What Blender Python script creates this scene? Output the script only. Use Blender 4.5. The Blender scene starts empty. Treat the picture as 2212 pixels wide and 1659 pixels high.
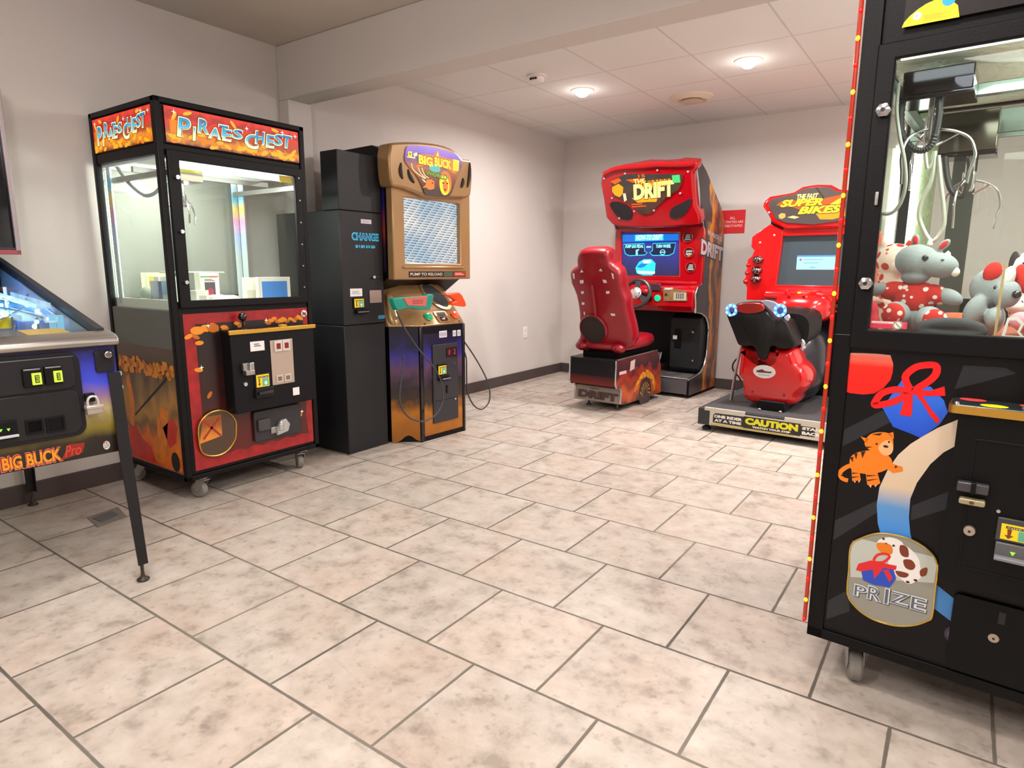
import bpy, math, random
from mathutils import Matrix, Vector
random.seed(7)
R = math.radians
PI = math.pi
SC = bpy.context.scene
COL = SC.collection

# ---------------------------------------------------------------- camera
cam_data = bpy.data.cameras.new('camera')
cam_data.sensor_width = 36.0
cam_data.lens = 22.432
cam_data.clip_start = 0.02
cam = bpy.data.objects.new('camera', cam_data)
COL.objects.link(cam)
cam.matrix_world = Matrix(((0.818880,-0.104926,0.564293,3.664255),(0.573950,0.142585,-0.806381,0.000000),(0.004151,0.984205,0.176982,1.141136),(0,0,0,1)))
SC.camera = cam
# ---------------------------------------------------------------- world, exposure
SC.view_settings.view_transform = 'Standard'
SC.view_settings.look = 'None'
SC.view_settings.exposure = 0.0
SC.view_settings.gamma = 1.0
SC.view_settings.use_curve_mapping = False
W = bpy.data.worlds.new('world')
SC.world = W
W.use_nodes = True
W.node_tree.nodes['Background'].inputs[0].default_value = (0.9, 0.88, 0.86, 1)
W.node_tree.nodes['Background'].inputs[1].default_value = 0.02
CEIL = 2.5
# ---------------------------------------------------------------- room lamps (unseen ceiling lamps and added fill lights)
def area_lamp(name, loc, size, power, col=(1.0, 0.96, 0.925), rot=(0, 0, 0), parent=None, spread=170):
    L = bpy.data.lights.new(name, 'AREA')
    L.shape = 'DISK'; L.size = size; L.energy = power; L.color = col; L.spread = R(spread)
    o = bpy.data.objects.new(name, L)
    COL.objects.link(o); o.location = loc; o.rotation_euler = rot
    if parent: o.parent = parent
    return o
for (x, y, p) in ((1.9, 0.7, 19), (3.4, 1.0, 20), (2.2, -1.2, 26), (4.6, -0.9, 32), (5.0, 1.6, 30), (4.84, 4.58, 36), (3.594, 4.58, 36)):  # last two added beyond the crane for more light on the ceiling
    area_lamp('ceiling_lamp_light', (x, y, CEIL - 0.03), 0.3, p)

def fill_point(name, loc, power, r=0.12, col=(1.0, 0.96, 0.925)):
    L = bpy.data.lights.new(name, 'POINT'); L.energy = power; L.color = col; L.shadow_soft_size = r
    o = bpy.data.objects.new(name, L); COL.objects.link(o); o.location = loc
    return o
for (x, y, z, p) in ((2.5, 0.1, 2.05, 46), (4.6, 3.4, 2.05, 72)):  # unseen point lights added to brighten walls and ceiling, no fitting there
    fill_point('fill_light', (x, y, z), p)
# ---------------------------------------------------------------- materials
def lin(h):
    if not isinstance(h, str): return tuple(h)
    h = h.lstrip('#')
    o = []
    for i in (0, 2, 4):
        c = int(h[i:i + 2], 16) / 255
        o.append(c / 12.92 if c <= 0.04045 else ((c + 0.055) / 1.055) ** 2.4)
    return tuple(o)
_MC = {}
def M(h, rough=0.5, metal=0.0, emit=0.0, coat=0.0, spec=0.5, bump=0.0, bscale=200, var=0.0, vscale=6.0, name=None):
    key = (h, rough, metal, emit, coat, spec, bump, bscale, var, vscale)
    if key in _MC: return _MC[key]
    m = bpy.data.materials.new(name or 'paint_%02d' % len(_MC))
    m.use_nodes = True
    nt = m.node_tree; b = nt.nodes['Principled BSDF']
    c = (*lin(h), 1)
    b.inputs['Base Color'].default_value = c if emit < 0.5 else (c[0] * 0.25, c[1] * 0.25, c[2] * 0.25, 1)
    b.inputs['Roughness'].default_value = rough
    b.inputs['Metallic'].default_value = metal
    b.inputs['Specular IOR Level'].default_value = spec
    b.inputs['Coat Weight'].default_value = coat
    b.inputs['Coat Roughness'].default_value = 0.08
    if emit:
        b.inputs['Emission Color'].default_value = c
        b.inputs['Emission Strength'].default_value = emit
    if var or bump:
        tc = nt.nodes.new('ShaderNodeTexCoord')
    if var:
        n = nt.nodes.new('ShaderNodeTexNoise'); n.inputs['Scale'].default_value = vscale; n.inputs['Detail'].default_value = 5
        nt.links.new(tc.outputs['Object'], n.inputs['Vector'])
        mr = nt.nodes.new('ShaderNodeMapRange')
        mr.inputs[3].default_value = 1 - var; mr.inputs[4].default_value = 1 + var
        mr.inputs[1].default_value = 0.25; mr.inputs[2].default_value = 0.75
        nt.links.new(n.outputs['Fac'], mr.inputs[0])
        mx = nt.nodes.new('ShaderNodeVectorMath'); mx.operation = 'SCALE'
        mx.inputs[0].default_value = c[:3]
        nt.links.new(mr.outputs[0], mx.inputs['Scale'])
        nt.links.new(mx.outputs[0], b.inputs['Base Color'])
        if emit: nt.links.new(mx.outputs[0], b.inputs['Emission Color'])
    if bump:
        n2 = nt.nodes.new('ShaderNodeTexNoise'); n2.inputs['Scale'].default_value = bscale; n2.inputs['Detail'].default_value = 3
        nt.links.new(tc.outputs['Object'], n2.inputs['Vector'])
        bp = nt.nodes.new('ShaderNodeBump'); bp.inputs['Strength'].default_value = bump; bp.inputs['Distance'].default_value = 0.003
        nt.links.new(n2.outputs['Fac'], bp.inputs['Height'])
        nt.links.new(bp.outputs[0], b.inputs['Normal'])
    _MC[key] = m
    return m
def ART(name, stops, axis=2, lo=0.0, hi=1.0, nscale=6.0, namt=0.25, emit=0.0, rough=0.35, detail=6.0, contrast=None, stretch=(1, 1, 1)):
    """printed artwork: a colour ramp along one local axis, broken up by noise"""
    m = bpy.data.materials.new(name); m.use_nodes = True
    nt = m.node_tree; b = nt.nodes['Principled BSDF']
    tc = nt.nodes.new('ShaderNodeTexCoord')
    sp = nt.nodes.new('ShaderNodeSeparateXYZ'); nt.links.new(tc.outputs['Object'], sp.inputs[0])
    mr = nt.nodes.new('ShaderNodeMapRange'); mr.inputs[1].default_value = lo; mr.inputs[2].default_value = hi
    nt.links.new(sp.outputs[axis], mr.inputs[0])
    mp = nt.nodes.new('ShaderNodeMapping'); mp.inputs['Scale'].default_value = stretch
    nt.links.new(tc.outputs['Object'], mp.inputs['Vector'])
    n = nt.nodes.new('ShaderNodeTexNoise'); n.inputs['Scale'].default_value = nscale; n.inputs['Detail'].default_value = detail
    nt.links.new(mp.outputs[0], n.inputs['Vector'])
    ma = nt.nodes.new('ShaderNodeMath'); ma.operation = 'MULTIPLY_ADD'
    ma.inputs[1].default_value = namt * 2; ma.inputs[2].default_value = -namt
    nt.links.new(n.outputs['Fac'], ma.inputs[0])
    ad = nt.nodes.new('ShaderNodeMath'); ad.operation = 'ADD'; ad.use_clamp = True
    nt.links.new(mr.outputs[0], ad.inputs[0]); nt.links.new(ma.outputs[0], ad.inputs[1])
    cr = nt.nodes.new('ShaderNodeValToRGB')
    el = cr.color_ramp.elements
    while len(el) < len(stops): el.new(0.5)
    for e, (p, h) in zip(el, stops):
        e.position = p
    for e, (p, h) in zip(el, stops):
        e.color = (*lin(h), 1)
    nt.links.new(ad.outputs[0], cr.inputs[0])
    if emit < 0.5: nt.links.new(cr.outputs[0], b.inputs['Base Color'])
    else: b.inputs['Base Color'].default_value = (0.02, 0.02, 0.02, 1)
    b.inputs['Roughness'].default_value = rough
    if emit:
        nt.links.new(cr.outputs[0], b.inputs['Emission Color']); b.inputs['Emission Strength'].default_value = emit
    return m
def GLASS(name, tint=(1, 1, 1), refl=0.08):
    m = bpy.data.materials.new(name); m.use_nodes = True
    nt = m.node_tree
    for n in list(nt.nodes): nt.nodes.remove(n)
    out = nt.nodes.new('ShaderNodeOutputMaterial')
    tr = nt.nodes.new('ShaderNodeBsdfTransparent'); tr.inputs[0].default_value = (*tint, 1)
    gl = nt.nodes.new('ShaderNodeBsdfGlossy'); gl.inputs['Roughness'].default_value = 0.02
    lw = nt.nodes.new('ShaderNodeLayerWeight'); lw.inputs[0].default_value = 0.5
    pw = nt.nodes.new('ShaderNodeMath'); pw.operation = 'POWER'; pw.inputs[1].default_value = 5.0
    nt.links.new(lw.outputs['Facing'], pw.inputs[0])
    mu = nt.nodes.new('ShaderNodeMath'); mu.operation = 'MULTIPLY_ADD'; mu.inputs[1].default_value = 0.5; mu.inputs[2].default_value = refl * 0.5
    mu.use_clamp = True
    nt.links.new(pw.outputs[0], mu.inputs[0])
    mx = nt.nodes.new('ShaderNodeMixShader')
    nt.links.new(mu.outputs[0], mx.inputs[0]); nt.links.new(tr.outputs[0], mx.inputs[1]); nt.links.new(gl.outputs[0], mx.inputs[2])
    nt.links.new(mx.outputs[0], out.inputs[0])
    return m

# ---------------------------------------------------------------- mesh helpers
_TX = {}
def glyphs(s, bold, shear):
    k = (s, bold, shear)
    if k in _TX: return _TX[k]
    cu = bpy.data.curves.new('lettering', 'FONT'); cu.body = s; cu.size = 1.0; cu.offset = bold; cu.shear = shear; cu.resolution_u = 3
    ob = bpy.data.objects.new('lettering', cu); COL.objects.link(ob)
    dg = bpy.context.evaluated_depsgraph_get(); dg.update()
    me = bpy.data.meshes.new_from_object(ob.evaluated_get(dg))
    v = [(p.co.x, p.co.y) for p in me.vertices]; f = [tuple(p.vertices) for p in me.polygons]
    bpy.data.objects.remove(ob); bpy.data.curves.remove(cu); bpy.data.meshes.remove(me)
    _TX[k] = (v, f)
    return v, f
def P3(ax, a, b, c):
    return (a, c, b) if ax == 'd' else ((c, a, b) if ax == 'u' else (a, b, c))
class MB:
    """collects shapes for ONE mesh; u = right, d = depth away from the viewer, z = up"""
    def __init__(s):
        s.v = []; s.f = []; s.m = []; s.mats = []; s.X = None
    def mi(s, m):
        if m not in s.mats: s.mats.append(m)
        return s.mats.index(m)
    def add(s, vs, fs, m):
        o = len(s.v)
        s.v += [tuple(s.X @ Vector(p)) for p in vs] if s.X else [tuple(p) for p in vs]
        i = s.mi(m)
        for f in fs: s.f.append(tuple(o + k for k in f)); s.m.append(i)
        return s
    def box(s, u0, u1, d0, d1, z0, z1, m):
        vs = [(u, d, z) for z in (z0, z1) for d in (d0, d1) for u in (u0, u1)]
        return s.add(vs, [(0, 2, 3, 1), (4, 5, 7, 6), (0, 1, 5, 4), (2, 6, 7, 3), (0, 4, 6, 2), (1, 3, 7, 5)], m)
    def prism(s, poly, c0, c1, m, ax='d', m2=None):
        n = len(poly)
        vs = [P3(ax, a, b, c0) for a, b in poly] + [P3(ax, a, b, c1) for a, b in poly]
        s.add(vs, [tuple(range(n)), tuple(range(2 * n - 1, n - 1, -1))], m)
        o = len(s.v) - 2 * n; i = s.mi(m2 or m)
        for k in range(n):
            s.f.append((o + k, o + n + k, o + n + (k + 1) % n, o + (k + 1) % n)); s.m.append(i)
        return s
    def frame(s, outer, inner, c0, c1, m, ax='d'):
        """two outlines with the same number of corners, extruded between c0 and c1"""
        n = len(outer)
        vs = [P3(ax, a, b, c) for c in (c0, c1) for L in (outer, inner) for a, b in L]
        fs = []
        for k in range(n):
            j = (k + 1) % n
            fs += [(k, j, n + j, n + k), (2 * n + k, 3 * n + k, 3 * n + j, 2 * n + j), (k, 2 * n + k, 2 * n + j, j), (n + k, n + j, 3 * n + j, 3 * n + k)]
        return s.add(vs, fs, m)
    def flat(s, poly, c, m, ax='d'):
        return s.add([P3(ax, a, b, c) for a, b in poly], [tuple(range(len(poly)))], m)
    def ell(s, ca, cb, ra, rb, c, m, ax='d', n=24, rot=0, a0=0, a1=360):
        q = []
        full = (a1 - a0) >= 360
        for k in range(n if full else n + 1):
            t = R(a0 + (a1 - a0) * k / n); x, y = ra * math.cos(t), rb * math.sin(t)
            q.append((ca + x * math.cos(R(rot)) - y * math.sin(R(rot)), cb + x * math.sin(R(rot)) + y * math.cos(R(rot))))
        return s.flat(q, c, m, ax)
    def ring(s, pts, w, c, m, ax='d', closed=True):
        """flat outline stroke of width w along a 2D path"""
        n = len(pts); L = []; Rr = []
        for k in range(n):
            a = pts[(k - 1) % n] if (closed or k > 0) else pts[k]; b = pts[(k + 1) % n] if (closed or k < n - 1) else pts[k]
            dx, dy = b[0] - a[0], b[1] - a[1]; l = math.hypot(dx, dy) or 1
            L.append((pts[k][0] - dy / l * w / 2, pts[k][1] + dx / l * w / 2)); Rr.append((pts[k][0] + dy / l * w / 2, pts[k][1] - dx / l * w / 2))
        vs = [P3(ax, a, b, c) for a, b in L + Rr]
        return s.add(vs, [(k, (k + 1) % n, n + (k + 1) % n, n + k) for k in range(n if closed else n - 1)], m)
    def tube(s, path, r, m, n=8, closed=False, rr=None):
        P = [Vector(p) for p in path]; N = len(P); vs = []; prev = None
        for k in range(N):
            a = P[(k - 1) % N] if (closed or k > 0) else P[k]; b = P[(k + 1) % N] if (closed or k < N - 1) else P[k]
            t = (b - a).normalized()
            if prev is None:
                h = Vector((0, 0, 1)) if abs(t.z) < 0.9 else Vector((1, 0, 0)); e = t.cross(h).normalized()
            else:
                e = (prev - t * prev.dot(t)); e = e.normalized() if e.length > 1e-6 else t.orthogonal().normalized()
            prev = e; g = t.cross(e); q = rr[k] if rr else r
            for j in range(n):
                w = 2 * PI * j / n; vs.append(tuple(P[k] + e * (q * math.cos(w)) + g * (q * math.sin(w))))
        fs = []
        for k in range(N if closed else N - 1):
            for j in range(n):
                a = k * n + j; b = k * n + (j + 1) % n; c = ((k + 1) % N) * n + (j + 1) % n; d = ((k + 1) % N) * n + j
                fs.append((a, b, c, d))
        if not closed: fs += [tuple(range(n - 1, -1, -1)), tuple(range((N - 1) * n, N * n))]
        return s.add(vs, fs, m)
    def lathe(s, prof, c, m, ax='z', n=24, ecc=1.0):
        """profile [(radius, height)] turned about axis ax through c"""
        vs = []; N = len(prof)
        for r, h in prof:
            for j in range(n):
                t = 2 * PI * j / n; x, y = r * math.cos(t), r * math.sin(t) * ecc
                p = (x, y, h) if ax == 'z' else ((x, h, y) if ax == 'd' else (h, x, y))
                vs.append((c[0] + p[0], c[1] + p[1], c[2] + p[2]))
        fs = [(k * n + j, k * n + (j + 1) % n, (k + 1) * n + (j + 1) % n, (k + 1) * n + j) for k in range(N - 1) for j in range(n)]
        if prof[0][0] > 1e-5: fs.append(tuple(range(n - 1, -1, -1)))
        if prof[-1][0] > 1e-5: fs.append(tuple(range((N - 1) * n, N * n)))
        return s.add(vs, fs, m)
    def sph(s, c, r, m, nu=16, nv=10, rot=None, pw=1.0):
        if not isinstance(r, (tuple, list)): r = (r, r, r)
        vs = []; fs = []
        Q = rot.to_matrix() if rot is not None and hasattr(rot, 'to_matrix') else rot
        for i in range(nv + 1):
            f = PI * i / nv
            for j in range(nu):
                t = 2 * PI * j / nu
                p = Vector((math.sin(f) * math.cos(t) * r[0], math.sin(f) * math.sin(t) * r[1], math.cos(f) * r[2]))
                if Q is not None: p = Q @ p
                vs.append((c[0] + p.x, c[1] + p.y, c[2] + p.z))
        for i in range(nv):
            for j in range(nu): fs.append((i * nu + j, (i + 1) * nu + j, (i + 1) * nu + (j + 1) % nu, i * nu + (j + 1) % nu))
        return s.add(vs, fs, m)
    def loft(s, secs, m, closed=True, cap=True):
        """list of 3D loops with equal vertex counts"""
        n = len(secs[0]); vs = [p for q in secs for p in q]; fs = []
        for k in range(len(secs) - 1):
            for j in range(n if closed else n - 1): fs.append((k * n + j, k * n + (j + 1) % n, (k + 1) * n + (j + 1) % n, (k + 1) * n + j))
        if cap and closed: fs += [tuple(range(n - 1, -1, -1)), tuple(range((len(secs) - 1) * n, len(secs) * n))]
        return s.add(vs, fs, m)
    def text(s, t, bx, c, m, ax='d', bold=0.0, shear=0.0, rise=0.0, grow=0.0):
        """lettering t fitted to the box bx = (a0, b0, a1, b1); rise lifts the right end, grow widens the box on all sides"""
        v, f = glyphs(t, bold, shear)
        if not v: return s
        a0, b0, a1, b1 = bx; sa = 1 if a1 >= a0 else -1
        a0 -= sa * grow; a1 += sa * grow; b0 -= grow; b1 += grow
        x0 = min(p[0] for p in v); x1 = max(p[0] for p in v); y0 = min(p[1] for p in v); y1 = max(p[1] for p in v)
        q = [P3(ax, a0 + (a1 - a0) * (x - x0) / (x1 - x0), b0 + (b1 - b0) * (y - y0) / ((y1 - y0) or 1) + rise * (x - x0) / (x1 - x0), c) for x, y in v]
        return s.add(q, f, m)
    def bars(s, bx, n, c, m, ax='d'):
        """n thin lines of print too small to read"""
        h = (bx[3] - bx[1]) / n
        for k in range(n): s.flat(rect(bx[0], bx[1] + h * (k + 0.25), bx[2] - (bx[2] - bx[0]) * 0.12 * ((k * 2) % 3), bx[1] + h * (k + 0.7)), c, m, ax)
        return s
    def build(s, name, parent=None, bevel=0.0, seg=2, sub=0, ang=35, label=None, flatshade=False):
        me = bpy.data.meshes.new(name)
        me.from_pydata(s.v, [], s.f)
        for m in s.mats: me.materials.append(m)
        me.polygons.foreach_set('material_index', s.m)
        if not flatshade:
            me.polygons.foreach_set('use_smooth', [True] * len(s.f))
            me.set_sharp_from_angle(angle=R(ang))
        me.update()
        o = bpy.data.objects.new(name, me); COL.objects.link(o)
        if parent: o.parent = parent
        if bevel:
            b = o.modifiers.new('bevel', 'BEVEL'); b.width = bevel; b.segments = seg; b.limit_method = 'ANGLE'; b.angle_limit = R(40); b.harden_normals = False
        if sub:
            b = o.modifiers.new('subdivision', 'SUBSURF'); b.levels = sub; b.render_levels = sub
        if label: o['label'] = label
        return o
def tilt(d0, z0, deg, u0=0.0):
    """plane whose top leans back by deg"""
    return Matrix.Translation((u0, d0, z0)) @ Matrix.Rotation(-R(deg), 4, 'X')
def rect(a0, b0, a1, b1): return [(a0, b0), (a1, b0), (a1, b1), (a0, b1)]
def rrect(a0, b0, a1, b1, r, n=5):
    o = []
    for cx, cy, t0 in ((a1 - r, b0 + r, -90), (a1 - r, b1 - r, 0), (a0 + r, b1 - r, 90), (a0 + r, b0 + r, 180)):
        for k in range(n + 1):
            t = R(t0 + 90 * k / n); o.append((cx + r * math.cos(t), cy + r * math.sin(t)))
    return o
def spline(pts, n=6, closed=False):
    """Catmull-Rom through 2D or 3D points"""
    o = []; N = len(pts); D = len(pts[0])
    for k in range(N if closed else N - 1):
        g = lambda i: pts[i % N] if closed else pts[max(0, min(N - 1, i))]
        a, b, c, d = g(k - 1), g(k), g(k + 1), g(k + 2)
        for j in range(n):
            t = j / n
            o.append(tuple(0.5 * (2 * b[i] + (c[i] - a[i]) * t + (2 * a[i] - 5 * b[i] + 4 * c[i] - d[i]) * t * t + (3 * b[i] - a[i] - 3 * c[i] + d[i]) * t ** 3) for i in range(D)))
    if not closed: o.append(tuple(pts[-1]))
    return o
def thing(name, label, cat, loc=(0, 0, 0), rz=0, group=None):
    o = bpy.data.objects.new(name, None); COL.objects.link(o)
    o.empty_display_size = 0.1
    o.location = loc; o.rotation_euler = (0, 0, R(rz)); o['label'] = label; o['category'] = cat
    if group: o['group'] = group
    return o
def tag(o, label, cat, group=None):
    o['label'] = label; o['category'] = cat
    if group: o['group'] = group
    return o
def struct(mb, name, bevel=0, **k):
    o = mb.build(name, None, bevel, **k); o['kind'] = 'structure'
    return o
def part(name, parent, fn, bevel=0, **k):
    mb = MB(); fn(mb); return mb.build(name, parent, bevel, **k)
def offs(q, r):
    """shrink a closed 2D outline by r along its normals"""
    n = len(q); A = sum(q[k][0] * q[(k + 1) % n][1] - q[(k + 1) % n][0] * q[k][1] for k in range(n)); sg = 1 if A > 0 else -1
    o = []
    for k in range(n):
        a, c = q[(k - 2) % n], q[(k + 2) % n]; dx, dy = c[0] - a[0], c[1] - a[1]; l = math.hypot(dx, dy) or 1
        o.append((q[k][0] - sg * dy / l * r, q[k][1] + sg * dx / l * r))
    return o
def dup_tree(root, loc, rz=None, label=None):
    r = root.copy(); COL.objects.link(r); r.location = loc
    if rz is not None: r.rotation_euler = (0, 0, R(rz))
    if label: r['label'] = label
    for ch in list(root.children):
        c = ch.copy(); COL.objects.link(c); c.parent = r
        for g in list(ch.children):
            e = g.copy(); COL.objects.link(e); e.parent = c
    return r
BLACK = M('#0c0b0e', 0.5, spec=0.2); BLACKG = M('#0b0a0e', 0.2, coat=0.3); DARK = M('#17161b', 0.5, spec=0.25); RUBBER = M('#1b1a1b', 0.75)
CHROME = M('#c9c9cc', 0.18, 1.0); STEEL = M('#a9a6a3', 0.35, 0.9); WHITE = M('#e6e2e0', 0.45); GOLD = M('#d8a94a', 0.25, 0.9)
GREY = M('#6f6f72', 0.5); NYLON = M('#8b8680', 0.5)

# ================================================================ the room
XR, YB, YN = 5.9, 6.205, -2.6
def floor_mat():
    m = bpy.data.materials.new('floor_tile'); m.use_nodes = True
    nt = m.node_tree; b = nt.nodes['Principled BSDF']; nw = nt.nodes.new; lk = nt.links.new
    def mth(op, a, c=None, k=None):
        n = nw('ShaderNodeMath'); n.operation = op
        for i, x in enumerate((a, c, k)):
            if x is None: continue
            if isinstance(x, (int, float)): n.inputs[i].default_value = x
            else: lk(x, n.inputs[i])
        return n.outputs[0]
    tc = nw('ShaderNodeTexCoord'); sp = nw('ShaderNodeSeparateXYZ'); lk(tc.outputs['Object'], sp.inputs[0])
    T = 0.405
    v = mth('DIVIDE', mth('SUBTRACT', sp.outputs[1], 0.520), T)
    row = mth('FLOOR', v)
    u = mth('SUBTRACT', mth('DIVIDE', mth('SUBTRACT', sp.outputs[0], 2.0749), T), mth('MULTIPLY_ADD', row, 0.530, 0.773))
    fu = mth('FRACT', u); fv = mth('FRACT', v)
    du = mth('MINIMUM', fu, mth('SUBTRACT', 1.0, fu)); dv = mth('MINIMUM', fv, mth('SUBTRACT', 1.0, fv))
    nz = nw('ShaderNodeTexNoise'); nz.inputs['Scale'].default_value = 18; nz.inputs['Detail'].default_value = 4; lk(tc.outputs['Object'], nz.inputs['Vector'])
    dm = mth('ADD', mth('MINIMUM', du, dv), mth('MULTIPLY_ADD', nz.outputs['Fac'], 0.008, -0.004))
    gm = nw('ShaderNodeMapRange'); gm.interpolation_type = 'SMOOTHSTEP'
    gm.inputs[1].default_value = 0.0075; gm.inputs[2].default_value = 0.0135; lk(dm, gm.inputs[0])     # 0 grout .. 1 tile
    cid = nw('ShaderNodeCombineXYZ'); lk(mth('FLOOR', u), cid.inputs[0]); lk(row, cid.inputs[1])
    wn = nw('ShaderNodeTexWhiteNoise'); wn.noise_dimensions = '2D'; lk(cid.outputs[0], wn.inputs['Vector'])
    off = nw('ShaderNodeVectorMath'); off.operation = 'SCALE'; lk(wn.outputs['Color'], off.inputs[0]); off.inputs['Scale'].default_value = 40
    ad = nw('ShaderNodeVectorMath'); lk(tc.outputs['Object'], ad.inputs[0]); lk(off.outputs[0], ad.inputs[1])
    n1 = nw('ShaderNodeTexNoise'); n1.inputs['Scale'].default_value = 11; n1.inputs['Detail'].default_value = 8; n1.inputs['Roughness'].default_value = 0.62; lk(ad.outputs[0], n1.inputs['Vector'])
    cr = nw('ShaderNodeValToRGB'); e = cr.color_ramp.elements
    for k in range(2): e.new(0.5)
    for q, (p, h) in zip(e, ((0.32, '#968a80'), (0.45, '#afa398'), (0.56, '#b8aca2'), (0.72, '#c2b7ad'))): q.position = p; q.color = (*lin(h), 1)
    lk(n1.outputs['Fac'], cr.inputs[0])
    n2 = nw('ShaderNodeTexNoise'); n2.inputs['Scale'].default_value = 2.2; n2.inputs['Detail'].default_value = 3; lk(ad.outputs[0], n2.inputs['Vector'])
    pk = nw('ShaderNodeMix'); pk.data_type = 'RGBA'; pk.blend_type = 'MULTIPLY'
    r2 = nw('ShaderNodeMapRange'); r2.inputs[1].default_value = 0.45; r2.inputs[2].default_value = 0.7; lk(n2.outputs['Fac'], r2.inputs[0]); lk(r2.outputs[0], pk.inputs[0])
    lk(cr.outputs[0], pk.inputs[6]); pk.inputs[7].default_value = (1.0, 0.93, 0.90, 1)
    n3 = nw('ShaderNodeTexNoise'); n3.inputs['Scale'].default_value = 34; n3.inputs['Detail'].default_value = 5; lk(ad.outputs[0], n3.inputs['Vector'])
    r3 = nw('ShaderNodeMapRange'); r3.inputs[1].default_value = 0.30; r3.inputs[2].default_value = 0.42; r3.inputs[3].default_value = 0.78; r3.inputs[4].default_value = 1.0; lk(n3.outputs['Fac'], r3.inputs[0])
    tv = mth('MULTIPLY', r3.outputs[0], mth('MULTIPLY_ADD', wn.outputs['Value'], 0.1, 0.95))
    vs = nw('ShaderNodeVectorMath'); vs.operation = 'SCALE'; lk(pk.outputs[2], vs.inputs[0]); lk(tv, vs.inputs['Scale'])
    # joints: some filled pale, most dark
    n4 = nw('ShaderNodeTexNoise'); n4.inputs['Scale'].default_value = 1.3; lk(tc.outputs['Object'], n4.inputs['Vector'])
    g = nw('ShaderNodeMix'); g.data_type = 'RGBA'; r4 = nw('ShaderNodeMapRange'); r4.inputs[1].default_value = 0.35; r4.inputs[2].default_value = 0.7; lk(n4.outputs['Fac'], r4.inputs[0]); lk(r4.outputs[0], g.inputs[0])
    g.inputs[6].default_value = (*lin('#575048'), 1); g.inputs[7].default_value = (*lin('#80776c'), 1)
    fx = nw('ShaderNodeMix'); fx.data_type = 'RGBA'; lk(gm.outputs[0], fx.inputs[0]); lk(g.outputs[2], fx.inputs[6]); lk(vs.outputs[0], fx.inputs[7])
    lk(fx.outputs[2], b.inputs['Base Color'])
    b.inputs['Specular IOR Level'].default_value = 0.35
    rr = nw('ShaderNodeMapRange'); rr.inputs[3].default_value = 0.75; rr.inputs[4].default_value = 0.42; lk(gm.outputs[0], rr.inputs[0]); lk(rr.outputs[0], b.inputs['Roughness'])
    bp = nw('ShaderNodeBump'); bp.inputs['Strength'].default_value = 0.5; bp.inputs['Distance'].default_value = 0.003
    lk(mth('ADD', gm.outputs[0], mth('MULTIPLY', n1.outputs['Fac'], 0.25)), bp.inputs['Height']); lk(bp.outputs[0], b.inputs['Normal'])
    return m
def grid_ceiling_mat():
    m = bpy.data.materials.new('ceiling_tile'); m.use_nodes = True
    nt = m.node_tree; b = nt.nodes['Principled BSDF']; nw = nt.nodes.new; lk = nt.links.new
    def mth(op, a, c=None, k=None):
        n = nw('ShaderNodeMath'); n.operation = op
        for i, x in enumerate((a, c, k)):
            if x is None: continue
            if isinstance(x, (int, float)): n.inputs[i].default_value = x
            else: lk(x, n.inputs[i])
        return n.outputs[0]
    tc = nw('ShaderNodeTexCoord'); sp = nw('ShaderNodeSeparateXYZ'); lk(tc.outputs['Object'], sp.inputs[0])
    fu = mth('FRACT', mth('DIVIDE', mth('SUBTRACT', sp.outputs[0], 2.075), 0.61)); fv = mth('FRACT', mth('DIVIDE', mth('SUBTRACT', sp.outputs[1], 4.268), 0.61))
    d = mth('MINIMUM', mth('MINIMUM', fu, mth('SUBTRACT', 1.0, fu)), mth('MINIMUM', fv, mth('SUBTRACT', 1.0, fv)))
    mr = nw('ShaderNodeMapRange'); mr.inputs[1].default_value = 0.007; mr.inputs[2].default_value = 0.014; lk(d, mr.inputs[0])
    n = nw('ShaderNodeTexNoise'); n.inputs['Scale'].default_value = 90; n.inputs['Detail'].default_value = 3; lk(tc.outputs['Object'], n.inputs['Vector'])
    mx = nw('ShaderNodeMix'); mx.data_type = 'RGBA'; lk(mr.outputs[0], mx.inputs[0])
    mx.inputs[6].default_value = (*lin('#c9c5c0'), 1); mx.inputs[7].default_value = (*lin('#dedcd8'), 1)
    lk(mx.outputs[2], b.inputs['Base Color']); b.inputs['Roughness'].default_value = 0.9
    bp = nw('ShaderNodeBump'); bp.inputs['Strength'].default_value = 0.35; bp.inputs['Distance'].default_value = 0.003
    lk(mth('ADD', mth('MULTIPLY', mr.outputs[0], -1.0), mth('MULTIPLY', n.outputs['Fac'], 0.6)), bp.inputs['Height']); lk(bp.outputs[0], b.inputs['Normal'])
    return m
WALL = M('#cdc5c0', 0.75, bump=0.25, bscale=160, var=0.015, vscale=3, name='wall_paint')
NEARCEIL = M('#c6bcb0', 0.85, bump=0.3, bscale=120, name='ceiling_paint')
struct(MB().box(-0.15, XR + 0.15, YN - 0.15, YB + 0.15, -0.12, 0.0, floor_mat()), 'floor')
cm = MB(); cm.box(-0.15, XR + 0.15, 2.72, YB + 0.15, CEIL, CEIL + 0.12, grid_ceiling_mat()); cm.box(-0.15, XR + 0.15, YN - 0.15, 2.72, CEIL, CEIL + 0.12, NEARCEIL)
struct(cm, 'ceiling')
struct(MB().box(-0.15, 0.0, YN - 0.15, YB + 0.15, 0, CEIL, WALL), 'wall_left')
struct(MB().box(0.0, XR, YB, YB + 0.15, 0, CEIL, WALL), 'wall_back')
struct(MB().box(XR, XR + 0.15, YN - 0.15, YB + 0.15, 0, CEIL, WALL), 'wall_right')
struct(MB().box(0.0, XR, YN - 0.15, YN, 0, CEIL, WALL), 'wall_front')
tr = MB(); tr.box(0.0, XR, 2.655, 2.83, 2.18, CEIL, WALL); tr.box(0.0, 0.096, 2.655, 2.83, 0, 2.18, WALL)
struct(tr, 'trim_1', bevel=0.006)
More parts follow.
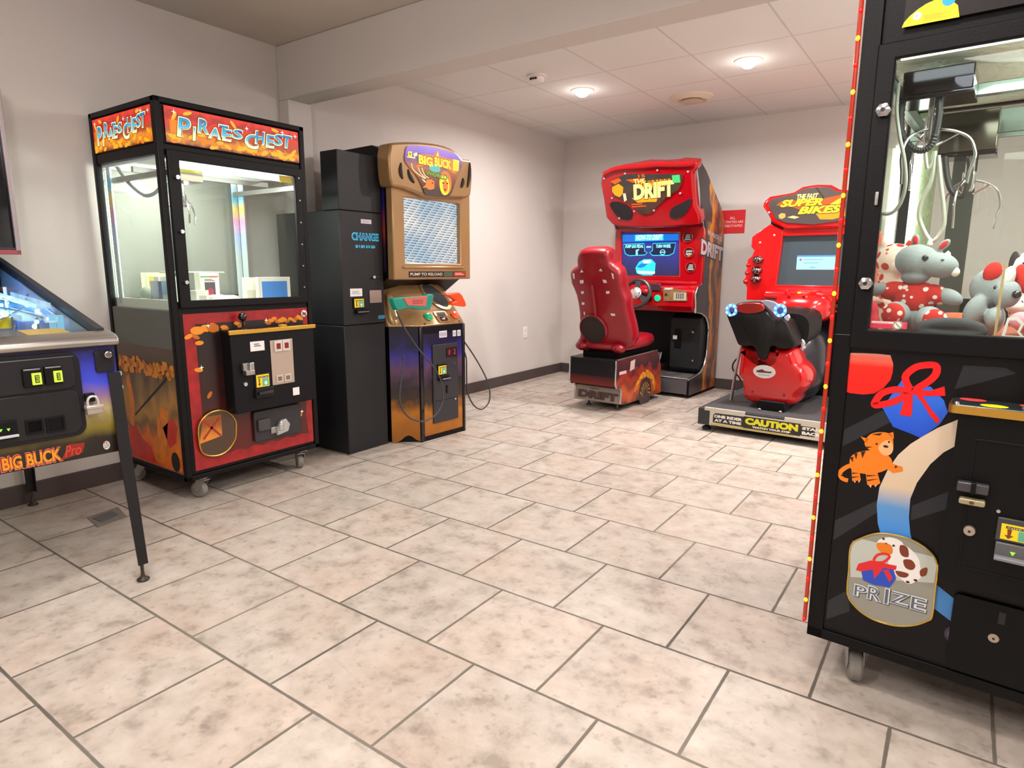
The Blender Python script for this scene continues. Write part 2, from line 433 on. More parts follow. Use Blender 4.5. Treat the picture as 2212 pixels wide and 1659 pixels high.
BASE = M('#4b3f3d', 0.55, name='baseboard_vinyl')
bl = MB(); bl.box(0.0, 0.012, YN, 2.655, 0, 0.1, BASE); bl.box(0.0, 0.108, 2.643, 2.842, 0, 0.1, BASE); bl.box(0.0, 0.012, 2.842, YB, 0, 0.1, BASE)
struct(bl, 'baseboard_left', bevel=0.003)
struct(MB().box(0.012, XR, YB - 0.012, YB, 0, 0.1, BASE), 'baseboard_back', bevel=0.003)

# ---- ceiling fittings
LENS = M('#fff6ee', 0.4, emit=14.0)
TRIM = M('#e8e0dc', 0.5)
def downlight(loc, label):
    t = thing('recessed_downlight', label, 'ceiling light', loc, 0, 'downlights in the tiled ceiling')
    part('trim_ring', t, lambda b: b.lathe([(0.062, 0.0), (0.068, -0.006), (0.085, -0.006), (0.092, 0.0)], (0, 0, 0), TRIM, n=32))
    part('lens', t, lambda b: b.lathe([(0.0, -0.05), (0.025, -0.046), (0.046, -0.032), (0.058, -0.012), (0.06, 0.0)], (0, 0, 0), LENS, n=32))  # domed shape imitates the bloom round the lamp
    area_lamp('downlight_lamp', (0, 0, -0.062), 0.13, 38, (1.0, 0.95, 0.92), parent=t)
    L = bpy.data.lights.new('lens_glow', 'POINT'); L.energy = 0.9; L.color = (1.0, 0.95, 0.92); L.shadow_soft_size = 0.04  # extra point light added for the bright halo on the ceiling
    g = bpy.data.objects.new('lens_glow', L); COL.objects.link(g); g.location = (0, 0, -0.11); g.parent = t
downlight((1.098, 4.596, CEIL), 'round lit downlight nearer the left wall, left of the two')
downlight((2.346, 4.582, CEIL), 'round lit downlight nearer the plush crane, right of the two')
t = thing('smoke_detector', 'white round smoke detector on the tiled ceiling', 'smoke detector', (1.014, 4.081, CEIL))
part('base_plate', t, lambda b: b.lathe([(0.07, 0.0), (0.072, -0.012), (0.06, -0.016)], (0, 0, 0), TRIM, n=28))
part('sensor_head', t, lambda b: (b.lathe([(0.052, -0.016), (0.05, -0.034), (0.035, -0.046), (0.0, -0.048)], (0, 0, 0), TRIM, n=28), [b.box(0.02 * k - 0.008, 0.02 * k + 0.008, -0.052, -0.044, -0.036, -0.024, DARK) for k in (-1, 0, 1)]))
t = thing('ceiling_vent', 'round cream air vent with a dark throat in the tiled ceiling', 'vent', (1.725, 5.261, CEIL))
part('flange', t, lambda b: b.lathe([(0.17, 0.0), (0.17, -0.008), (0.12, -0.03), (0.11, -0.02)], (0, 0, 0), M('#d9cbb8', 0.5), n=32))
part('throat', t, lambda b: b.lathe([(0.11, -0.018), (0.1, -0.004), (0.0, -0.004)], (0, 0, 0), M('#3a2a22', 0.8), n=28))
part('cone', t, lambda b: b.lathe([(0.05, -0.006), (0.085, -0.036), (0.075, -0.04), (0.0, -0.03)], (0, 0, 0), M('#cbb9a2', 0.5), n=28))
# ---- outlet, sign, floor drain
t = thing('outlet_cover', 'small white outlet plate low on the left wall', 'outlet', (0.0, 5.466, 0.5), 90)
part('plate', t, lambda b: b.box(-0.036, 0.036, -0.006, 0, -0.058, 0.058, WHITE), bevel=0.003)
part('socket', t, lambda b: b.prism(rrect(-0.017, 0.008, 0.017, 0.042, 0.01), -0.008, -0.005, M('#d6d2cf', 0.4)), bevel=0.001)
part('socket', t, lambda b: b.prism(rrect(-0.017, -0.042, 0.017, -0.008, 0.01), -0.008, -0.005, M('#d6d2cf', 0.4)), bevel=0.001)
SX0, SZ0, SX1, SZ1 = (1.736,1.483,1.944,1.691)
SX0 -= 0.02
sg = MB(); sg.box(SX0, SX1, YB - 0.008, YB - 0.001, SZ0, SZ1, M('#d3222a', 0.4))
sw = M('#f3d9d6', 0.5); cx = (SX0 + SX1) / 2
sg.text('ALL', (cx - 0.025, SZ0 + 0.125, cx + 0.025, SZ0 + 0.15), YB - 0.0085, sw)
sg.text('ACTIVITIES ARE', (SX0 + 0.015, SZ0 + 0.09, SX1 - 0.015, SZ0 + 0.112), YB - 0.0085, sw)
sg.text('VIDEOTAPED', (SX0 + 0.02, SZ0 + 0.055, SX1 - 0.02, SZ0 + 0.077), YB - 0.0085, sw)
tag(sg.build('wall_sign'), 'square red notice sign with pale lettering on the back wall', 'sign')
t = thing('floor_drain', 'rectangular grey floor cover plate set in the tiles beside the pinball machine leg', 'floor drain', (0, 0, 0))
dq = [(0.447,1.166),(0.426,1.31),(0.597,1.274),(0.617,1.143)]
part('cover_plate', t, lambda b: b.prism(dq, 0.0, 0.003, M('#8f8a80', 0.4, 0.5), 'z'))
part('grate', t, lambda b: b.prism([(0.488,1.173),(0.459,1.265),(0.546,1.263),(0.57,1.178)], 0.003, 0.005, M('#6d6f72', 0.4, 0.6), 'z'))

# ================================================================ casters shared by the prize cranes
def caster(parent, u, d, h, swivel=0, wr=0.045):
    """swivel caster: top plate at height h, wheel on the floor"""
    mb = MB()
    mb.X = Matrix.Translation((u, d, 0)) @ Matrix.Rotation(R(swivel), 4, 'Z')
    mb.box(-0.035, 0.035, -0.035, 0.035, h - 0.006, h, STEEL)
    mb.lathe([(0.02, h - 0.02), (0.024, h - 0.006)], (0, 0, 0), STEEL, n=16)
    for sg in (-1, 1):
        mb.prism([(-0.025, h - 0.02), (0.025, h - 0.02), (0.045, wr + 0.012), (0.035, wr - 0.012), (0.018, wr - 0.008)], sg * 0.02 - 0.0015, sg * 0.02 + 0.0015, STEEL, 'u')
    mb.box(-0.021, 0.021, -0.028, 0.028, h - 0.023, h - 0.018, STEEL)
    c = mb.build('caster', parent, bevel=0.001)
    w = MB(); w.X = Matrix.Translation((u, d, 0)) @ Matrix.Rotation(R(swivel), 4, 'Z')
    w.lathe([(0.012, -0.018), (wr - 0.006, -0.017), (wr, -0.01), (wr, 0.01), (wr - 0.006, 0.017), (0.012, 0.018)], (0, 0.025, wr), M('#7d7972', 0.55), 'u', n=24)
    w.build('wheel', c)
    return c
# ================================================================ treasure crane
pc = thing('prize_crane', 'black prize crane with a red and gold treasure marquee, casters and lit glass case', 'arcade machine', (0.678, 1.524, 0), 90)
PW, PD, PZ0, PZ1 = 0.785, 0.64, 0.115, 1.885
PB = M('#0c0a0c', 0.45, spec=0.2, bump=0.15, bscale=300); PANEL = M('#66665f', 0.55, spec=0.3)
mb = MB()
mb.box(0, PW, 0.0, PD, PZ0, 0.14, PB)                                   # floor pan
mb.box(0.0, 0.03, 0.0, 0.03, PZ0, PZ1, PB); mb.box(PW - 0.03, PW, 0, 0.03, PZ0, PZ1, PB)
mb.box(0.0, 0.03, PD - 0.03, PD, PZ0, PZ1, PB); mb.box(PW - 0.03, PW, PD - 0.03, PD, PZ0, PZ1, PB)
mb.box(0.03, PW - 0.03, 0.008, 0.03, 0.14, 0.985, PB)                   # lower front
mb.box(0.006, 0.03, 0.03, PD - 0.03, 0.14, 0.945, PANEL); mb.box(PW - 0.03, PW - 0.006, 0.03, PD - 0.03, 0.14, 0.945, PB)
mb.box(0.03, PW - 0.03, PD - 0.02, PD, 0.14, 0.985, PB)
mb.box(0.03, PW - 0.03, 0.03, PD - 0.02, 0.93, 0.945, M('#dedcd2', 0.6))   # prize floor
mb.box(0, PW, 0, PD, 1.86, PZ1, PB)                                     # roof
mb.box(0.03, PW - 0.03, 0.008, 0.03, 1.64, 1.69, PB); mb.box(0.006, 0.03, 0.03, PD - 0.03, 1.645, 1.69, PB); mb.box(PW - 0.03, PW - 0.006, 0.03, PD - 0.03, 1.645, 1.86, PB); mb.box(0.03, PW - 0.03, PD - 0.03, PD, 1.645, 1.86, PB)
mb.box(0.03, PW - 0.03, 0.012, 0.03, 1.69, 1.86, PB); mb.box(0.01, 0.03, 0.03, PD - 0.03, 1.69, 1.86, PB)
mb.box(0.35, 0.39, PD - 0.02, PD, 0.945, 1.645, M('#3a3d3b', 0.4))        # rear door mullion
mb.build('cabinet', pc, bevel=0.004)
ct = MB(); ct.box(0.03, PW - 0.03, 0.03, PD - 0.03, 1.63, 1.645, M('#eef0ea', 0.4, bump=0.8, bscale=60)); ct.build('case_ceiling', pc)
# door round the front window
dr = MB(); dr.frame(rect(0.035, 0.955, 0.75, 1.665), rect(0.089, 0.99, 0.706, 1.622), -0.012, 0.008, PB)
door = dr.build('front_door', pc, bevel=0.004)
PGL = GLASS('case_glass', (0.97, 0.99, 0.98), 0.06)
part('glass_pane', door, lambda b: b.box(0.085, 0.71, 0.0, 0.004, 0.985, 1.627, PGL))
for z in (1.545, 1.305, 1.075):
    part('door_lock', door, lambda b: (b.lathe([(0.0, -0.026), (0.009, -0.026), (0.011, -0.02), (0.011, -0.012)], (0.068, 0, z), CHROME, 'd', 14), b.box(0.06, 0.076, -0.03, -0.024, z - 0.003, z + 0.003, CHROME)))
for k in range(6):
    part('screw', door, lambda b: b.lathe([(0.0, -0.015), (0.004, -0.015), (0.005, -0.012)], (0.728, 0, 1.04 + 0.115 * k), STEEL, 'd', 10))
part('side_window', pc, lambda b: b.box(0.012, 0.016, 0.03, PD - 0.03, 0.945, 1.645, PGL), label='left side glass pane')
part('side_window', pc, lambda b: b.box(PW - 0.016, PW - 0.012, 0.03, PD - 0.03, 0.945, 1.645, PGL), label='right side glass pane')
part('rear_window', pc, lambda b: b.box(0.03, PW - 0.03, PD - 0.012, PD - 0.008, 0.985, 1.645, GLASS('rear_glass', (0.84, 0.87, 0.85), 0.1)))
# ---- lit marquees
MQ = ART('treasure_marquee', ((0.0, '#7a2404'), (0.22, '#e88a10'), (0.36, '#a84408'), (0.5, '#c43206'), (0.66, '#e01c08'), (0.8, '#a81206'), (1.0, '#e8280e')), 2, 1.695, 1.85, 26, 0.3, emit=1.1)
LETG = ART('letter_print', ((0.0, '#fffbe0'), (0.3, '#f4f4d8'), (0.45, '#58c8e8'), (0.7, '#1a9cd8'), (1.0, '#1560b8')), 2, 1.715, 1.835, 3, 0.04, emit=1.0)
COIN = M('#ffb018', 0.4, emit=0.95); COIN2 = M('#e88208', 0.4, emit=0.9); CY = M('#1fb4dc', 0.4, emit=1.0); CYD = M('#1b62b0', 0.4, emit=0.9); PALE = M('#fff2a8', 0.4, emit=1.1); INK = M('#1a1420', 0.5); STAR = M('#fffbe8', 0.4, emit=1.5)
def star(b, a, z, r, c, ax='d'):
    q = []
    for k in range(8):
        t = PI / 4 * k; rr = r if k % 2 == 0 else r * 0.22
        q.append((a + rr * math.cos(t), z + rr * math.sin(t)))
    b.flat(q, c, STAR, ax)
def marquee(b, a0, a1, c, ax, seed, boxes):
    s = -1                                            # toward the viewer
    rn = random.Random(seed); n = a1 - a0
    b.flat(rect(a0, 1.697, a1, 1.852), c, MQ, ax)
    X = lambda t: a0 + n * t
    # treasure chest, coins along the foot and a few flying ones
    b.flat([(X(0.03), 1.74), (X(0.1), 1.735), (X(0.1), 1.775), (X(0.13), 1.80), (X(0.03), 1.795)], c - 0.0004, COIN2, ax)
    for k in range(46):
        t = 0.03 + 0.94 * rn.random(); zz = 1.703 + 0.034 * rn.random() * (0.5 + abs(math.sin(t * 7)))
        b.ell(X(t), zz, abs(n) * 0.028, 0.009, c - 0.0006 - 0.00003 * k, COIN if k % 3 else COIN2, ax, 14, rn.uniform(-25, 25))
    for t, z, r in ((0.15, 1.835, 20), (0.47, 1.825, -50), (0.8, 1.838, -10), (0.06, 1.812, 60), (0.95, 1.745, 40)):
        b.ell(X(t), z, abs(n) * 0.032, 0.008, c - 0.0022, COIN, ax, 14, r)
    for ch, q in boxes:
        b.text(ch, q, c - 0.0026, INK, ax, bold=0.06, grow=0.007, shear=0.15)
        b.text(ch, q, c - 0.0030, PALE, ax, bold=0.05, grow=0.0045, shear=0.15)
        b.text(ch, q, c - 0.0034, INK, ax, bold=0.03, shear=0.15)
        h = q[3] - q[1]
        b.text(ch, (q[0], q[1], q[2], q[3]), c - 0.0038, LETG, ax, bold=0.012, shear=0.15)
    for t, z in ((0.06, 1.83), (0.57, 1.82), (0.86, 1.835), (0.97, 1.828)): star(b, X(t), z, 0.012, c - 0.0042, ax)
LET = [('P',(0.097,1.731,0.16,1.812)),('I',(0.169,1.724,0.183,1.78)),('R',(0.195,1.761,0.246,1.823)),('A',(0.244,1.747,0.303,1.793)),('T',(0.301,1.763,0.349,1.813)),('E',(0.315,1.747,0.365,1.797)),('S',(0.368,1.765,0.424,1.807)),('C',(0.436,1.732,0.512,1.796)),('H',(0.49,1.758,0.547,1.818)),('E',(0.551,1.751,0.603,1.81)),('S',(0.598,1.769,0.652,1.822)),('T',(0.65,1.764,0.708,1.824))]
mk = MB(); marquee(mk, 0.045, 0.75, 0.004, 'd', 3, LET); mk.build('marquee', pc)
LETS = [(ch, (0.605 - (q[0] - 0.045) / 0.705 * 0.555, q[1], 0.605 - (q[2] - 0.045) / 0.705 * 0.555, q[3])) for ch, q in LET]
mk = MB(); marquee(mk, 0.61, 0.04, 0.004, 'u', 5, LETS); mk.build('side_marquee', pc)
# ---- front artwork
ARTR = ART('treasure_art', ((0.0, '#5a1410'), (0.35, '#4a1712'), (0.6, '#2a1312'), (0.8, '#1c1214'), (1.0, '#240f10')), 2, 0.15, 0.93, 5, 0.3, rough=0.3)
RED = M('#98171a', 0.35, var=0.35, vscale=22); GC = M('#e0881a', 0.35); GC2 = M('#b8620e', 0.35)
ar = MB()
A0, A1_, B0, B1 = 0.051, 0.752, 0.158, 0.926
ar.flat(rect(A0, B0, A1_, B1), 0.007, RED)
inn = [(A0 + 0.05, B1 - 0.045)]
rn = random.Random(4)
inn = [(A0 + 0.055, B1 - 0.05), (A0 + 0.055, B0 + 0.07)]
for k in range(13): inn.append((A0 + 0.08 + 0.6 * k / 12 * 0.98, B0 + 0.05 + (0.012 if k % 2 else 0.0)))
for k in range(9): inn.append((A1_ - 0.035 - (0.01 if k % 2 else 0), B0 + 0.09 + 0.56 * k / 8))
inn += [(A1_ - 0.03, B1 - 0.05)]
ar.flat(inn, 0.006, ARTR)
for k, (u, z, r, a) in enumerate([(0.10 + 0.03 * rn.random() * i, 0.84 + 0.03 * rn.random(), rn.uniform(0.014, 0.024), rn.uniform(-30, 30)) for i in range(12)] + [(0.5 + 0.02 * i, 0.857 + 0.022 * rn.random(), rn.uniform(0.014, 0.024), rn.uniform(-30, 30)) for i in range(11)] + [(0.12, 0.785, 0.022, 0), (0.105, 0.815, 0.02, -25), (0.07, 0.82, 0.022, 20), (0.105, 0.655, 0.022, -10), (0.15, 0.525, 0.02, 55), (0.665, 0.33, 0.018, -20)]):
    ar.ell(u, z, r, r * 0.5, 0.0055 - 0.00004 * k, GC if k % 3 else GC2, 'd', 14, a)
ar.ell(0.115, 0.845, 0.035, 0.02, 0.004, GC, n=18); ar.ell(0.195, 0.852, 0.03, 0.022, 0.0038, GC2, n=18)
for u, z in ((0.17, 0.865), (0.49, 0.872), (0.68, 0.345), (0.12, 0.665)): star(ar, u, z, 0.012, 0.0036)
ar.build('front_artwork', pc)
SA = ART('flame_art', ((0.0, '#d8421e'), (0.22, '#e8761e'), (0.36, '#7a5a3a'), (0.48, '#b88640'), (0.62, '#8a6a42'), (0.78, '#5a4636'), (1.0, '#5d4c42')), 2, 0.15, 0.76, 7, 0.38, rough=0.45, stretch=(1, 1, 0.5))
sa = MB(); sa.flat(rect(0.04, 0.15, 0.605, 0.76), 0.0055, SA, 'u')
rn = random.Random(9)
OG = M('#e07a1c', 0.4, var=0.25, vscale=20); RG = M('#c8281c', 0.4, var=0.25, vscale=12); DK = M('#2a1c16', 0.5)
for q, m_ in (([(0.56, 0.16), (0.3, 0.16), (0.34, 0.24), (0.42, 0.27), (0.48, 0.33), (0.56, 0.31)], RG), ([(0.5, 0.32), (0.47, 0.45), (0.5, 0.6), (0.535, 0.58), (0.52, 0.45), (0.54, 0.33)], OG), ([(0.3, 0.17), (0.2, 0.17), (0.17, 0.3), (0.13, 0.45), (0.2, 0.47), (0.22, 0.4), (0.25, 0.42), (0.26, 0.3), (0.32, 0.24)], OG), ([(0.12, 0.16), (0.05, 0.16), (0.06, 0.3), (0.1, 0.26)], OG), ([(0.2, 0.36), (0.1, 0.42), (0.06, 0.38), (0.08, 0.3), (0.15, 0.26)], RG), ([(0.48, 0.38), (0.475, 0.395), (0.06, 0.66), (0.06, 0.64)], DK)):
    sa.flat(q, 0.0053, m_, 'u')
for k in range(95):
    sa.ell(0.05 + 0.54 * ((k * 0.618) % 1.0), 0.655 + rn.uniform(-0.035, 0.035) , 0.014, 0.016, 0.0052 - 0.00003 * k, GC if k % 3 else GC2, 'u', 10, rn.uniform(0, 90))
sa.ell(0.1, 0.2, 0.04, 0.05, 0.003, M('#1a1312', 0.5), 'u', 12)
sa.build('side_artwork', pc)
part('badge_sticker', pc, lambda b: (b.ell(0.728, 0.895, 0.022, 0.022, 0.003, M('#f4f0ee', 0.4)), b.ring([(0.728 + 0.02 * math.cos(R(15 * k)), 0.895 + 0.02 * math.sin(R(15 * k))) for k in range(24)], 0.004, 0.002, M('#c4282a', 0.4)), b.box(0.718, 0.724, 0.001, 0.002, 0.885, 0.905, INK), b.box(0.73, 0.738, 0.001, 0.002, 0.882, 0.9, INK), b.box(0.724, 0.732, 0.0008, 0.002, 0.894, 0.899, INK)))
# ---- control shelf
CB = M('#0f0e11', 0.5, spec=0.2)
cb = MB(); cb.box(0.232, 0.725, -0.075, 0.006, 0.42, 0.838, CB); cb.build('control_box', pc, bevel=0.006)
part('shelf_trim', pc, lambda b: b.box(0.222, 0.735, -0.085, -0.072, 0.818, 0.84, GOLD), bevel=0.003)
part('joystick', pc, lambda b: (b.lathe([(0.02, 0.838), (0.016, 0.845), (0.006, 0.848), (0.006, 0.885)], (0.33, -0.035, 0), DARK, n=14), b.sph((0.33, -0.035, 0.9), 0.021, BLACKG)))
part('push_button', pc, lambda b: b.lathe([(0.022, 0.838), (0.022, 0.846), (0.0, 0.849)], (0.56, -0.035, 0), M('#c7a22e', 0.35), n=18))
f = -0.0755
Q = lambda s: None
part('price_label', pc, lambda b: (b.box(*(0.336,0.416), f - 0.001, f, *(0.727,0.776), WHITE), b.bars((0.357,0.748,0.395,0.767), 2, f - 0.0012, INK)))
px0, pz0, px1, pz1 = (0.448,0.537,0.584,0.773)
def coin_plate(b): b.box(px0, px1, f - 0.004, f, pz0, pz1, M('#b9a89a', 0.4, 0.6))
o = part('coin_door', pc, coin_plate, bevel=0.002)
w = px1 - px0
for k in (0, 1):
    c = px0 + w * (0.32 + 0.36 * k)
    part('coin_slot', o, lambda b: (b.box(c - w * 0.17, c + w * 0.17, f - 0.012, f - 0.003, pz1 - 0.06, pz1 - 0.004, M('#d8d0ca', 0.35, 0.5)), b.box(c - w * 0.09, c + w * 0.09, f - 0.0135, f - 0.011, pz1 - 0.047, pz1 - 0.017, M('#7a1418', 0.3, emit=0.15))), bevel=0.002)
    part('coin_return', o, lambda b: (b.box(c - w * 0.15, c + w * 0.15, f - 0.008, f - 0.003, pz0 + 0.012, pz0 + 0.05, M('#cfc3b8', 0.35, 0.6)), b.box(c - w * 0.09, c + w * 0.09, f - 0.0085, f - 0.007, pz0 + 0.02, pz0 + 0.043, M('#6d625a', 0.5))), bevel=0.002)
mx, mz = (0.308,0.647)
part('coin_mechanism', pc, lambda b: (b.box(mx - 0.03, mx + 0.032, f - 0.022, f, mz - 0.012, mz + 0.028, STEEL), b.box(mx - 0.024, mx + 0.026, f - 0.034, f, mz - 0.034, mz - 0.008, STEEL), b.box(mx - 0.004, mx + 0.004, f - 0.038, f - 0.02, mz - 0.01, mz + 0.03, CHROME)), bevel=0.004)
part('door_lock', pc, lambda b: b.lathe([(0.0, f - 0.01), (0.01, f - 0.01), (0.013, f)], (0.292, 0, 0.567), CHROME, 'd', 14))
sx0, sz0, sx1, sz1 = (0.353,0.54,0.427,0.604)
YEL = M('#e8c818', 0.4, emit=0.12); TEAL = M('#5fae8e', 0.45)
def bill_sticker(b, x0, z0, x1, z1, c, text='INSERT BILL'):
    """yellow bill-acceptor sticker with arrow and green note"""
    w, h = x1 - x0, z1 - z0
    b.box(x0, x1, c - 0.001, c, z0, z1, YEL)
    b.box(x0 + w * 0.12, x1 - w * 0.05, c - 0.0014, c - 0.001, z1 - h * 0.27, z1 - h * 0.12, M('#201c12', 0.5))
    b.text(text, (x0 + w * 0.16, z1 - h * 0.24, x1 - w * 0.08, z1 - h * 0.15), c - 0.0017, M('#f0e8c0', 0.5))
    b.box(x0 + w * 0.45, x1 - w * 0.05, c - 0.0014, c - 0.001, z0 + h * 0.06, z1 - h * 0.32, TEAL)
    b.ell(x0 + w * 0.72, z0 + h * 0.3, w * 0.12, h * 0.17, c - 0.0017, M('#cfe6d2', 0.5), n=14)
    b.flat([(x0 + w * 0.16, z1 - h * 0.3), (x0 + w * 0.28, z1 - h * 0.3), (x0 + w * 0.26, z0 + h * 0.3), (x0 + w * 0.34, z0 + h * 0.3), (x0 + w * 0.21, z0 + h * 0.08), (x0 + w * 0.1, z0 + h * 0.3), (x0 + w * 0.18, z0 + h * 0.3)], c - 0.0016, M('#7a3a10', 0.5))
o = part('bill_acceptor', pc, lambda b: (b.box(sx0 - 0.012, sx1 + 0.018, f - 0.02, f, sz0 - 0.055, sz0 - 0.004, DARK), b.box(sx0 - 0.004, sx1 + 0.006, f - 0.034, f - 0.018, sz0 - 0.036, sz0 - 0.02, BLACKG), b.box(sx0 - 0.008, sx1 + 0.008, f - 0.006, f, sz0 - 0.004, sz1 + 0.006, DARK)), bevel=0.003)
part('sticker', o, lambda b: bill_sticker(b, sx0, sz0, sx1, sz1, f - 0.0065))
part('small_label', pc, lambda b: b.box(*(0.571,0.612), f - 0.001, f, *(0.464,0.506), WHITE))
# cash door below, with its lock and key tag
part('cash_door', pc, lambda b: b.prism(rrect(0.37, 0.235, 0.66, 0.40, 0.012), -0.012, 0.006, M('#2a272a', 0.5)), bevel=0.003)
part('cash_lock', pc, lambda b: b.box(0.385, 0.46, -0.028, -0.011, 0.29, 0.355, M('#3f3a3c', 0.45)), bevel=0.006)
part('lock_hasp', pc, lambda b: (b.box(0.462, 0.5, -0.02, -0.011, 0.262, 0.3, STEEL), b.prism([(0.49, 0.25), (0.56, 0.262), (0.575, 0.3), (0.55, 0.335), (0.52, 0.33), (0.5, 0.3)], -0.034, -0.012, M('#b8bcbc', 0.3, 0.6)), b.box(0.5, 0.53, -0.04, -0.03, 0.275, 0.315, CHROME)), bevel=0.005)
# prize flap
fl = [(u, z) for u, z in [(0.075,0.379),(0.109,0.423),(0.155,0.442),(0.208,0.438),(0.245,0.413),(0.27,0.37),(0.268,0.317),(0.259,0.276),(0.223,0.234),(0.175,0.216),(0.122,0.222),(0.083,0.249),(0.072,0.299)]]
fl = spline(fl, 4, True)
pf = MB(); pf.prism(fl, -0.006, 0.006, M('#4a3526', 0.35)); o = pf.build('prize_flap', pc)
part('rim', o, lambda b: b.tube([(u, -0.006, z) for u, z in fl], 0.004, GOLD, 8, True))
def mapart(b):
    q = [(0.101,0.422),(0.195,0.419),(0.191,0.311),(0.072,0.293)]
    b.flat(q, -0.0065, ART('treasure_map', ((0.0, '#b8651c'), (0.5, '#d8852a'), (1.0, '#8a4a18')), 2, 0.2, 0.4, 14, 0.4))
    cx = sum(p[0] for p in q) / 4; cz = sum(p[1] for p in q) / 4
    for s in (-1, 1): b.flat([(cx - 0.05, cz - s * 0.045), (cx - 0.04, cz - s * 0.052), (cx + 0.05, cz + s * 0.045), (cx + 0.042, cz + s * 0.052)], -0.007, M('#9a2a12', 0.45))
part('map_print', o, mapart)
for (u, d, sw) in ((0.105, 0.05, 20), (0.685, 0.05, -25), (0.06, 0.585, 80), (0.7, 0.585, 60)): caster(pc, u, d, PZ0, sw, 0.042)
# ---- inside the case
TUBE = M('#f4fff6', 0.4, emit=9.0)
part('fluorescent_tube', pc, lambda b: b.lathe([(0.013, 0.96), (0.013, 1.62)], (0.045, PD - 0.05, 0), TUBE, n=12), label='upright lit tube in the rear left corner')
part('fluorescent_tube', pc, lambda b: b.lathe([(0.013, 0.08), (0.013, PW - 0.08)], (0, 0.075, 1.612), TUBE, 'u', n=12), label='lit tube along the top of the front window')
area_lamp('tube_light', (PW / 2, 0.09, 1.59), 0.5, 5.5, (0.93, 1.0, 0.94), parent=pc)
L = bpy.data.lights.new('case_glow', 'POINT'); L.energy = 11; L.color = (0.95, 1.0, 0.92); L.shadow_soft_size = 0.05
g_ = bpy.data.objects.new('case_glow', L); COL.objects.link(g_); g_.location = (0.3, 0.4, 1.575); g_.parent = pc
HOLO = ART('rainbow_foil', ((0.0, '#b8c4c4'), (0.3, '#a8b8d8'), (0.5, '#d89ac0'), (0.68, '#e8c860'), (0.82, '#58b8e0'), (1.0, '#e8f4f4')), 2, 1.2, 1.62, 40, 0.12, rough=0.2)
part('foil_strip', pc, lambda b: b.box(0.03, 0.036, PD - 0.1, PD - 0.06, 0.96, 1.63, HOLO))
part('foil_strip', pc, lambda b: (b.box(PW - 0.065, PW - 0.03, PD - 0.035, PD - 0.03, 0.96, 1.63, HOLO), b.box(PW - 0.036, PW - 0.031, PD - 0.1, PD - 0.05, 0.96, 1.63, HOLO)))
part('gantry_rail', pc, lambda b: (b.box(0.03, PW - 0.03, 0.30, 0.32, 1.59, 1.615, STEEL), b.box(0.04, 0.06, 0.03, PD - 0.03, 1.555, 1.58, STEEL), b.box(PW - 0.06, PW - 0.04, 0.03, PD - 0.03, 1.555, 1.58, STEEL)))
part('claw_carriage', pc, lambda b: (b.box(0.195, 0.31, 0.19, 0.33, 1.56, 1.63, M('#75685a', 0.4, 0.4)), b.box(0.192, 0.306, 0.186, 0.19, 1.60, 1.628, M('#a8a024', 0.5))), bevel=0.003)
def claw(b):
    cx, cy = 0.235, 0.26
    b.lathe([(0.012, 1.56), (0.012, 1.50), (0.018, 1.50), (0.018, 1.45), (0.012, 1.44), (0.0, 1.44)], (cx, cy, 0), CHROME, n=14)
    for k in range(3):
        a = R(20 + 120 * k); c, s_ = math.cos(a), math.sin(a)
        b.tube(spline([(cx + c * r, cy + s_ * r, z) for r, z in ((0.016, 1.49), (0.045, 1.465), (0.066, 1.44), (0.078, 1.40), (0.07, 1.36))], 4), 0.004, CHROME, 7)
        b.tube([(cx + c * 0.016, cy + s_ * 0.016, 1.45), (cx + c * 0.05, cy + s_ * 0.05, 1.455)], 0.003, CHROME, 6)
part('claw', pc, claw)
part('power_cord', pc, lambda b: b.tube(spline([(0.05, 0.5, 1.63), (0.06, 0.42, 1.55), (0.08, 0.33, 1.49), (0.1, 0.26, 1.495), (0.13, 0.21, 1.55), (0.17, 0.2, 1.62)], 5), 0.009, M('#8f9690', 0.6), 8))
part('prize_chute', pc, lambda b: (b.box(0.085, 0.087, 0.05, 0.25, 0.945, 1.12, PGL), b.box(0.085, 0.3, 0.25, 0.252, 0.945, 1.12, PGL), b.tube([(0.085, 0.05, 1.12), (0.085, 0.25, 1.12), (0.3, 0.25, 1.12), (0.3, 0.05, 1.12)], 0.004, M('#dfe6e2', 0.3), 6)))
part('warning_label', pc, lambda b: b.box(0.62, 0.7, 0.005, 0.0055, 1.585, 1.62, M('#c8a830', 0.5)))
part('shelf_ledge', pc, lambda b: (b.box(0.03, PW - 0.03, 0.031, 0.05, 0.945, 0.985, M('#d8d6c4', 0.6)), b.box(0.031, 0.05, 0.05, PD - 0.03, 0.945, 0.99, M('#cfd2c2', 0.6))))
# ---- prizes lying in the case (each its own thing)
PCM = Matrix.Translation((0.678, 1.524, 0)) @ Matrix.Rotation(R(90), 4, 'Z')
def prize(name, label, cat, u, d, rz, fn, z=0.9465, group=None, bevel=0.002):
    mb = MB(); fn(mb); o = mb.build(name, None, bevel)
    p = PCM @ Vector((u, d, z)); o.location = p; o.rotation_euler = (0, 0, R(90 + rz))
    return tag(o, label, cat, group)
CARD = M('#e6e4da', 0.55)
def tabletbox(b):
    b.box(-0.105, 0.105, -0.012, 0.012, 0, 0.148, CARD); b.box(-0.083, 0.083, -0.0128, -0.012, 0.014, 0.125, M('#3b86d8', 0.35)); b.box(-0.105, -0.09, -0.0126, -0.012, 0.0, 0.148, M('#d8d4c8', 0.5))
prize('tablet_box', 'white framed box with a plain blue face at the right of the treasure case', 'box', 0.625, 0.12, 4, tabletbox)
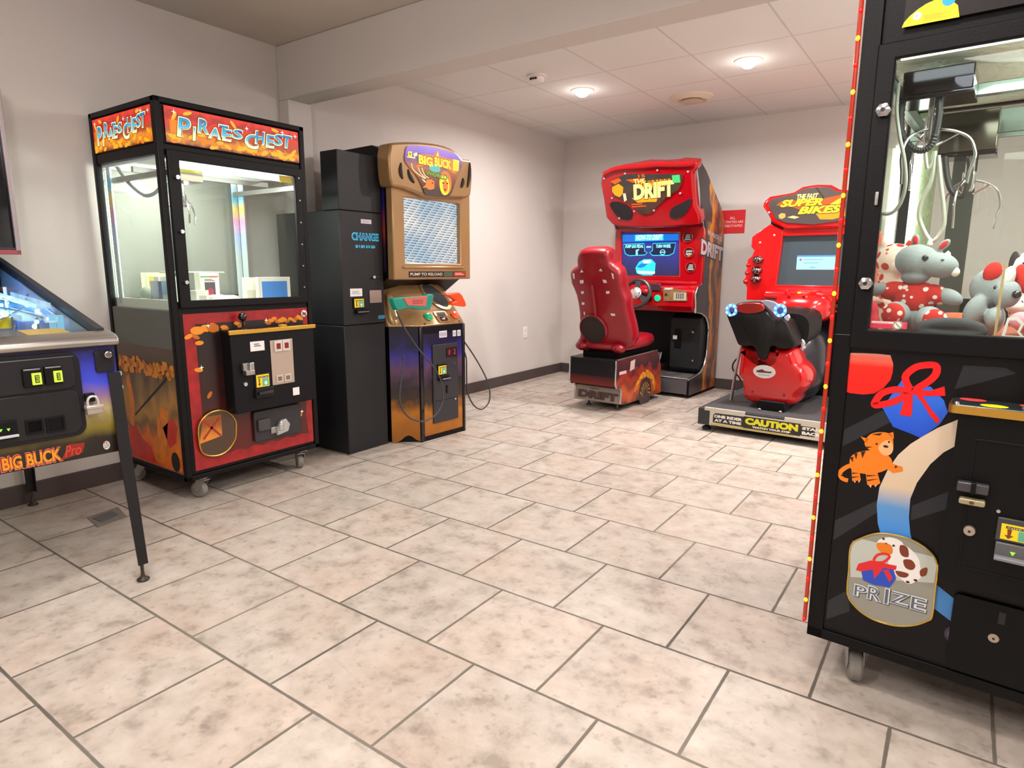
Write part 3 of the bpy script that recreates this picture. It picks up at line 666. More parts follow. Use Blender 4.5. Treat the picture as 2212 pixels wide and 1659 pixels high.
prize('carton', 'narrow white carton standing just left of the blue-faced box', 'box', 0.51, 0.16, -12, lambda b: (b.box(-0.035, 0.035, -0.02, 0.02, 0, 0.145, CARD), b.box(-0.025, 0.02, -0.0206, -0.02, 0.02, 0.08, M('#c8c4b4', 0.5))))
prize('blister_box', 'white blister box with a rainbow strip and a red item in the treasure case', 'box', 0.385, 0.36, 2, lambda b: (b.box(-0.055, 0.055, -0.025, 0.025, 0, 0.17, CARD), b.box(-0.05, 0.05, -0.0256, -0.025, 0.145, 0.152, M('#3a9a4a', 0.5)), b.box(0.0, 0.05, -0.0258, -0.025, 0.145, 0.152, M('#d8402a', 0.5)), b.box(-0.03, 0.03, -0.026, -0.025, 0.01, 0.12, M('#4a4048', 0.5)), b.ell(0, 0.065, 0.02, 0.024, -0.0265, M('#a83050', 0.4)), b.bars((-0.03, 0.125, 0.03, 0.138), 2, -0.0262, INK)))
prize('gift_bag', 'crumpled white pouch lying in front of the rainbow-strip box', 'bag', 0.36, 0.2, 10, lambda b: b.loft([[(x + 0.012 * math.sin(7 * t + k), 0.07 * math.cos(t) * w, 0.03 + 0.03 * math.sin(t) * w + 0.008 * math.sin(3 * t)) for t in [2 * PI * j / 16 for j in range(16)]] for k, (x, w) in enumerate(((-0.1, 0.25), (-0.07, 0.7), (-0.02, 1.0), (0.04, 0.95), (0.08, 0.6), (0.11, 0.3)))], M('#ddd6cc', 0.7)))
prize('toy_box', 'white box with pale blue picture behind the chute wall of the treasure case', 'box', 0.16, 0.34, -6, lambda b: (b.box(-0.05, 0.05, -0.03, 0.03, 0, 0.15, CARD), b.box(-0.04, 0.03, -0.0306, -0.03, 0.06, 0.13, M('#9cc0d8', 0.5)), b.ell(0, 0.095, 0.014, 0.02, -0.031, M('#50708a', 0.5))))
prize('small_carton', 'small white carton low in the left corner of the treasure case', 'box', 0.205, 0.13, 8, lambda b: (b.box(-0.035, 0.035, -0.03, 0.03, 0, 0.085, CARD), b.box(-0.02, 0.02, -0.0305, -0.03, 0.02, 0.06, M('#b8bcb4', 0.5))))
prize('disc_case', 'dark blue square case with a pale disc seen through the left side glass', 'case', 0.085, 0.30, 80, lambda b: (b.box(-0.065, 0.065, -0.008, 0.008, 0, 0.13, M('#3a4a68', 0.4)), b.ell(0, 0.065, 0.03, 0.03, -0.0085, M('#8aa0b4', 0.4))))
prize('green_pouch', 'grey green soft pouch behind the dark blue case at the side glass', 'bag', 0.1, 0.44, 70, lambda b: b.sph((0, 0, 0.05), (0.036, 0.028, 0.05), M('#8c9c88', 0.7)))
prize('display_box', 'yellowish white box standing at the rear of the treasure case', 'box', 0.2, 0.53, 0, lambda b: (b.box(-0.06, 0.06, -0.03, 0.03, 0, 0.17, M('#dcd8b8', 0.55)), b.box(-0.05, 0.05, -0.0306, -0.03, 0.1, 0.15, M('#c8b848', 0.5))))

# ================================================================ change machine
cg = thing('change_machine', 'tall narrow charcoal change machine with blue CHANGE lettering between two arcade cabinets', 'change machine', (0.645, 2.556, 0), 90)
CM = M('#1d1d20', 0.42, 0.0, spec=0.35, bump=0.2, bscale=400, var=0.05, vscale=4)
CW, CD = 0.333, 0.6
part('lower_cabinet', cg, lambda b: b.box(0, CW, 0.0, CD, 0.002, 0.80, CM), bevel=0.004)
part('upper_cabinet', cg, lambda b: b.box(0, CW, 0.0, CD, 0.803, 1.478, CM), bevel=0.004)
part('top_box', cg, lambda b: b.box(0.0, CW, 0.002, 0.15, 1.48, 1.815, CM), bevel=0.004)
def cbox(s, t=0.001, d0=0.0): return None
CYAN = M('#35b0d8', 0.4, emit=0.35); CYB = M('#145a88', 0.4)
def lab(name, r, m, t=0.0015, txt=None, col=None, bevel=0):
    def fn(b):
        b.box(r[0], r[2], -t, 0, r[1], r[3], m)
        if txt: b.bars((r[0] + (r[2] - r[0]) * 0.15, r[1] + (r[3] - r[1]) * 0.25, r[2] - (r[2] - r[0]) * 0.15, r[1] + (r[3] - r[1]) * 0.75), 3, -t - 0.0004, col or M('#9a98a0', 0.5))
    return part(name, cg, fn, bevel=bevel)
lab('paper_label', (0.162,1.41,0.245,1.435), M('#c9c4cc', 0.5), txt=True)
r = (0.091,1.314,0.295,1.349)
part('change_lettering', cg, lambda b: (b.text('CHANGE', r, -0.001, CYAN, bold=0.06, grow=0.006), b.text('CHANGE', r, -0.0014, CYB, bold=0.02)))
r2 = (0.108,1.263,0.275,1.282)
w = (r2[2] - r2[0]) / 4
part('value_lettering', cg, lambda b: [b.text(t, (r2[0] + w * (k + 0.08), r2[1], r2[0] + w * (k + 0.88), r2[3]), -0.001, CYAN, bold=0.03) for k, t in enumerate(('$1', '$5', '$10', '$20'))])
hx0, hz0, hx1, hz1 = (0.23,1.08,0.314,1.1)
part('door_handle', cg, lambda b: (b.box(hx0 + 0.02, hx1, -0.014, 0, hz0 + 0.003, hz1 - 0.003, M('#1c1c20', 0.3)), b.lathe([(0.0, -0.02), (0.011, -0.02), (0.013, 0.0)], (hx0 + 0.012, 0, (hz0 + hz1) / 2), CHROME, 'd', 14)), bevel=0.003)
lab('instruction_label', (0.057,0.975,0.151,1.022), WHITE, txt=True, bevel=0)
lab('coin_plate', (0.209,0.93,0.307,1.009), M('#a88f86', 0.4, 0.5), t=0.006, bevel=0.002)
sx0, sz0, sx1, sz1 = (0.08,0.908,0.155,0.96)
o = part('bill_acceptor', cg, lambda b: (b.box(sx0 - 0.006, sx1 + 0.006, -0.008, 0, sz0 - 0.006, sz1 + 0.006, BLACK), b.box(sx0 + 0.006, sx1 + 0.016, -0.026, 0, sz0 - 0.04, sz0 - 0.012, BLACK), b.box(sx0 + 0.012, sx1 + 0.02, -0.034, -0.02, sz0 - 0.03, sz0 - 0.024, M('#6f6f74', 0.4))), bevel=0.002)
part('sticker', o, lambda b: bill_sticker(b, sx0, sz0, sx1, sz1, -0.0085))
lab('blue_label', (0.277,0.828,0.333,0.85), M('#2f7fae', 0.4))
# ================================================================ hunting game cabinet
bb = thing('shooting_cabinet', 'gold brown framed shooting game cabinet with domed lit marquee and two toy guns', 'arcade machine', (0.803, 3.044, 0), 86)
GB = M('#a27d52', 0.28, 0.3, coat=0.35, var=0.06, vscale=5); GBL = M('#a5865a', 0.25, 0.3, coat=0.4); BBK = M('#08070b', 0.42, spec=0.22)
HUNT = ART('hunting_scene', ((0.0, '#8f5410'), (0.25, '#b06a14'), (0.36, '#3a2a1a'), (0.5, '#2a2028'), (0.62, '#5a3a58'), (0.74, '#2c2a86'), (0.86, '#17143c'), (1.0, '#100e18')), 2, 0.0, 0.77, 9, 0.16, rough=0.3)
CZ = 0.77
part('pedestal', bb, lambda b: b.prism([(0.004, 0.006), (0.402, 0.006), (0.6, 0.204), (0.6, 0.66), (-0.136, 0.66), (-0.136, 0.146)], 0.004, CZ, BBK, 'z'))
# splayed left side panel with an arched foot
sq2 = math.sqrt(0.5)
mb = MB(); mb.X = Matrix.Translation((-0.14, 0.14, 0)) @ Matrix.Rotation(R(-45), 4, 'Z')
LW = 0.14 / sq2
arch = [(0.0, 0.0), (0.03, 0.0)] + [(0.05 + 0.12 * k / 8, 0.004 + 0.045 * math.sin(PI * k / 8)) for k in range(1, 8)] + [(LW - 0.0, 0.0), (LW, CZ), (0.0, CZ)]
mb.prism(arch, -0.006, 0.004, HUNT)
mb.build('side_panel', bb)
mb = MB(); mb.box(0.0, 0.406, -0.006, 0.006, 0.0, CZ, BBK)
mb.flat(rect(0.02, 0.035, 0.385, CZ - 0.05), -0.0065, HUNT)
mb.build('front_panel', bb, bevel=0.002)
part('corner_trim', bb, lambda b: b.box(-0.012, 0.014, -0.012, 0.012, 0.0, CZ, BLACKG), bevel=0.005)
part('corner_trim', bb, lambda b: b.box(0.394, 0.414, -0.012, 0.01, 0.0, CZ, BLACKG), bevel=0.005)
r = (0.097,0.11,0.334,0.643)
cdoor = part('coin_door', bb, lambda b: (b.box(r[0], r[2], -0.016, -0.006, r[1], r[3], M('#2b2a30', 0.4)), b.box(r[0] + 0.012, r[2] - 0.012, -0.0175, -0.0155, r[1] + 0.15, r[1] + 0.154, BLACK)), bevel=0.003)
c = (0.222,0.549,0.324,0.616)
REDL = M('#e0405c', 0.4, emit=0.9)
o = part('credit_display', cdoor, lambda b: (b.box(c[0], c[2], -0.02, -0.015, c[1], c[3], M('#2a1016', 0.3)), b.text('0', (c[0] + 0.018, c[1] + 0.018, c[0] + 0.034, c[3] - 0.016), -0.0205, REDL), b.text('2', (c[2] - 0.034, c[1] + 0.018, c[2] - 0.016, c[3] - 0.016), -0.0205, REDL)))
sx0, sz0, sx1, sz1 = (0.138,0.441,0.211,0.499)
o = part('bill_acceptor', cdoor, lambda b: (b.box(sx0 - 0.005, sx1 + 0.005, -0.024, -0.015, sz0 - 0.004, sz1 + 0.012, BLACK), b.box(sx0 + 0.004, sx1 + 0.014, -0.04, -0.015, sz0 - 0.042, sz0 - 0.008, BLACK), b.box(sx0 + 0.02, sx1 + 0.022, -0.046, -0.036, sz0 - 0.034, sz0 - 0.028, M('#8a8a90', 0.35))), bevel=0.002)
part('sticker', o, lambda b: bill_sticker(b, sx0, sz0, sx1, sz1, -0.0245))
for q in [(0.299,0.501),(0.299,0.253)]:
    part('door_lock', cdoor, lambda b: b.lathe([(0.0, -0.024), (0.008, -0.024), (0.01, -0.015)], (q[0], 0, q[1]), CHROME, 'd', 12))
part('coin_reject', cdoor, lambda b: b.box(0.222 - 0.008, 0.222 + 0.008, -0.02, -0.015, 0.304, 0.359, BLACK))
for s, nm in (("1190,478 1260,530", 'price_card'), ("1312,470 1342,522", 'notice_card'), ("1352,466 1382,518", 'notice_card')): pass
for nm, r in (('price_card', (0.167,0.687,0.239,0.732)), ('notice_card', (0.296,0.687,0.328,0.727)), ('notice_card', (0.34,0.686,0.373,0.727))):
    part(nm, bb, lambda b: (b.box(r[0], r[2], -0.008, -0.006, r[1], r[3], M('#d5d1da', 0.5)), b.box(r[0] + 0.006, r[2] - 0.006, -0.0084, -0.008, r[1] + 0.008, r[3] - 0.01, M('#aeaab4', 0.5))))
# ---- control panel: gold plastic wedge leaning back
PT = 1.07
lo_ = [(-0.142, 0.142), (0.0, -0.004), (0.406, -0.004), (0.606, 0.2), (0.6, 0.45), (-0.142, 0.45)]
hi_ = [(-0.13, 0.34), (0.03, 0.25), (0.376, 0.25), (0.5, 0.34), (0.5, 0.45), (-0.13, 0.45)]
md_ = [(a[0], a[1]) for a in lo_]
part('control_panel', bb, lambda b: b.loft([[(u, d, CZ) for u, d in lo_], [(u, d, CZ + 0.01) for u, d in md_], [(u, d, PT) for u, d in hi_]], GB), bevel=0.012, seg=3)
TX = tilt(-0.004, CZ + 0.01, math.degrees(math.atan2(0.254, 0.29)))
def onpanel(fn):
    def g(b): b.X = TX; fn(b)
    return g
cpl = part('left_hip', bb, lambda b: b.loft([[(-0.092 + 0.02 * t + 0.045 * math.cos(a) * s, 0.13 + 0.08 * t + 0.035 * math.sin(a) * s, CZ + 0.005 + 0.21 * t) for a in [2 * PI * k / 14 for k in range(14)]] for t, s in ((0, 1.1), (0.25, 1.15), (0.5, 0.9), (0.75, 0.75), (0.95, 0.6), (1.0, 0.3))], GBL), sub=1, label='rounded gold holster hump')
part('speaker', bb, onpanel(lambda b: (b.prism([(0.29 + 0.075 * math.cos(R(15 * k)) - 0.03 * math.sin(R(15 * k)), 0.235 + 0.1 * math.sin(R(15 * k))) for k in range(24)], -0.003, 0.004, M('#3c3c42', 0.8)), b.ring([(0.29 + 0.087 * math.cos(R(15 * k)) - 0.034 * math.sin(R(15 * k)), 0.235 + 0.115 * math.sin(R(15 * k))) for k in range(24)], 0.024, -0.006, GBL))))
for nm, u, v, m in (('start_button', 0.107, 0.06, M('#14a368', 0.35, emit=0.15)), ('start_button', 0.36, 0.06, M('#f2501a', 0.35, emit=0.2))):
    o = part(nm, bb, onpanel(lambda b: b.lathe([(0.03, -0.002), (0.032, -0.01), (0.024, -0.014), (0.022, -0.02), (0.0, -0.022)], (u, 0, v), m, 'd', 20)))
part('trackball_recess', bb, onpanel(lambda b: (b.prism(rrect(0.175, 0.008, 0.29, 0.1, 0.012), -0.006, 0.0, GBL), b.prism(rrect(0.195, 0.06, 0.275, 0.09, 0.008), -0.0075, -0.003, DARK), b.prism(rrect(0.2, 0.016, 0.265, 0.052, 0.012), -0.0075, -0.003, DARK), b.sph((0.232, -0.008, 0.036), (0.02, 0.01, 0.014), CHROME))))
for u, v in ((0.045, 0.008), (0.372, 0.008)):
    part('panel_bolt', bb, onpanel(lambda b: b.lathe([(0.0, -0.004), (0.006, -0.003), (0.007, 0.0)], (u, 0, v), DARK, 'd', 10)))
# ---- screen housing
HC, HW, HD = 0.2, 0.352, 0.09
hx0, hx1 = HC - HW, HC + HW
part('housing_back', bb, lambda b: b.prism([(HD + 0.06, 1.075), (HD + 0.02, 1.09), (HD + 0.02, 1.84), (0.25, 1.90), (0.62, 1.90), (0.66, 1.7), (0.66, 0.78), (0.30, 0.85), (0.3, 0.98)], hx0 + 0.008, hx1 - 0.008, BBK, 'u'), bevel=0.004)
part('side_graphic', bb, lambda b: b.flat([(HD + 0.05, 1.12), (HD + 0.22, 1.12), (HD + 0.22, 1.66), (HD + 0.05, 1.66)], hx0 + 0.006, ART('side_stripe', ((0.0, '#1c1a2a'), (0.3, '#3a2438'), (0.5, '#a03828'), (0.75, '#2a2470'), (1.0, '#14123a')), 2, 1.1, 1.66, 6, 0.1), 'u'))
sc = [(-0.055, 1.18), (0.452, 1.18), (0.452, 1.58), (-0.055, 1.58)]
mb = MB(); mb.frame(rect(hx0, 1.072, hx1, 1.66), [(u, z) for u, z in rect(-0.055, 1.178, 0.452, 1.582)], HD - 0.03, HD + 0.03, GB)
mb.build('screen_bezel', bb, bevel=0.008, seg=3)
def screen_hatch():
    m = bpy.data.materials.new('hunting_screen'); m.use_nodes = True
    nt = m.node_tree; b = nt.nodes['Principled BSDF']; lk = nt.links.new
    def mth(op, a, c=None, k=None):
        n = nt.nodes.new('ShaderNodeMath'); n.operation = op
        for i, x in enumerate((a, c, k)):
            if x is None: continue
            if isinstance(x, (int, float)): n.inputs[i].default_value = x
            else: lk(x, n.inputs[i])
        return n.outputs[0]
    tc = nt.nodes.new('ShaderNodeTexCoord'); sp = nt.nodes.new('ShaderNodeSeparateXYZ'); lk(tc.outputs['Object'], sp.inputs[0])
    v = mth('DIVIDE', mth('MULTIPLY_ADD', sp.outputs[0], 0.06, sp.outputs[2]), 0.0165); row = mth('FLOOR', v)
    u = mth('FRACT', mth('MULTIPLY_ADD', row, -0.23, mth('DIVIDE', sp.outputs[0], 0.062)))
    dark = mth('MULTIPLY', mth('LESS_THAN', mth('FRACT', v), 0.5), mth('MULTIPLY', mth('GREATER_THAN', u, 0.16), 0.55))
    n = nt.nodes.new('ShaderNodeTexNoise'); n.inputs['Scale'].default_value = 4; lk(tc.outputs['Object'], n.inputs['Vector'])
    cr = nt.nodes.new('ShaderNodeValToRGB'); cr.color_ramp.elements[0].position = 0.35; cr.color_ramp.elements[0].color = (0.5, 0.66, 0.8, 1); cr.color_ramp.elements[1].position = 0.62; cr.color_ramp.elements[1].color = (0.95, 0.95, 0.92, 1)
    lk(n.outputs['Fac'], cr.inputs[0])
    sc = nt.nodes.new('ShaderNodeVectorMath'); sc.operation = 'SCALE'; lk(cr.outputs[0], sc.inputs[0]); lk(mth('SUBTRACT', 0.92, mth('MULTIPLY', dark, mth('MULTIPLY_ADD', u, 0.7, 0.6))), sc.inputs['Scale'])
    b.inputs['Base Color'].default_value = (0.01, 0.01, 0.01, 1); b.inputs['Roughness'].default_value = 0.2
    lk(sc.outputs[0], b.inputs['Emission Color']); b.inputs['Emission Strength'].default_value = 1.0
    return m
part('screen', bb, lambda b: b.box(-0.064, 0.461, HD + 0.004, HD + 0.018, 1.17, 1.59, screen_hatch()))
part('sill_ledge', bb, lambda b: b.box(-0.08, 0.475, HD - 0.045, HD - 0.02, 1.145, 1.158, GBL), bevel=0.005)
r = (-0.03, 1.087, 0.5, 1.125)
def strip(b):
    b.box(r[0], r[2], HD - 0.0325, HD - 0.03, r[1], r[3], M('#2a1a14', 0.4))
    b.text('PUMP TO RELOAD', (r[0] + 0.012, r[1] + 0.011, r[0] + 0.3, r[3] - 0.009), HD - 0.033, M('#e8dcc4', 0.4), bold=0.01)
    b.box(r[0] + 0.315, r[0] + 0.4, HD - 0.033, HD - 0.0325, r[1] + 0.004, r[3] - 0.004, M('#4a5a4a', 0.4)); b.box(r[0] + 0.41, r[2] - 0.004, HD - 0.033, HD - 0.0325, r[1] + 0.004, r[3] - 0.004, M('#a8322c', 0.4))
    b.bars((r[0] + 0.422, r[1] + 0.012, r[2] - 0.02, r[1] + 0.03), 2, HD - 0.0334, M('#e8c8a8', 0.4))
part('instruction_strip', bb, strip)
# ---- domed header
hd = [(-0.183,1.881),(-0.127,1.893),(-0.052,1.906),(0.062,1.921),(0.182,1.93),(0.265,1.929),(0.329,1.922),(0.385,1.905),(0.42,1.881),(0.438,1.869),(0.52,1.873),(0.534,1.82),(0.535,1.741),(0.527,1.68),(0.52,1.641),(0.473,1.617),(0.301,1.605),(0.174,1.597),(0.093,1.594),(0.014,1.612),(-0.08,1.63),(-0.183,1.634),(-0.194,1.678),(-0.198,1.717),(-0.201,1.77),(-0.201,1.81)]
hd = [(u + 0.0, z) for u, z in hd]
part('marquee_shell', bb, lambda b: b.prism(hd, 0.02, 0.138, GB), bevel=0.014, seg=3)
mo = [(-0.051,1.882),(0.057,1.898),(0.136,1.904),(0.197,1.903),(0.323,1.896),(0.388,1.881),(0.418,1.842),(0.418,1.806),(0.368,1.723),(0.319,1.636),(0.279,1.61),(0.182,1.606),(0.089,1.606),(0.062,1.649),(0.013,1.714),(-0.061,1.771),(-0.081,1.803),(-0.073,1.845)]
MBK = ART('sunset_marquee', ((0.0, '#2a1408'), (0.25, '#7a3208'), (0.45, '#a85a20'), (0.62, '#6a3a78'), (0.75, '#7a50b8'), (1.0, '#9a78d8')), 2, 1.64, 1.915, 8, 0.1, emit=1.15)
YE = M('#ffdc10', 0.4, emit=1.05); OR = M('#f07818', 0.4, emit=0.95); GN = M('#58c028', 0.4, emit=0.95); CRM = M('#ffe0a0', 0.4, emit=1.0); TEA = M('#5ab8b0', 0.4, emit=0.9); BRN = M('#30160a', 0.5)
mq = MB(); mq.prism(spline(mo, 3, True), 0.012, 0.018, MBK)
mq.build('marquee', bb)
g = MB()
def poly6(pts, c, m): g.flat(pts, c, m)
g.flat([(0.002,1.762),(0.022,1.781),(0.051,1.848),(0.159,1.854),(0.188,1.883),(0.2,1.889),(0.212,1.858),(0.313,1.851),(0.339,1.854),(0.396,1.853),(0.391,1.787),(0.35,1.762),(0.294,1.779),(0.21,1.795),(0.129,1.794),(0.069,1.781)], 0.0108, OR)
for t, q in (('BIG', (0.029,1.788,0.151,1.845)), ('BUCK', (0.167,1.79,0.321,1.848))):
    g.text(t, q, 0.0104, BRN, bold=0.05, grow=0.004, rise=-0.006); g.text(t, q, 0.0100, YE, bold=0.045, rise=-0.006)
g.flat([(0.339,1.854),(0.396,1.853),(0.388,1.786),(0.334,1.781)], 0.0104, YE)
for k in range(3): g.flat([(0.347,1.835),(0.387,1.837),(0.387,1.835),(0.347,1.833)] if k == 0 else ([(0.347,1.819),(0.384,1.821),(0.384,1.818),(0.347,1.817)] if k == 1 else [(0.344,1.803),(0.382,1.804),(0.382,1.802),(0.344,1.8)]), 0.0099, OR)
g.flat([(-0.056,1.849),(-0.024,1.853),(-0.025,1.822),(-0.057,1.818)], 0.0104, YE); g.text('Y', (-0.051,1.824,-0.03,1.843), 0.01, BRN, bold=0.05)
g.flat([(-0.013,1.842),(0.016,1.854),(0.023,1.836),(-0.008,1.823)], 0.0104, CRM); g.flat([(-0.068,1.818),(0.004,1.822),(-0.0,1.813),(-0.068,1.813)], 0.0104, CRM)
g.flat([(0.187,1.852),(0.198,1.888),(0.206,1.854)], 0.0103, CRM)
g.ell(*(0.169,1.776), 0.05, 0.025, 0.0102, TEA)
q = (0.088,1.728,0.276,1.755)
g.text('WORLD', q, 0.0100, BRN, bold=0.05, grow=0.004, rise=-0.012); g.text('WORLD', q, 0.0096, GN, bold=0.02, rise=-0.012)
# plain antlered deer and big-cat heads
for s in ("800,530 830,660 960,790 1080,850", "960,620 1000,740 1110,850", "1030,640 1080,780 1190,840", "900,600 940,720 1040,800"): pass
for pth in ([(-0.03,1.783),(-0.018,1.748),(0.032,1.721),(0.082,1.704)], [(0.025,1.764),(0.044,1.734),(0.09,1.705)], [(0.056,1.765),(0.079,1.726),(0.114,1.71)]): g.ring(spline(pth, 4), 0.006, 0.0105, CRM, closed=False)
g.flat([(0.094,1.7),(0.139,1.705),(0.163,1.693),(0.162,1.65),(0.129,1.639),(0.1,1.641),(0.085,1.665)], 0.0104, OR)
g.flat([(0.051,1.704),(0.078,1.693),(0.093,1.677),(0.07,1.684)], 0.0103, CRM); g.flat([(0.057,1.646),(0.093,1.672),(0.101,1.65)], 0.0103, OR); g.ell(*(0.146,1.683), 0.006, 0.006, 0.0098, BRN, n=10)
g.ell(*(0.263,1.695), 0.058, 0.075, 0.0105, OR, n=20); g.ell(*(0.254,1.679), 0.045, 0.062, 0.0101, YE, n=20); g.ell(*(0.262,1.674), 0.024, 0.04, 0.0098, OR, n=16)
for s_ in [(0.242,1.693),(0.28,1.694),(0.258,1.653)]: g.ell(s_[0], s_[1], 0.008, 0.006, 0.0095, BRN, n=10)
g.build('marquee_artwork', bb)
SL = M('#33261a', 0.7)
for pth in (spline([(-0.107,1.776),(-0.114,1.74),(-0.11,1.706),(-0.097,1.683)], 4), spline([(-0.052,1.745),(-0.042,1.714),(-0.024,1.688),(-0.003,1.67)], 4), spline([(0.443,1.746),(0.436,1.713),(0.42,1.681)], 4), spline([(0.509,1.853),(0.503,1.768),(0.483,1.69)], 4)):
    n_ = len(pth); mb = MB(); mb.tube([(u, 0.02, z) for u, z in pth], 0.012, SL, 8, rr=[0.004 + 0.01 * math.sin(PI * (k + 0.5) / n_) for k in range(n_)]); mb.build('speaker_slot', bb)
# ---- the two toy guns with their cables
BBM = Matrix.Translation((0.803, 3.044, 0)) @ Matrix.Rotation(R(86), 4, 'Z')
def gun(name, label, outline, d, body, panel, cable, hole=None):
    t = thing('light_gun', label, 'toy gun', tuple(BBM @ Vector((0, 0, 0))), 86, 'toy guns of the shooting cabinet')
    part('gun_body', t, lambda b: b.prism(outline, d, d + 0.045, body), bevel=0.01, seg=3)
    if panel: 
        def pf(b):
            b.prism(panel, d - 0.004, d + 0.01, M('#c8645a', 0.4)); r_ = (min(p[0] for p in panel), min(p[1] for p in panel), max(p[0] for p in panel), max(p[1] for p in panel))
            w_, h_ = r_[2] - r_[0], r_[3] - r_[1]
            for k in range(3): b.box(r_[0] + w_ * 0.35, r_[2] - w_ * 0.2, d - 0.0048, d - 0.004, r_[1] + h_ * (0.3 + 0.15 * k), r_[1] + h_ * (0.36 + 0.15 * k), M('#8a2a28', 0.5))
        part('grip_plate', t, pf, bevel=0.002)
    part('cable', t, lambda b: b.tube(cable, 0.0055, M('#3d3d42', 0.45), 8))
    if hole: hole(t)
    return t
GRN = M('#0e8a78', 0.4, var=0.08)
AF = "200,490 430,468 1010,425 1035,395 1160,392 1192,430 1155,600 1110,750 1000,755 860,765 640,725 480,742 400,780 300,770 250,640"
c1 = [(-0.257,0.888),(-0.228,0.832),(-0.19,0.771),(-0.096,0.655),(0.037,0.518),(0.101,0.429),(0.127,0.342),(0.118,0.26),(0.06,0.194),(-0.042,0.163),(-0.148,0.194),(-0.212,0.245),(-0.247,0.312),(-0.251,0.369),(-0.234,0.472),(-0.209,0.568),(-0.21,0.617)]
gun('light_gun', 'green toy gun with a pink grip plate resting across the control panel', [(-0.272,0.966),(-0.195,0.969),(0.008,0.974),(0.017,0.982),(0.063,0.981),(0.075,0.971),(0.06,0.926),(0.043,0.886),(0.002,0.886),(-0.049,0.886),(-0.126,0.9),(-0.181,0.898),(-0.208,0.89),(-0.242,0.894),(-0.257,0.927)], -0.06, GRN,
    [(-0.187,0.966),(0.015,0.971),(-0.003,0.906),(-0.155,0.918)], spline([(u, -0.075, z) for u, z in c1], 4))
c2 = [(0.618,0.619),(0.725,0.503),(0.839,0.356),(0.905,0.241),(0.921,0.148),(0.898,0.089),(0.824,0.057),(0.746,0.091),(0.684,0.167),(0.657,0.24),(0.652,0.37),(0.65,0.481),(0.617,0.552)]
ORG = M('#f0481a', 0.35, emit=0.1)
gun('light_gun', 'orange toy gun sticking out at the right of the control panel', [(0.199,0.974),(0.239,0.979),(0.344,0.984),(0.373,0.964),(0.401,0.923),(0.414,0.894),(0.397,0.885),(0.334,0.894),(0.278,0.902),(0.262,0.917),(0.314,0.93),(0.263,0.959)], -0.03, ORG, None, spline([(u, 0.2, z) for u, z in c2], 4))
# ================================================================ pinball machine
pb = thing('pinball_machine', 'pinball machine with blue lit playfield, padlocked coin door and black legs', 'pinball machine', (1.20, 0.75, 0), 87)
HWD = 0.283
PBK = M('#0f0e12', 0.42, spec=0.35, bump=0.1, bscale=300)
ZB, ZF, LEN = 0.487, 0.875, 1.15
def rail_z(d): return 0.905 + 0.233 * d
part('cabinet', pb, lambda b: (b.prism([(0.0, ZB), (0.03, ZB), (LEN, ZB + 0.02), (LEN, rail_z(LEN) - 0.02), (0.0, ZF)], -HWD, -HWD + 0.02, PBK, 'u'), b.prism([(0.0, ZB), (0.03, ZB), (LEN, ZB + 0.02), (LEN, rail_z(LEN) - 0.02), (0.0, ZF)], HWD - 0.02, HWD, PBK, 'u'), b.box(-HWD + 0.02, HWD - 0.02, 0.0, 0.02, ZB, ZF, PBK), b.box(-HWD + 0.02, HWD - 0.02, 0.02, LEN, ZB, ZB + 0.015, PBK), b.box(-HWD + 0.02, HWD - 0.02, LEN - 0.02, LEN, ZB, rail_z(LEN) - 0.02, PBK)), bevel=0.003)
PBA = ART('pinball_front', ((0.0, '#1a1310'), (0.16, '#2a2018'), (0.28, '#8a7a2a'), (0.42, '#b8a878'), (0.55, '#8a6a90'), (0.68, '#3a46c8'), (0.85, '#2c2e9a'), (1.0, '#17152a')), 2, ZB, ZF, 9, 0.07, rough=0.35)
part('front_artwork', pb, lambda b: b.box(-HWD, HWD, -0.003, 0.0, ZB, ZF, PBA))
SILV = M('#a8a29c', 0.32, 0.85)
part('lockdown_bar', pb, lambda b: b.prism([(-0.022, 0.872), (-0.03, 0.885), (-0.022, 0.902), (0.0, 0.912), (0.055, 0.922), (0.055, 0.9), (0.0, 0.875)], -HWD - 0.012, HWD + 0.012, SILV, 'u'), bevel=0.006)
for s in (-1, 1):
    part('side_rail', pb, lambda b: b.prism([(0.0, rail_z(0) - 0.025), (LEN, rail_z(LEN) - 0.03), (LEN, rail_z(LEN)), (0.0, rail_z(0))], s * HWD - 0.004 * s, s * HWD + 0.006 * s, SILV, 'u'))
    part('glass_channel', pb, lambda b: b.prism([(0.05, rail_z(0.05) - 0.014), (LEN, rail_z(LEN) - 0.014), (LEN, rail_z(LEN) + 0.012), (0.05, rail_z(0.05) + 0.012)], s * (HWD - 0.03), s * (HWD - 0.006), M('#1c1b22', 0.5), 'u'))
part('playfield_glass', pb, lambda b: b.prism([(0.05, rail_z(0.05) - 0.006), (LEN - 0.05, rail_z(LEN - 0.05) - 0.006), (LEN - 0.05, rail_z(LEN - 0.05) - 0.002), (0.05, rail_z(0.05) - 0.002)], -HWD + 0.02, HWD - 0.02, GLASS('playfield_glass', (0.97, 0.99, 1.0), 0.05), 'u'))
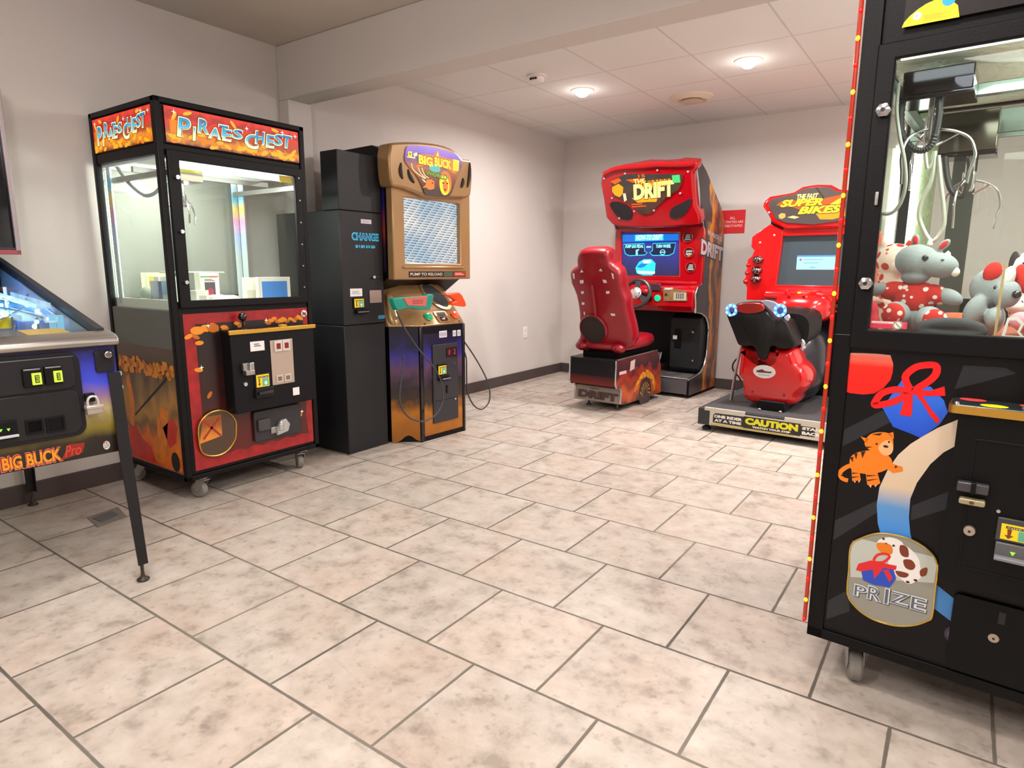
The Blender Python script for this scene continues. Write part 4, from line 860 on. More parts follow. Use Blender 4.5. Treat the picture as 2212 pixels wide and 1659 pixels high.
# playfield
pf_z = lambda d: 0.845 + 0.155 * d
PFA = ART('playfield_print', ((0.0, '#5a3a28'), (0.15, '#3a4a6a'), (0.4, '#2a5a9a'), (0.6, '#3a88c8'), (0.8, '#7ab8e0'), (1.0, '#3a6ab0')), 1, 0.1, 1.1, 14, 0.3, emit=0.12)
pfd = part('playfield', pb, lambda b: b.prism([(0.05, pf_z(0.05) - 0.012), (LEN - 0.03, pf_z(LEN) - 0.012), (LEN - 0.03, pf_z(LEN)), (0.05, pf_z(0.05))], -HWD + 0.022, HWD - 0.022, PFA, 'u'))
part('inner_wall', pb, lambda b: b.prism([(0.03, 0.79), (LEN, 0.8), (LEN, rail_z(LEN) - 0.03), (0.03, rail_z(0.03) - 0.03)], HWD - 0.0225, HWD - 0.0205, M('#7d95ac', 0.3), 'u'))
part('apron', pb, lambda b: b.prism([(0.06, 0.86), (0.06, 0.888), (0.2, 0.903), (0.34, 0.915), (0.34, 0.895)], -HWD + 0.03, HWD - 0.05, M('#6d5c50', 0.45), 'u'), bevel=0.004)
part('instruction_card', pb, lambda b: b.prism([(0.2, 0.904), (0.33, 0.9145), (0.33, 0.9165), (0.2, 0.906)], 0.095, 0.225, M('#d8a818', 0.5, emit=0.1), 'u'))
BLU = M('#9fdcff', 0.3, emit=2.6); BLW = M('#e8f8ff', 0.3, emit=3.2); CLR = M('#b8dcf0', 0.15, coat=0.5, var=0.25, vscale=25, emit=0.25); YLW = M('#c8b020', 0.35, emit=0.25)  # CLR glows a little, imitating LED light on the ramps
rn = random.Random(12)
for k in range(60):
    d = rn.uniform(0.36, 1.05); u = rn.uniform(-0.2, 0.25); z = pf_z(d) + rn.uniform(0.01, 0.07)
    part('insert_lamp', pb, lambda b: b.sph((u, d, z), rn.uniform(0.005, 0.012), BLU if k % 2 else BLW, 8, 6))
for k, (u, d, w_, l_, a, h) in enumerate(((0.14, 0.5, 0.07, 0.2, 12, 0.03), (0.04, 0.55, 0.06, 0.26, -18, 0.05), (0.2, 0.62, 0.05, 0.34, 6, 0.06), (-0.1, 0.5, 0.06, 0.24, 22, 0.04), (0.1, 0.8, 0.08, 0.26, -8, 0.07), (-0.12, 0.78, 0.09, 0.3, 10, 0.08), (0.22, 0.42, 0.04, 0.16, -10, 0.035))):
    def rp(b):
        b.X = Matrix.Translation((u, d, pf_z(d) + h)) @ Matrix.Rotation(R(a), 4, 'Z') @ Matrix.Rotation(R(6), 4, 'X')
        b.box(-w_ / 2, w_ / 2, -l_ / 2, l_ / 2, 0, 0.004, CLR); b.box(-w_ / 2, -w_ / 2 + 0.004, -l_ / 2, l_ / 2, 0, 0.022, CLR); b.box(w_ / 2 - 0.004, w_ / 2, -l_ / 2, l_ / 2, 0, 0.022, CLR)
    part('ramp', pb, rp)
for k in range(26):
    d = rn.uniform(0.36, 1.0); u = rn.uniform(-0.2, 0.25)
    part('post', pb, lambda b: b.lathe([(0.006, pf_z(d)), (0.004, pf_z(d) + 0.02), (0.006, pf_z(d) + 0.045), (0.0, pf_z(d) + 0.05)], (u, d, 0), CHROME if k % 2 else M('#cfd8dc', 0.2), n=10))
for u, d in ((0.085, 0.45), (0.215, 0.36), (0.24, 0.36), (0.02, 0.5)):
    part('target', pb, lambda b: b.box(u - 0.022 * (1 if u < 0.1 else 0.5), u + 0.022 * (1 if u < 0.1 else 0.5), d - 0.004, d + 0.004, pf_z(d), pf_z(d) + (0.045 if u < 0.1 else 0.062), YLW if u < 0.1 else M('#7fd0f0', 0.3, emit=0.8)), bevel=0.002)
for pth in ([(0.24, 0.4, 0.96), (0.23, 0.6, 1.0), (0.12, 0.75, 1.02), (0.0, 0.8, 1.03)], [(0.2, 0.38, 0.95), (0.12, 0.5, 0.985), (0.02, 0.62, 1.0)], [(0.05, 0.4, 0.95), (0.16, 0.52, 0.98), (0.24, 0.7, 1.03)]):
    part('wire_ramp', pb, lambda b: b.tube(spline(pth, 5), 0.004, CHROME, 7))
part('clear_post', pb, lambda b: b.lathe([(0.006, 0.93), (0.006, 1.06)], (0.19, 0.8, 0), M('#d8e8f8', 0.2, emit=0.3), n=10))
area_lamp('playfield_light', (0, 0.75, 1.03), 0.3, 9.0, (0.6, 0.85, 1.0), parent=pb)
# backbox
def bbox_(b):
    b.frame(rect(-0.33, 1.2, 0.30, 1.92), rect(-0.31, 1.225, 0.285, 1.9), 0.955, 1.16, M('#17161c', 0.4)); b.box(-0.31, 0.285, 1.1, 1.16, 1.22, 1.9, BLACK)
part('backbox', pb, bbox_, bevel=0.003)
part('backglass', pb, lambda b: b.box(-0.31, 0.285, 0.968, 0.974, 1.225, 1.9, M('#0e0e14', 0.08, coat=0.5)))
part('backbox_trim', pb, lambda b: (b.box(0.285, 0.302, 0.945, 0.957, 1.2, 1.92, M('#a79a9a', 0.3, 0.7)), b.box(-0.33, 0.302, 0.945, 0.957, 1.195, 1.215, M('#a04a50', 0.35, 0.4))), bevel=0.002)
part('hinge_arm', pb, lambda b: b.box(-0.26, 0.24, 1.05, 1.14, rail_z(1.1) - 0.05, 1.2, PBK), bevel=0.004)
# coin door
CDK = M('#131216', 0.42, spec=0.35); CDL = M('#19181c', 0.38, spec=0.4)
cdr = part('coin_door', pb, lambda b: (b.prism(rrect(-0.25, 0.572, 0.168, 0.862, 0.035), -0.016, -0.002, CDK), b.prism(rrect(-0.235, 0.74, 0.15, 0.85, 0.025), -0.022, -0.01, CDL), b.prism(rrect(-0.235, 0.585, 0.155, 0.733, 0.028), -0.02, -0.01, CDL), b.box(-0.235, 0.15, -0.024, -0.02, 0.845, 0.849, M('#55535a', 0.3))), bevel=0.003)
LITG = M('#c8e040', 0.3, emit=1.1); DKG = M('#3f4a18', 0.4, emit=0.2)
for e, h in (((0.002,0.76,0.052,0.82), (0.024,0.767,0.049,0.805)), ((0.061,0.761,0.109,0.821), (0.084,0.768,0.107,0.805))):
    o = part('coin_entry', cdr, lambda b: (b.box(e[0], e[2], -0.034, -0.02, e[1], e[3], BLACK), b.box(e[0] + 0.002, e[2] - 0.002, -0.036, -0.03, e[3] - 0.006, e[3] - 0.001, M('#77757c', 0.3))), bevel=0.002)
    part('reject_button', o, lambda b: (b.box(h[0], h[2], -0.042, -0.034, h[1], h[3], LITG), b.box(h[0] + 0.006, h[2] - 0.006, -0.043, -0.042, h[1] + 0.006, h[3] - 0.006, DKG), b.text('25', (h[0] + 0.009, h[1] + 0.01, h[2] - 0.008, h[3] - 0.009), -0.0435, LITG)), bevel=0.001)
e = (-0.116,0.601,-0.029,0.66)
o = part('bill_acceptor', cdr, lambda b: (b.box(e[0], e[2], -0.03, -0.018, e[1], e[3], BLACK), b.box(e[0], e[2], -0.04, -0.02, e[1] + 0.006, e[1] + 0.014, M('#b8b8bc', 0.3))), bevel=0.002)
part('arrow_lights', o, lambda b: [b.flat([(u - 0.005, z + 0.004), (u, z - 0.005), (u + 0.005, z + 0.004)], -0.0305, M('#7ae040', 0.3, emit=2.0)) for u, z in [(-0.073,0.634),(-0.053,0.633)]])
for e in ((-0.006,0.604,0.042,0.652), (0.05,0.599,0.104,0.651)):
    part('coin_return', cdr, lambda b: (b.frame(rect(*e), rect(e[0] + 0.006, e[1] + 0.006, e[2] - 0.006, e[3] - 0.006), -0.026, -0.018, BLACK), b.box(e[0] + 0.006, e[2] - 0.006, -0.02, -0.019, e[1] + 0.006, e[3] - 0.006, BLACK)), bevel=0.001)
part('launch_plate', pb, lambda b: (b.prism(rrect(*(0.217,0.78,0.277,0.857), 0.008), -0.012, -0.002, CDL), b.lathe([(0.012, -0.04), (0.014, -0.02), (0.009, -0.012)], (0.251, 0, 0.843), CHROME, 'd', 14)), bevel=0.003)
BBT = (-0.12, 0.505)
lt = MB(); ORM = M('#e08a18', 0.35, emit=0.12); RDM = M('#8a2014', 0.4); YLM = M('#f0c040', 0.35, emit=0.12)
r = (-0.076,0.488,0.085,0.571)
lt.text('BIG BUCK', (r[0], r[1] + 0.008, r[2], r[1] + 0.05), -0.0038, M('#c86a5a', 0.4), bold=0.06, grow=0.006); lt.text('BIG BUCK', (r[0], r[1] + 0.008, r[2], r[1] + 0.05), -0.0042, RDM, bold=0.05, grow=0.003); lt.text('BIG BUCK', (r[0], r[1] + 0.008, r[2], r[1] + 0.05), -0.0046, ORM, bold=0.03)
r = (-0.045,0.476,0.056,0.534)
lt.text('HUNTER', (r[0], 0.4905, r[2], 0.502), -0.0046, M('#c8744c', 0.4), bold=0.02)
r = (0.093,0.498,0.15,0.545)
lt.flat([(r[0] - 0.01, r[1] - 0.005), (r[2], r[1] + 0.01), (r[2] + 0.01, r[3] - 0.004), (r[0] + 0.02, r[3])], -0.004, RDM); lt.text('Pro', (r[0] + 0.004, r[1] + 0.004, r[2] - 0.004, r[3] - 0.004), -0.0046, M('#c8402a', 0.4), shear=0.3)
lt.build('title_lettering', pb)
r = (0.215,0.501,0.237,0.532)
part('slow_sticker', pb, lambda b: (b.ell((r[0] + r[2]) / 2, (r[1] + r[3]) / 2, (r[2] - r[0]) / 2, (r[3] - r[1]) / 2, -0.0035, M('#e0dcd8', 0.4)), b.text('SLOW', (r[0] + 0.003, r[1] + 0.006, r[2] - 0.003, r[3] - 0.008), -0.0039, INK), b.box(r[0] + 0.002, r[2] - 0.006, -0.0039, -0.0035, r[3] - 0.006, r[3] - 0.003, M('#c84028', 0.4))))
# padlock on the door hasp
pu, pz = (0.188,0.655)
pl = part('padlock', pb, lambda b: (b.box(pu - 0.024, pu + 0.026, -0.05, -0.024, pz - 0.012, pz + 0.018, M('#b4aaa0', 0.4, 0.6)), b.box(pu - 0.026, pu + 0.028, -0.052, -0.022, pz + 0.006, pz + 0.02, M('#c4bab0', 0.4, 0.6))), bevel=0.004)
part('shackle', pl, lambda b: b.tube(spline([(pu - 0.016, -0.036, pz + 0.018), (pu - 0.016, -0.036, pz + 0.035), (pu - 0.008, -0.036, pz + 0.048), (pu + 0.008, -0.036, pz + 0.048), (pu + 0.015, -0.036, pz + 0.035), (pu + 0.015, -0.036, pz + 0.018)], 4), 0.0045, M('#d8d4d0', 0.3, 0.7), 8))
part('hasp', pb, lambda b: b.box(pu - 0.02, pu + 0.01, -0.034, -0.014, pz + 0.03, pz + 0.06, BLACK), bevel=0.003)
# legs
def leg(u, d, s, zt, fd):
    """folded steel corner leg, foot at depth fd"""
    o = MB()
    su = -s * 0.036
    o.loft([[(u + s * 0.004, d - 0.008 * (1 if fd < d else -1), zt), (u + su, d - 0.008 * (1 if fd < d else -1), zt), (u + su, d, zt), (u, d, zt), (u, d + 0.036 * (1 if fd < d else -1), zt), (u + s * 0.004, d + 0.036 * (1 if fd < d else -1), zt)],
            [(u + s * 0.004, d - 0.008 * (1 if fd < d else -1) + (fd - d) * 0.35, zt * 0.62), (u + su, d - 0.008 * (1 if fd < d else -1) + (fd - d) * 0.35, zt * 0.62), (u + su, d + (fd - d) * 0.35, zt * 0.62), (u, d + (fd - d) * 0.35, zt * 0.62), (u, d + 0.036 * (1 if fd < d else -1) + (fd - d) * 0.35, zt * 0.62), (u + s * 0.004, d + 0.036 * (1 if fd < d else -1) + (fd - d) * 0.35, zt * 0.62)],
            [(u + s * 0.004, fd - 0.008 * (1 if fd < d else -1), 0.065), (u + su * 0.8, fd - 0.008 * (1 if fd < d else -1), 0.065), (u + su * 0.8, fd, 0.065), (u, fd, 0.065), (u, fd + 0.026 * (1 if fd < d else -1), 0.065), (u + s * 0.004, fd + 0.026 * (1 if fd < d else -1), 0.065)]], M('#141316', 0.45, spec=0.4))
    o = o.build('leg', pb, bevel=0.001)
    part('foot_leveler', o, lambda b: b.lathe([(0.0, 0.0), (0.021, 0.001), (0.022, 0.006), (0.008, 0.016), (0.006, 0.03), (0.006, 0.07)], (u - s * 0.014, fd + 0.006 * (1 if fd < d else -1), 0), M('#4a4038', 0.4, 0.6), n=16))
    if fd < d:
        for z in (0.765, 0.715): part('leg_bolt', o, lambda b: b.lathe([(0.0, 0.012), (0.008, 0.01), (0.009, 0.0)], (u + s * 0.005, d + 0.018, z), M('#c8c4be', 0.3, 0.6), 'u', 12))
leg(HWD + 0.006, -0.004, 1, 0.775, -0.075); leg(-HWD - 0.006, -0.004, -1, 0.775, -0.075)
leg(HWD + 0.006, 1.13, 1, 0.775, 1.165); leg(-HWD - 0.006, 1.13, -1, 0.775, 1.165)

# ================================================================ racing cabinet with its seat
rc = thing('racing_cabinet', 'red racing cabinet with steering wheel, bucket seat and DRIFT marquee in the corner', 'arcade machine', (1.341, 5.530, 0), -2.5)
RD = M('#a00612', 0.18, coat=0.5, var=0.05, vscale=4); RDS = M('#8e081b', 0.35, coat=0.2, var=0.08, vscale=6); RBK = M('#060508', 0.45, spec=0.2); VNT = M('#150c10', 0.7)
UL, UR = -0.49, 0.4
UC = (UL + UR) / 2
DART = bpy.data.materials['flame_art'] if False else ART('drift_side_art', ((0.0, '#2a2226'), (0.28, '#3c3236'), (0.36, '#d8921e'), (0.47, '#c8641a'), (0.56, '#4a3438'), (0.7, '#6a4438'), (0.8, '#b8682a'), (1.0, '#38302e')), 1, 0.0, 0.75, 3.6, 0.6, rough=0.35, stretch=(1, 1.2, 0.7))
prof = [(0.0, 0.03), (0.0, 0.175), (0.16, 0.19), (0.28, 0.205), (0.36, 0.26), (0.41, 0.36), (0.424, 0.58), (0.40, 0.66), (0.33, 0.72), (0.20, 0.76), (0.085, 0.77), (0.067, 0.94), (0.10, 0.985), (0.194, 1.014), (0.211, 1.2), (0.211, 1.472), (0.15, 1.56), (0.078, 1.637), (0.0, 1.82), (-0.063, 1.962), (-0.05, 2.02), (0.02, 2.03), (0.131, 1.978), (0.54, 1.702), (0.64, 1.6), (0.655, 1.54), (0.655, 0.03)]
for u0, u1, nm in ((UR - 0.02, UR, 'right'), (UL, UL + 0.02, 'left')):
    o = part('side_panel', rc, lambda b: b.prism(prof, u0, u1, RBK, 'u', DART if False else None))
    pe = [(u0 + u1) / 2]
    part('edge_trim', o, lambda b: b.tube([((u0 + u1) / 2, d - 0.002, z) for d, z in prof[1:-6]], 0.011, CHROME, 8))
    ua = UR + 0.0008 if nm == 'right' else UL - 0.0008
    part('side_artwork', o, lambda b: b.flat(prof, ua, DART, 'u'))
# DRIFT lettering on the right side
sl = MB(); sl.X = Matrix.Translation((UR + 0.0016, 0, 0))
dl = [(0.244,1.402),(0.712,1.283),(0.235,1.314)]
LT = M('#c8b8c0', 0.45); LTD = M('#2a2428', 0.5)
def slant(t, bx, c, m, bold, rise, gr=0):
    sl.text(t, bx, c, m, 'u', bold=bold, rise=rise, grow=gr)
slant('DRIFT', (0.10, 1.28, 0.64, 1.41), 0.0, LTD, 0.06, -0.06, 0.012); slant('DRIFT', (0.10, 1.28, 0.64, 1.41), 0.0008, LT, 0.05, -0.06)
slant('FURIOUS', (0.25, 1.45, 0.6, 1.49), 0.0008, LT, 0.02, -0.05)
sl.build('side_lettering', rc)
# body between the side panels
part('cabinet_body', rc, lambda b: (b.prism([(0.26, 0.03), (0.44, 0.25), (0.44, 0.76), (0.24, 1.0), (0.24, 1.6), (0.12, 1.68), (0.02, 1.95), (0.131, 1.97), (0.54, 1.69), (0.65, 1.54), (0.65, 0.03)], UL + 0.02, UR - 0.02, RBK, 'u'),))
part('foot_box', rc, lambda b: (b.box(UL + 0.02, UR - 0.02, 0.004, 0.3, 0.035, 0.172, M('#4d4a4d', 0.45)), b.box(UL + 0.02, UR - 0.02, 0.0, 0.34, 0.172, 0.182, M('#8f8b8a', 0.35, 0.7))), bevel=0.003)
part('coin_panel', rc, lambda b: (b.prism([(0.34, 0.182), (0.26, 0.24), (0.26, 0.70), (0.34, 0.74), (0.44, 0.74), (0.44, 0.182)], 0.09, UR - 0.025, M('#1c1d1e', 0.45, spec=0.3), 'u'), b.box(0.13, 0.2, 0.254, 0.26, 0.42, 0.6, RBK)), bevel=0.006)
part('panel_sticker', rc, lambda b: b.box(*(0.116,0.157), 0.2525, 0.2545, *(0.501,0.537), WHITE))
for s in [(0.307,0.577),(0.315,0.313)]:
    part('panel_lock', rc, lambda b: b.lathe([(0.0, 0.246), (0.012, 0.248), (0.014, 0.262)], (s[0], 0, s[1]), CHROME, 'd', 14))
part('pedal', rc, lambda b: b.prism([(0.22, 0.2), (0.30, 0.36), (0.32, 0.36), (0.24, 0.2)], -0.08, -0.01, M('#6a6a6e', 0.3, 0.8), 'u'), bevel=0.004, label='metal accelerator pedal')
part('pedal', rc, lambda b: b.prism([(0.22, 0.2), (0.28, 0.32), (0.30, 0.32), (0.24, 0.2)], -0.24, -0.12, M('#6a6a6e', 0.3, 0.8), 'u'), bevel=0.004, label='wide metal brake pedal')
# ---- tilted head with crown, lit marquee, cat-eye vents
HT = -23.4
HX = tilt(0.05, 1.637, HT)
def head(fn):
    def g(b): b.X = HX; fn(b)
    return g
ho = [(-0.463,0.407),(-0.372,0.44),(-0.268,0.451),(-0.114,0.461),(-0.017,0.467),(0.141,0.448),(0.24,0.446),(0.298,0.452),(0.431,0.433),(0.428,0.371),(0.39,0.344),(0.384,0.245),(0.381,0.063),(0.41,-0.011),(0.409,-0.101),(0.154,-0.116),(-0.113,-0.114),(-0.354,-0.096),(-0.445,-0.066),(-0.497,-0.001),(-0.491,0.184),(-0.494,0.321)]
part('head_shell', rc, head(lambda b: b.prism(ho, -0.05, 0.07, RD)), bevel=0.02, seg=3)
mqo = [(-0.37,0.346),(-0.301,0.369),(-0.225,0.387),(-0.101,0.384),(0.07,0.364),(0.195,0.356),(0.303,0.341),(0.284,0.27),(0.248,0.218),(0.126,0.154),(0.019,0.07),(-0.03,0.031),(-0.099,0.019),(-0.15,0.046),(-0.214,0.126),(-0.316,0.182),(-0.368,0.203),(-0.384,0.247)]
HX2 = tilt(0.0, 1.615, HT)
def head2(fn):
    def g(b): b.X = HX2; fn(b)
    return g
DM = ART('drift_marquee', ((0.0, '#1c0f08'), (0.35, '#5a2408'), (0.5, '#2a1a10'), (0.7, '#4a3014'), (1.0, '#2c2018')), 2, 1.6, 1.95, 14, 0.4, emit=1.0)
part('marquee', rc, head2(lambda b: b.prism(mqo, -0.008, 0.0, DM)))
FIRE = M('#ff9a14', 0.4, emit=1.1); FIRE2 = M('#ff5a10', 0.4, emit=1.0); YEL2 = M('#fff08a', 0.4, emit=1.15); INKB = M('#24120a', 0.5)
def mart(b):
    b.X = HX2
    P_ = lambda s: s
    b.flat([(-0.372,0.288),(-0.302,0.312),(-0.262,0.279),(-0.276,0.222),(-0.314,0.191),(-0.357,0.211),(-0.379,0.246)], -0.0085, FIRE)
    b.flat([(-0.381,0.338),(-0.292,0.364),(-0.27,0.338),(-0.339,0.31)], -0.0085, FIRE2)
    b.flat([(-0.223,0.342),(-0.107,0.345),(-0.04,0.319),(-0.096,0.3),(-0.165,0.313)], -0.0087, FIRE2)
    q = (-0.177,0.156,0.223,0.294)
    b.text('DRIFT', q, -0.009, INKB, bold=0.09, grow=0.006, shear=0.15, rise=0.012); b.text('DRIFT', q, -0.0095, YEL2, bold=0.06, shear=0.15, rise=0.012)
    q = (-0.111,0.26,0.19,0.321)
    b.text('FAST AND FURIOUS', q, -0.0095, FIRE, bold=0.03, shear=0.2)
    q = (-0.152,0.299,-0.043,0.34)
    b.text('THE', q, -0.0095, YEL2, bold=0.03)
    q = (-0.102,0.349,-0.036,0.377)
    b.text('15', q, -0.0095, FIRE2, bold=0.03)
    b.flat([(-0.197,0.175),(0.061,0.179),(0.036,0.127),(-0.051,0.132),(-0.141,0.13)], -0.0088, FIRE)
    q = (-0.205,0.087,-0.067,0.129)
    b.bars(q, 2, -0.0095, FIRE2)
    b.flat([(-0.276,0.222),(-0.248,0.224),(-0.245,0.161),(-0.275,0.146)], -0.0088, M('#e8dcb8', 0.4, emit=0.8))
part('marquee_artwork', rc, mart)
part('green_note', rc, head2(lambda b: b.box(*(0.208,0.277), -0.0108, -0.0098, *(0.28,0.345), M('#3fae62', 0.5, emit=0.25))))
for pth in ([(-0.43,0.125),(-0.368,0.152),(-0.27,0.12),(-0.216,0.058),(-0.241,-0.023),(-0.357,-0.0)], [(0.143,-0.011),(0.166,0.058),(0.271,0.105),(0.355,0.131),(0.313,0.038),(0.257,-0.013),(0.187,-0.034)]):
    part('vent', rc, head2(lambda b: b.prism(spline(pth, 3, True), -0.004, 0.002, VNT)))
for s in [(-0.441,0.368),(-0.226,0.395),(0.08,0.396),(0.35,0.361),(0.26,0.185),(-0.001,0.05),(-0.194,0.052),(-0.395,0.186),(-0.355,-0.006)]:
    part('bolt', rc, head2(lambda b: b.sph((s[0], -0.004, s[1]), (0.011, 0.008, 0.011), M('#d8c8cc', 0.15, 0.8), 10, 6)))
part('brow', rc, head(lambda b: b.tube(spline([(u, -0.06, v + 0.03) for u, v in [(-0.43,0.38),(-0.33,0.412),(-0.219,0.419),(-0.095,0.416),(0.083,0.416),(0.241,0.401),(0.4,0.391)]], 4), 0.022, RD, 10)))
# ---- screen housing
SD = 0.185
so = [(UL, 1.0), (UR, 1.0), (UR, 1.62), (UL, 1.62)]
si = [(-0.415,1.087),(0.173,1.087),(0.153,1.469),(-0.424,1.495)]
part('screen_housing', rc, lambda b: b.frame(so, si, SD - 0.005, SD + 0.05, RD), bevel=0.012, seg=3)
part('under_brow', rc, lambda b: b.prism([(0.1, 1.60), (0.20, 1.50), (0.24, 1.50), (0.2, 1.66)], UL + 0.02, UR - 0.02, M('#7a0a18', 0.25, coat=0.4), 'u'), bevel=0.01)
SCR = ART('drift_screen', ((0.0, '#101048'), (0.5, '#1a2a9a'), (0.8, '#1530b0'), (1.0, '#0d1a6a')), 2, 1.08, 1.47, 4, 0.15, emit=0.9)
scr = part('screen', rc, lambda b: b.box(min(p[0] for p in si) - 0.01, max(p[0] for p in si) + 0.01, SD + 0.02, SD + 0.03, min(p[1] for p in si) - 0.01, max(p[1] for p in si) + 0.01, SCR))
CY1 = M('#2ad8ff', 0.4, emit=1.2); CY2 = M('#8af0ff', 0.4, emit=1.3); CYM = M('#1478e0', 0.4, emit=1.0); NAVY = M('#0a1038', 0.4, emit=0.3); WHE = M('#e0f4ff', 0.4, emit=1.2); HOT = M('#ff8a7a', 0.4, emit=1.0)
def scart(b):
    c = SD + 0.0195
    b.flat([(-0.429,1.472),(0.144,1.463),(0.147,1.406),(-0.427,1.402)], c, CYM); b.flat([(-0.293,1.468),(-0.004,1.464),(-0.001,1.41),(-0.29,1.408)], c - 0.0004, CY1)
    b.text('HOW-TO DRIFT', (-0.281,1.414,-0.008,1.464)[0:4], c - 0.0008, WHE, bold=0.04, shear=0.25)
    for pts_ in ([(-0.411,1.381),(-0.194,1.385),(-0.186,1.313),(-0.157,1.3),(-0.184,1.279),(-0.343,1.273),(-0.388,1.294)], [(-0.105,1.383),(0.122,1.383),(0.104,1.293),(0.06,1.272),(-0.104,1.274),(-0.134,1.3),(-0.106,1.316)]):
        b.flat(pts_, c - 0.0004, NAVY); b.ring(pts_, 0.007, c - 0.0008, CY1)
    b.text('PUMP GAS PEDAL', (-0.391,1.345,-0.2,1.376), c - 0.001, CY2, bold=0.04, shear=0.2); b.text('TURN WHEEL', (-0.072,1.342,0.075,1.372), c - 0.001, CY2, bold=0.04, shear=0.2)
    b.flat([(-0.17,1.359),(-0.122,1.358),(-0.122,1.346),(-0.169,1.346)], c - 0.001, CY2)
    b.flat([(-0.277,1.327),(-0.239,1.335),(-0.258,1.31),(-0.254,1.281),(-0.277,1.281)], c - 0.001, CY2)
    w = (-0.004,1.302)
    b.ring([(w[0] + 0.024 * math.cos(R(20 * k)), w[1] + 0.022 * math.sin(R(20 * k))) for k in range(18)], 0.006, c - 0.001, CY2); b.box(w[0] - 0.022, w[0] + 0.022, c - 0.0012, c - 0.001, w[1] - 0.004, w[1] + 0.004, CY2)
    b.flat([(-0.275,1.159),(-0.239,1.215),(-0.187,1.24),(-0.112,1.24),(-0.069,1.202),(-0.072,1.134),(-0.096,1.091),(-0.19,1.09),(-0.258,1.107)], c - 0.0006, CY1)
    b.flat([(-0.261,1.168),(-0.214,1.202),(-0.148,1.198),(-0.184,1.168),(-0.222,1.159)], c - 0.001, CYM); b.flat([(-0.206,1.228),(-0.121,1.232),(-0.111,1.206),(-0.186,1.198)], c - 0.001, WHE); b.flat([(-0.259,1.133),(-0.07,1.126),(-0.074,1.104),(-0.239,1.107)], c - 0.001, WHE)
part('screen_picture', scr, scart)
for k, (s, t1) in enumerate(zip([(0.244,1.428),(0.262,1.294),(0.285,1.164)], ('STREET', 'JOIN NOW', 'RULES'))):
    o = part('badge', rc, lambda b: b.lathe([(0.048, SD - 0.002), (0.05, SD - 0.014), (0.042, SD - 0.016), (0.04, SD - 0.008), (0.0, SD - 0.008)], (s[0], 0, s[1]), RD, 'd', 28))
    def bd(b):
        b.ell(s[0], s[1], 0.039, 0.039, SD - 0.0085, M('#2a1512', 0.4, emit=0.1))
        if k == 1: b.text('JOIN', (s[0] - 0.028, s[1] + 0.002, s[0] + 0.028, s[1] + 0.02), SD - 0.009, WHITE, bold=0.03); b.text('NOW!', (s[0] - 0.026, s[1] - 0.02, s[0] + 0.026, s[1] - 0.003), SD - 0.009, WHITE, bold=0.03); b.ell(s[0], s[1] - 0.028, 0.016, 0.006, SD - 0.009, M('#b86a1c', 0.4, emit=0.3))
        else:
            for j in range(4): b.box(s[0] - 0.028 + 0.004 * j, s[0] + 0.028 - 0.003 * j, SD - 0.009, SD - 0.0086, s[1] - 0.02 + 0.013 * j, s[1] - 0.015 + 0.013 * j, WHITE)
    part('badge_face', o, bd)
# ---- dash
part('dash', rc, lambda b: b.prism([(0.19, 1.02), (0.1, 1.0), (0.055, 0.96), (0.05, 0.82), (0.09, 0.765), (0.3, 0.765), (0.3, 1.02)], UL + 0.02, UR - 0.02, RD, 'u'), bevel=0.015, seg=3)
part('ridge', rc, lambda b: b.tube([(UL + 0.03, 0.14, 1.02), (UC, 0.13, 1.025), (UR - 0.03, 0.15, 1.02)], 0.02, RD, 10))
part('start_button', rc, lambda b: b.lathe([(0.028, 0.052), (0.03, 0.04), (0.022, 0.036), (0.0, 0.034)], (*(0.039,0.888)[0:1], 0, *(0.039,0.888)[1:2]), M('#10d89a', 0.3, emit=0.9), 'd', 20))
kp = [(0.089,0.991),(0.309,0.959),(0.323,0.87),(0.1,0.863)]
def kpf(b):
    b.prism(kp, 0.042, 0.05, M('#7a5f3c', 0.4, var=0.4, vscale=25))
    r = (min(p[0] for p in kp), min(p[1] for p in kp), max(p[0] for p in kp), max(p[1] for p in kp)); w, h = r[2] - r[0], r[3] - r[1]
    b.box(r[0] + w * 0.45, r[2] - w * 0.04, 0.0408, 0.042, r[1] + h * 0.1, r[1] + h * 0.62, M('#a8a090', 0.4))
    for i in range(4):
        for j in range(3): b.box(r[0] + w * (0.55 + 0.085 * i), r[0] + w * (0.6 + 0.085 * i), 0.0398, 0.0408, r[1] + h * (0.22 + 0.13 * j), r[1] + h * (0.3 + 0.13 * j), DARK)
    b.text('DRIFT', (r[0] + w * 0.06, r[3] - h * 0.2, r[0] + w * 0.42, r[3] - h * 0.06), 0.0412, WHITE, bold=0.04, shear=0.2); b.ell(r[0] + w * 0.14, r[1] + h * 0.45, 0.014, 0.014, 0.0412, M('#3a2418', 0.4))
part('keypad', rc, kpf)
part('ignition_panel', rc, lambda b: b.box(*(-0.038,0.065), 0.044, 0.052, *(0.953,1.017), M('#3c2830', 0.35)), bevel=0.004)
sw = Matrix.Translation((-0.052, -0.2, 0.93)) @ Matrix.Rotation(R(-22), 4, 'X')
st = MB(); st.X = sw
st.tube([(0.128 * math.cos(R(15 * k)), 0, 0.128 * math.sin(R(15 * k))) for k in range(24)], 0.017, M('#2b2729', 0.35, coat=0.2), 10, True)
wh = st.build('steering_wheel', rc)
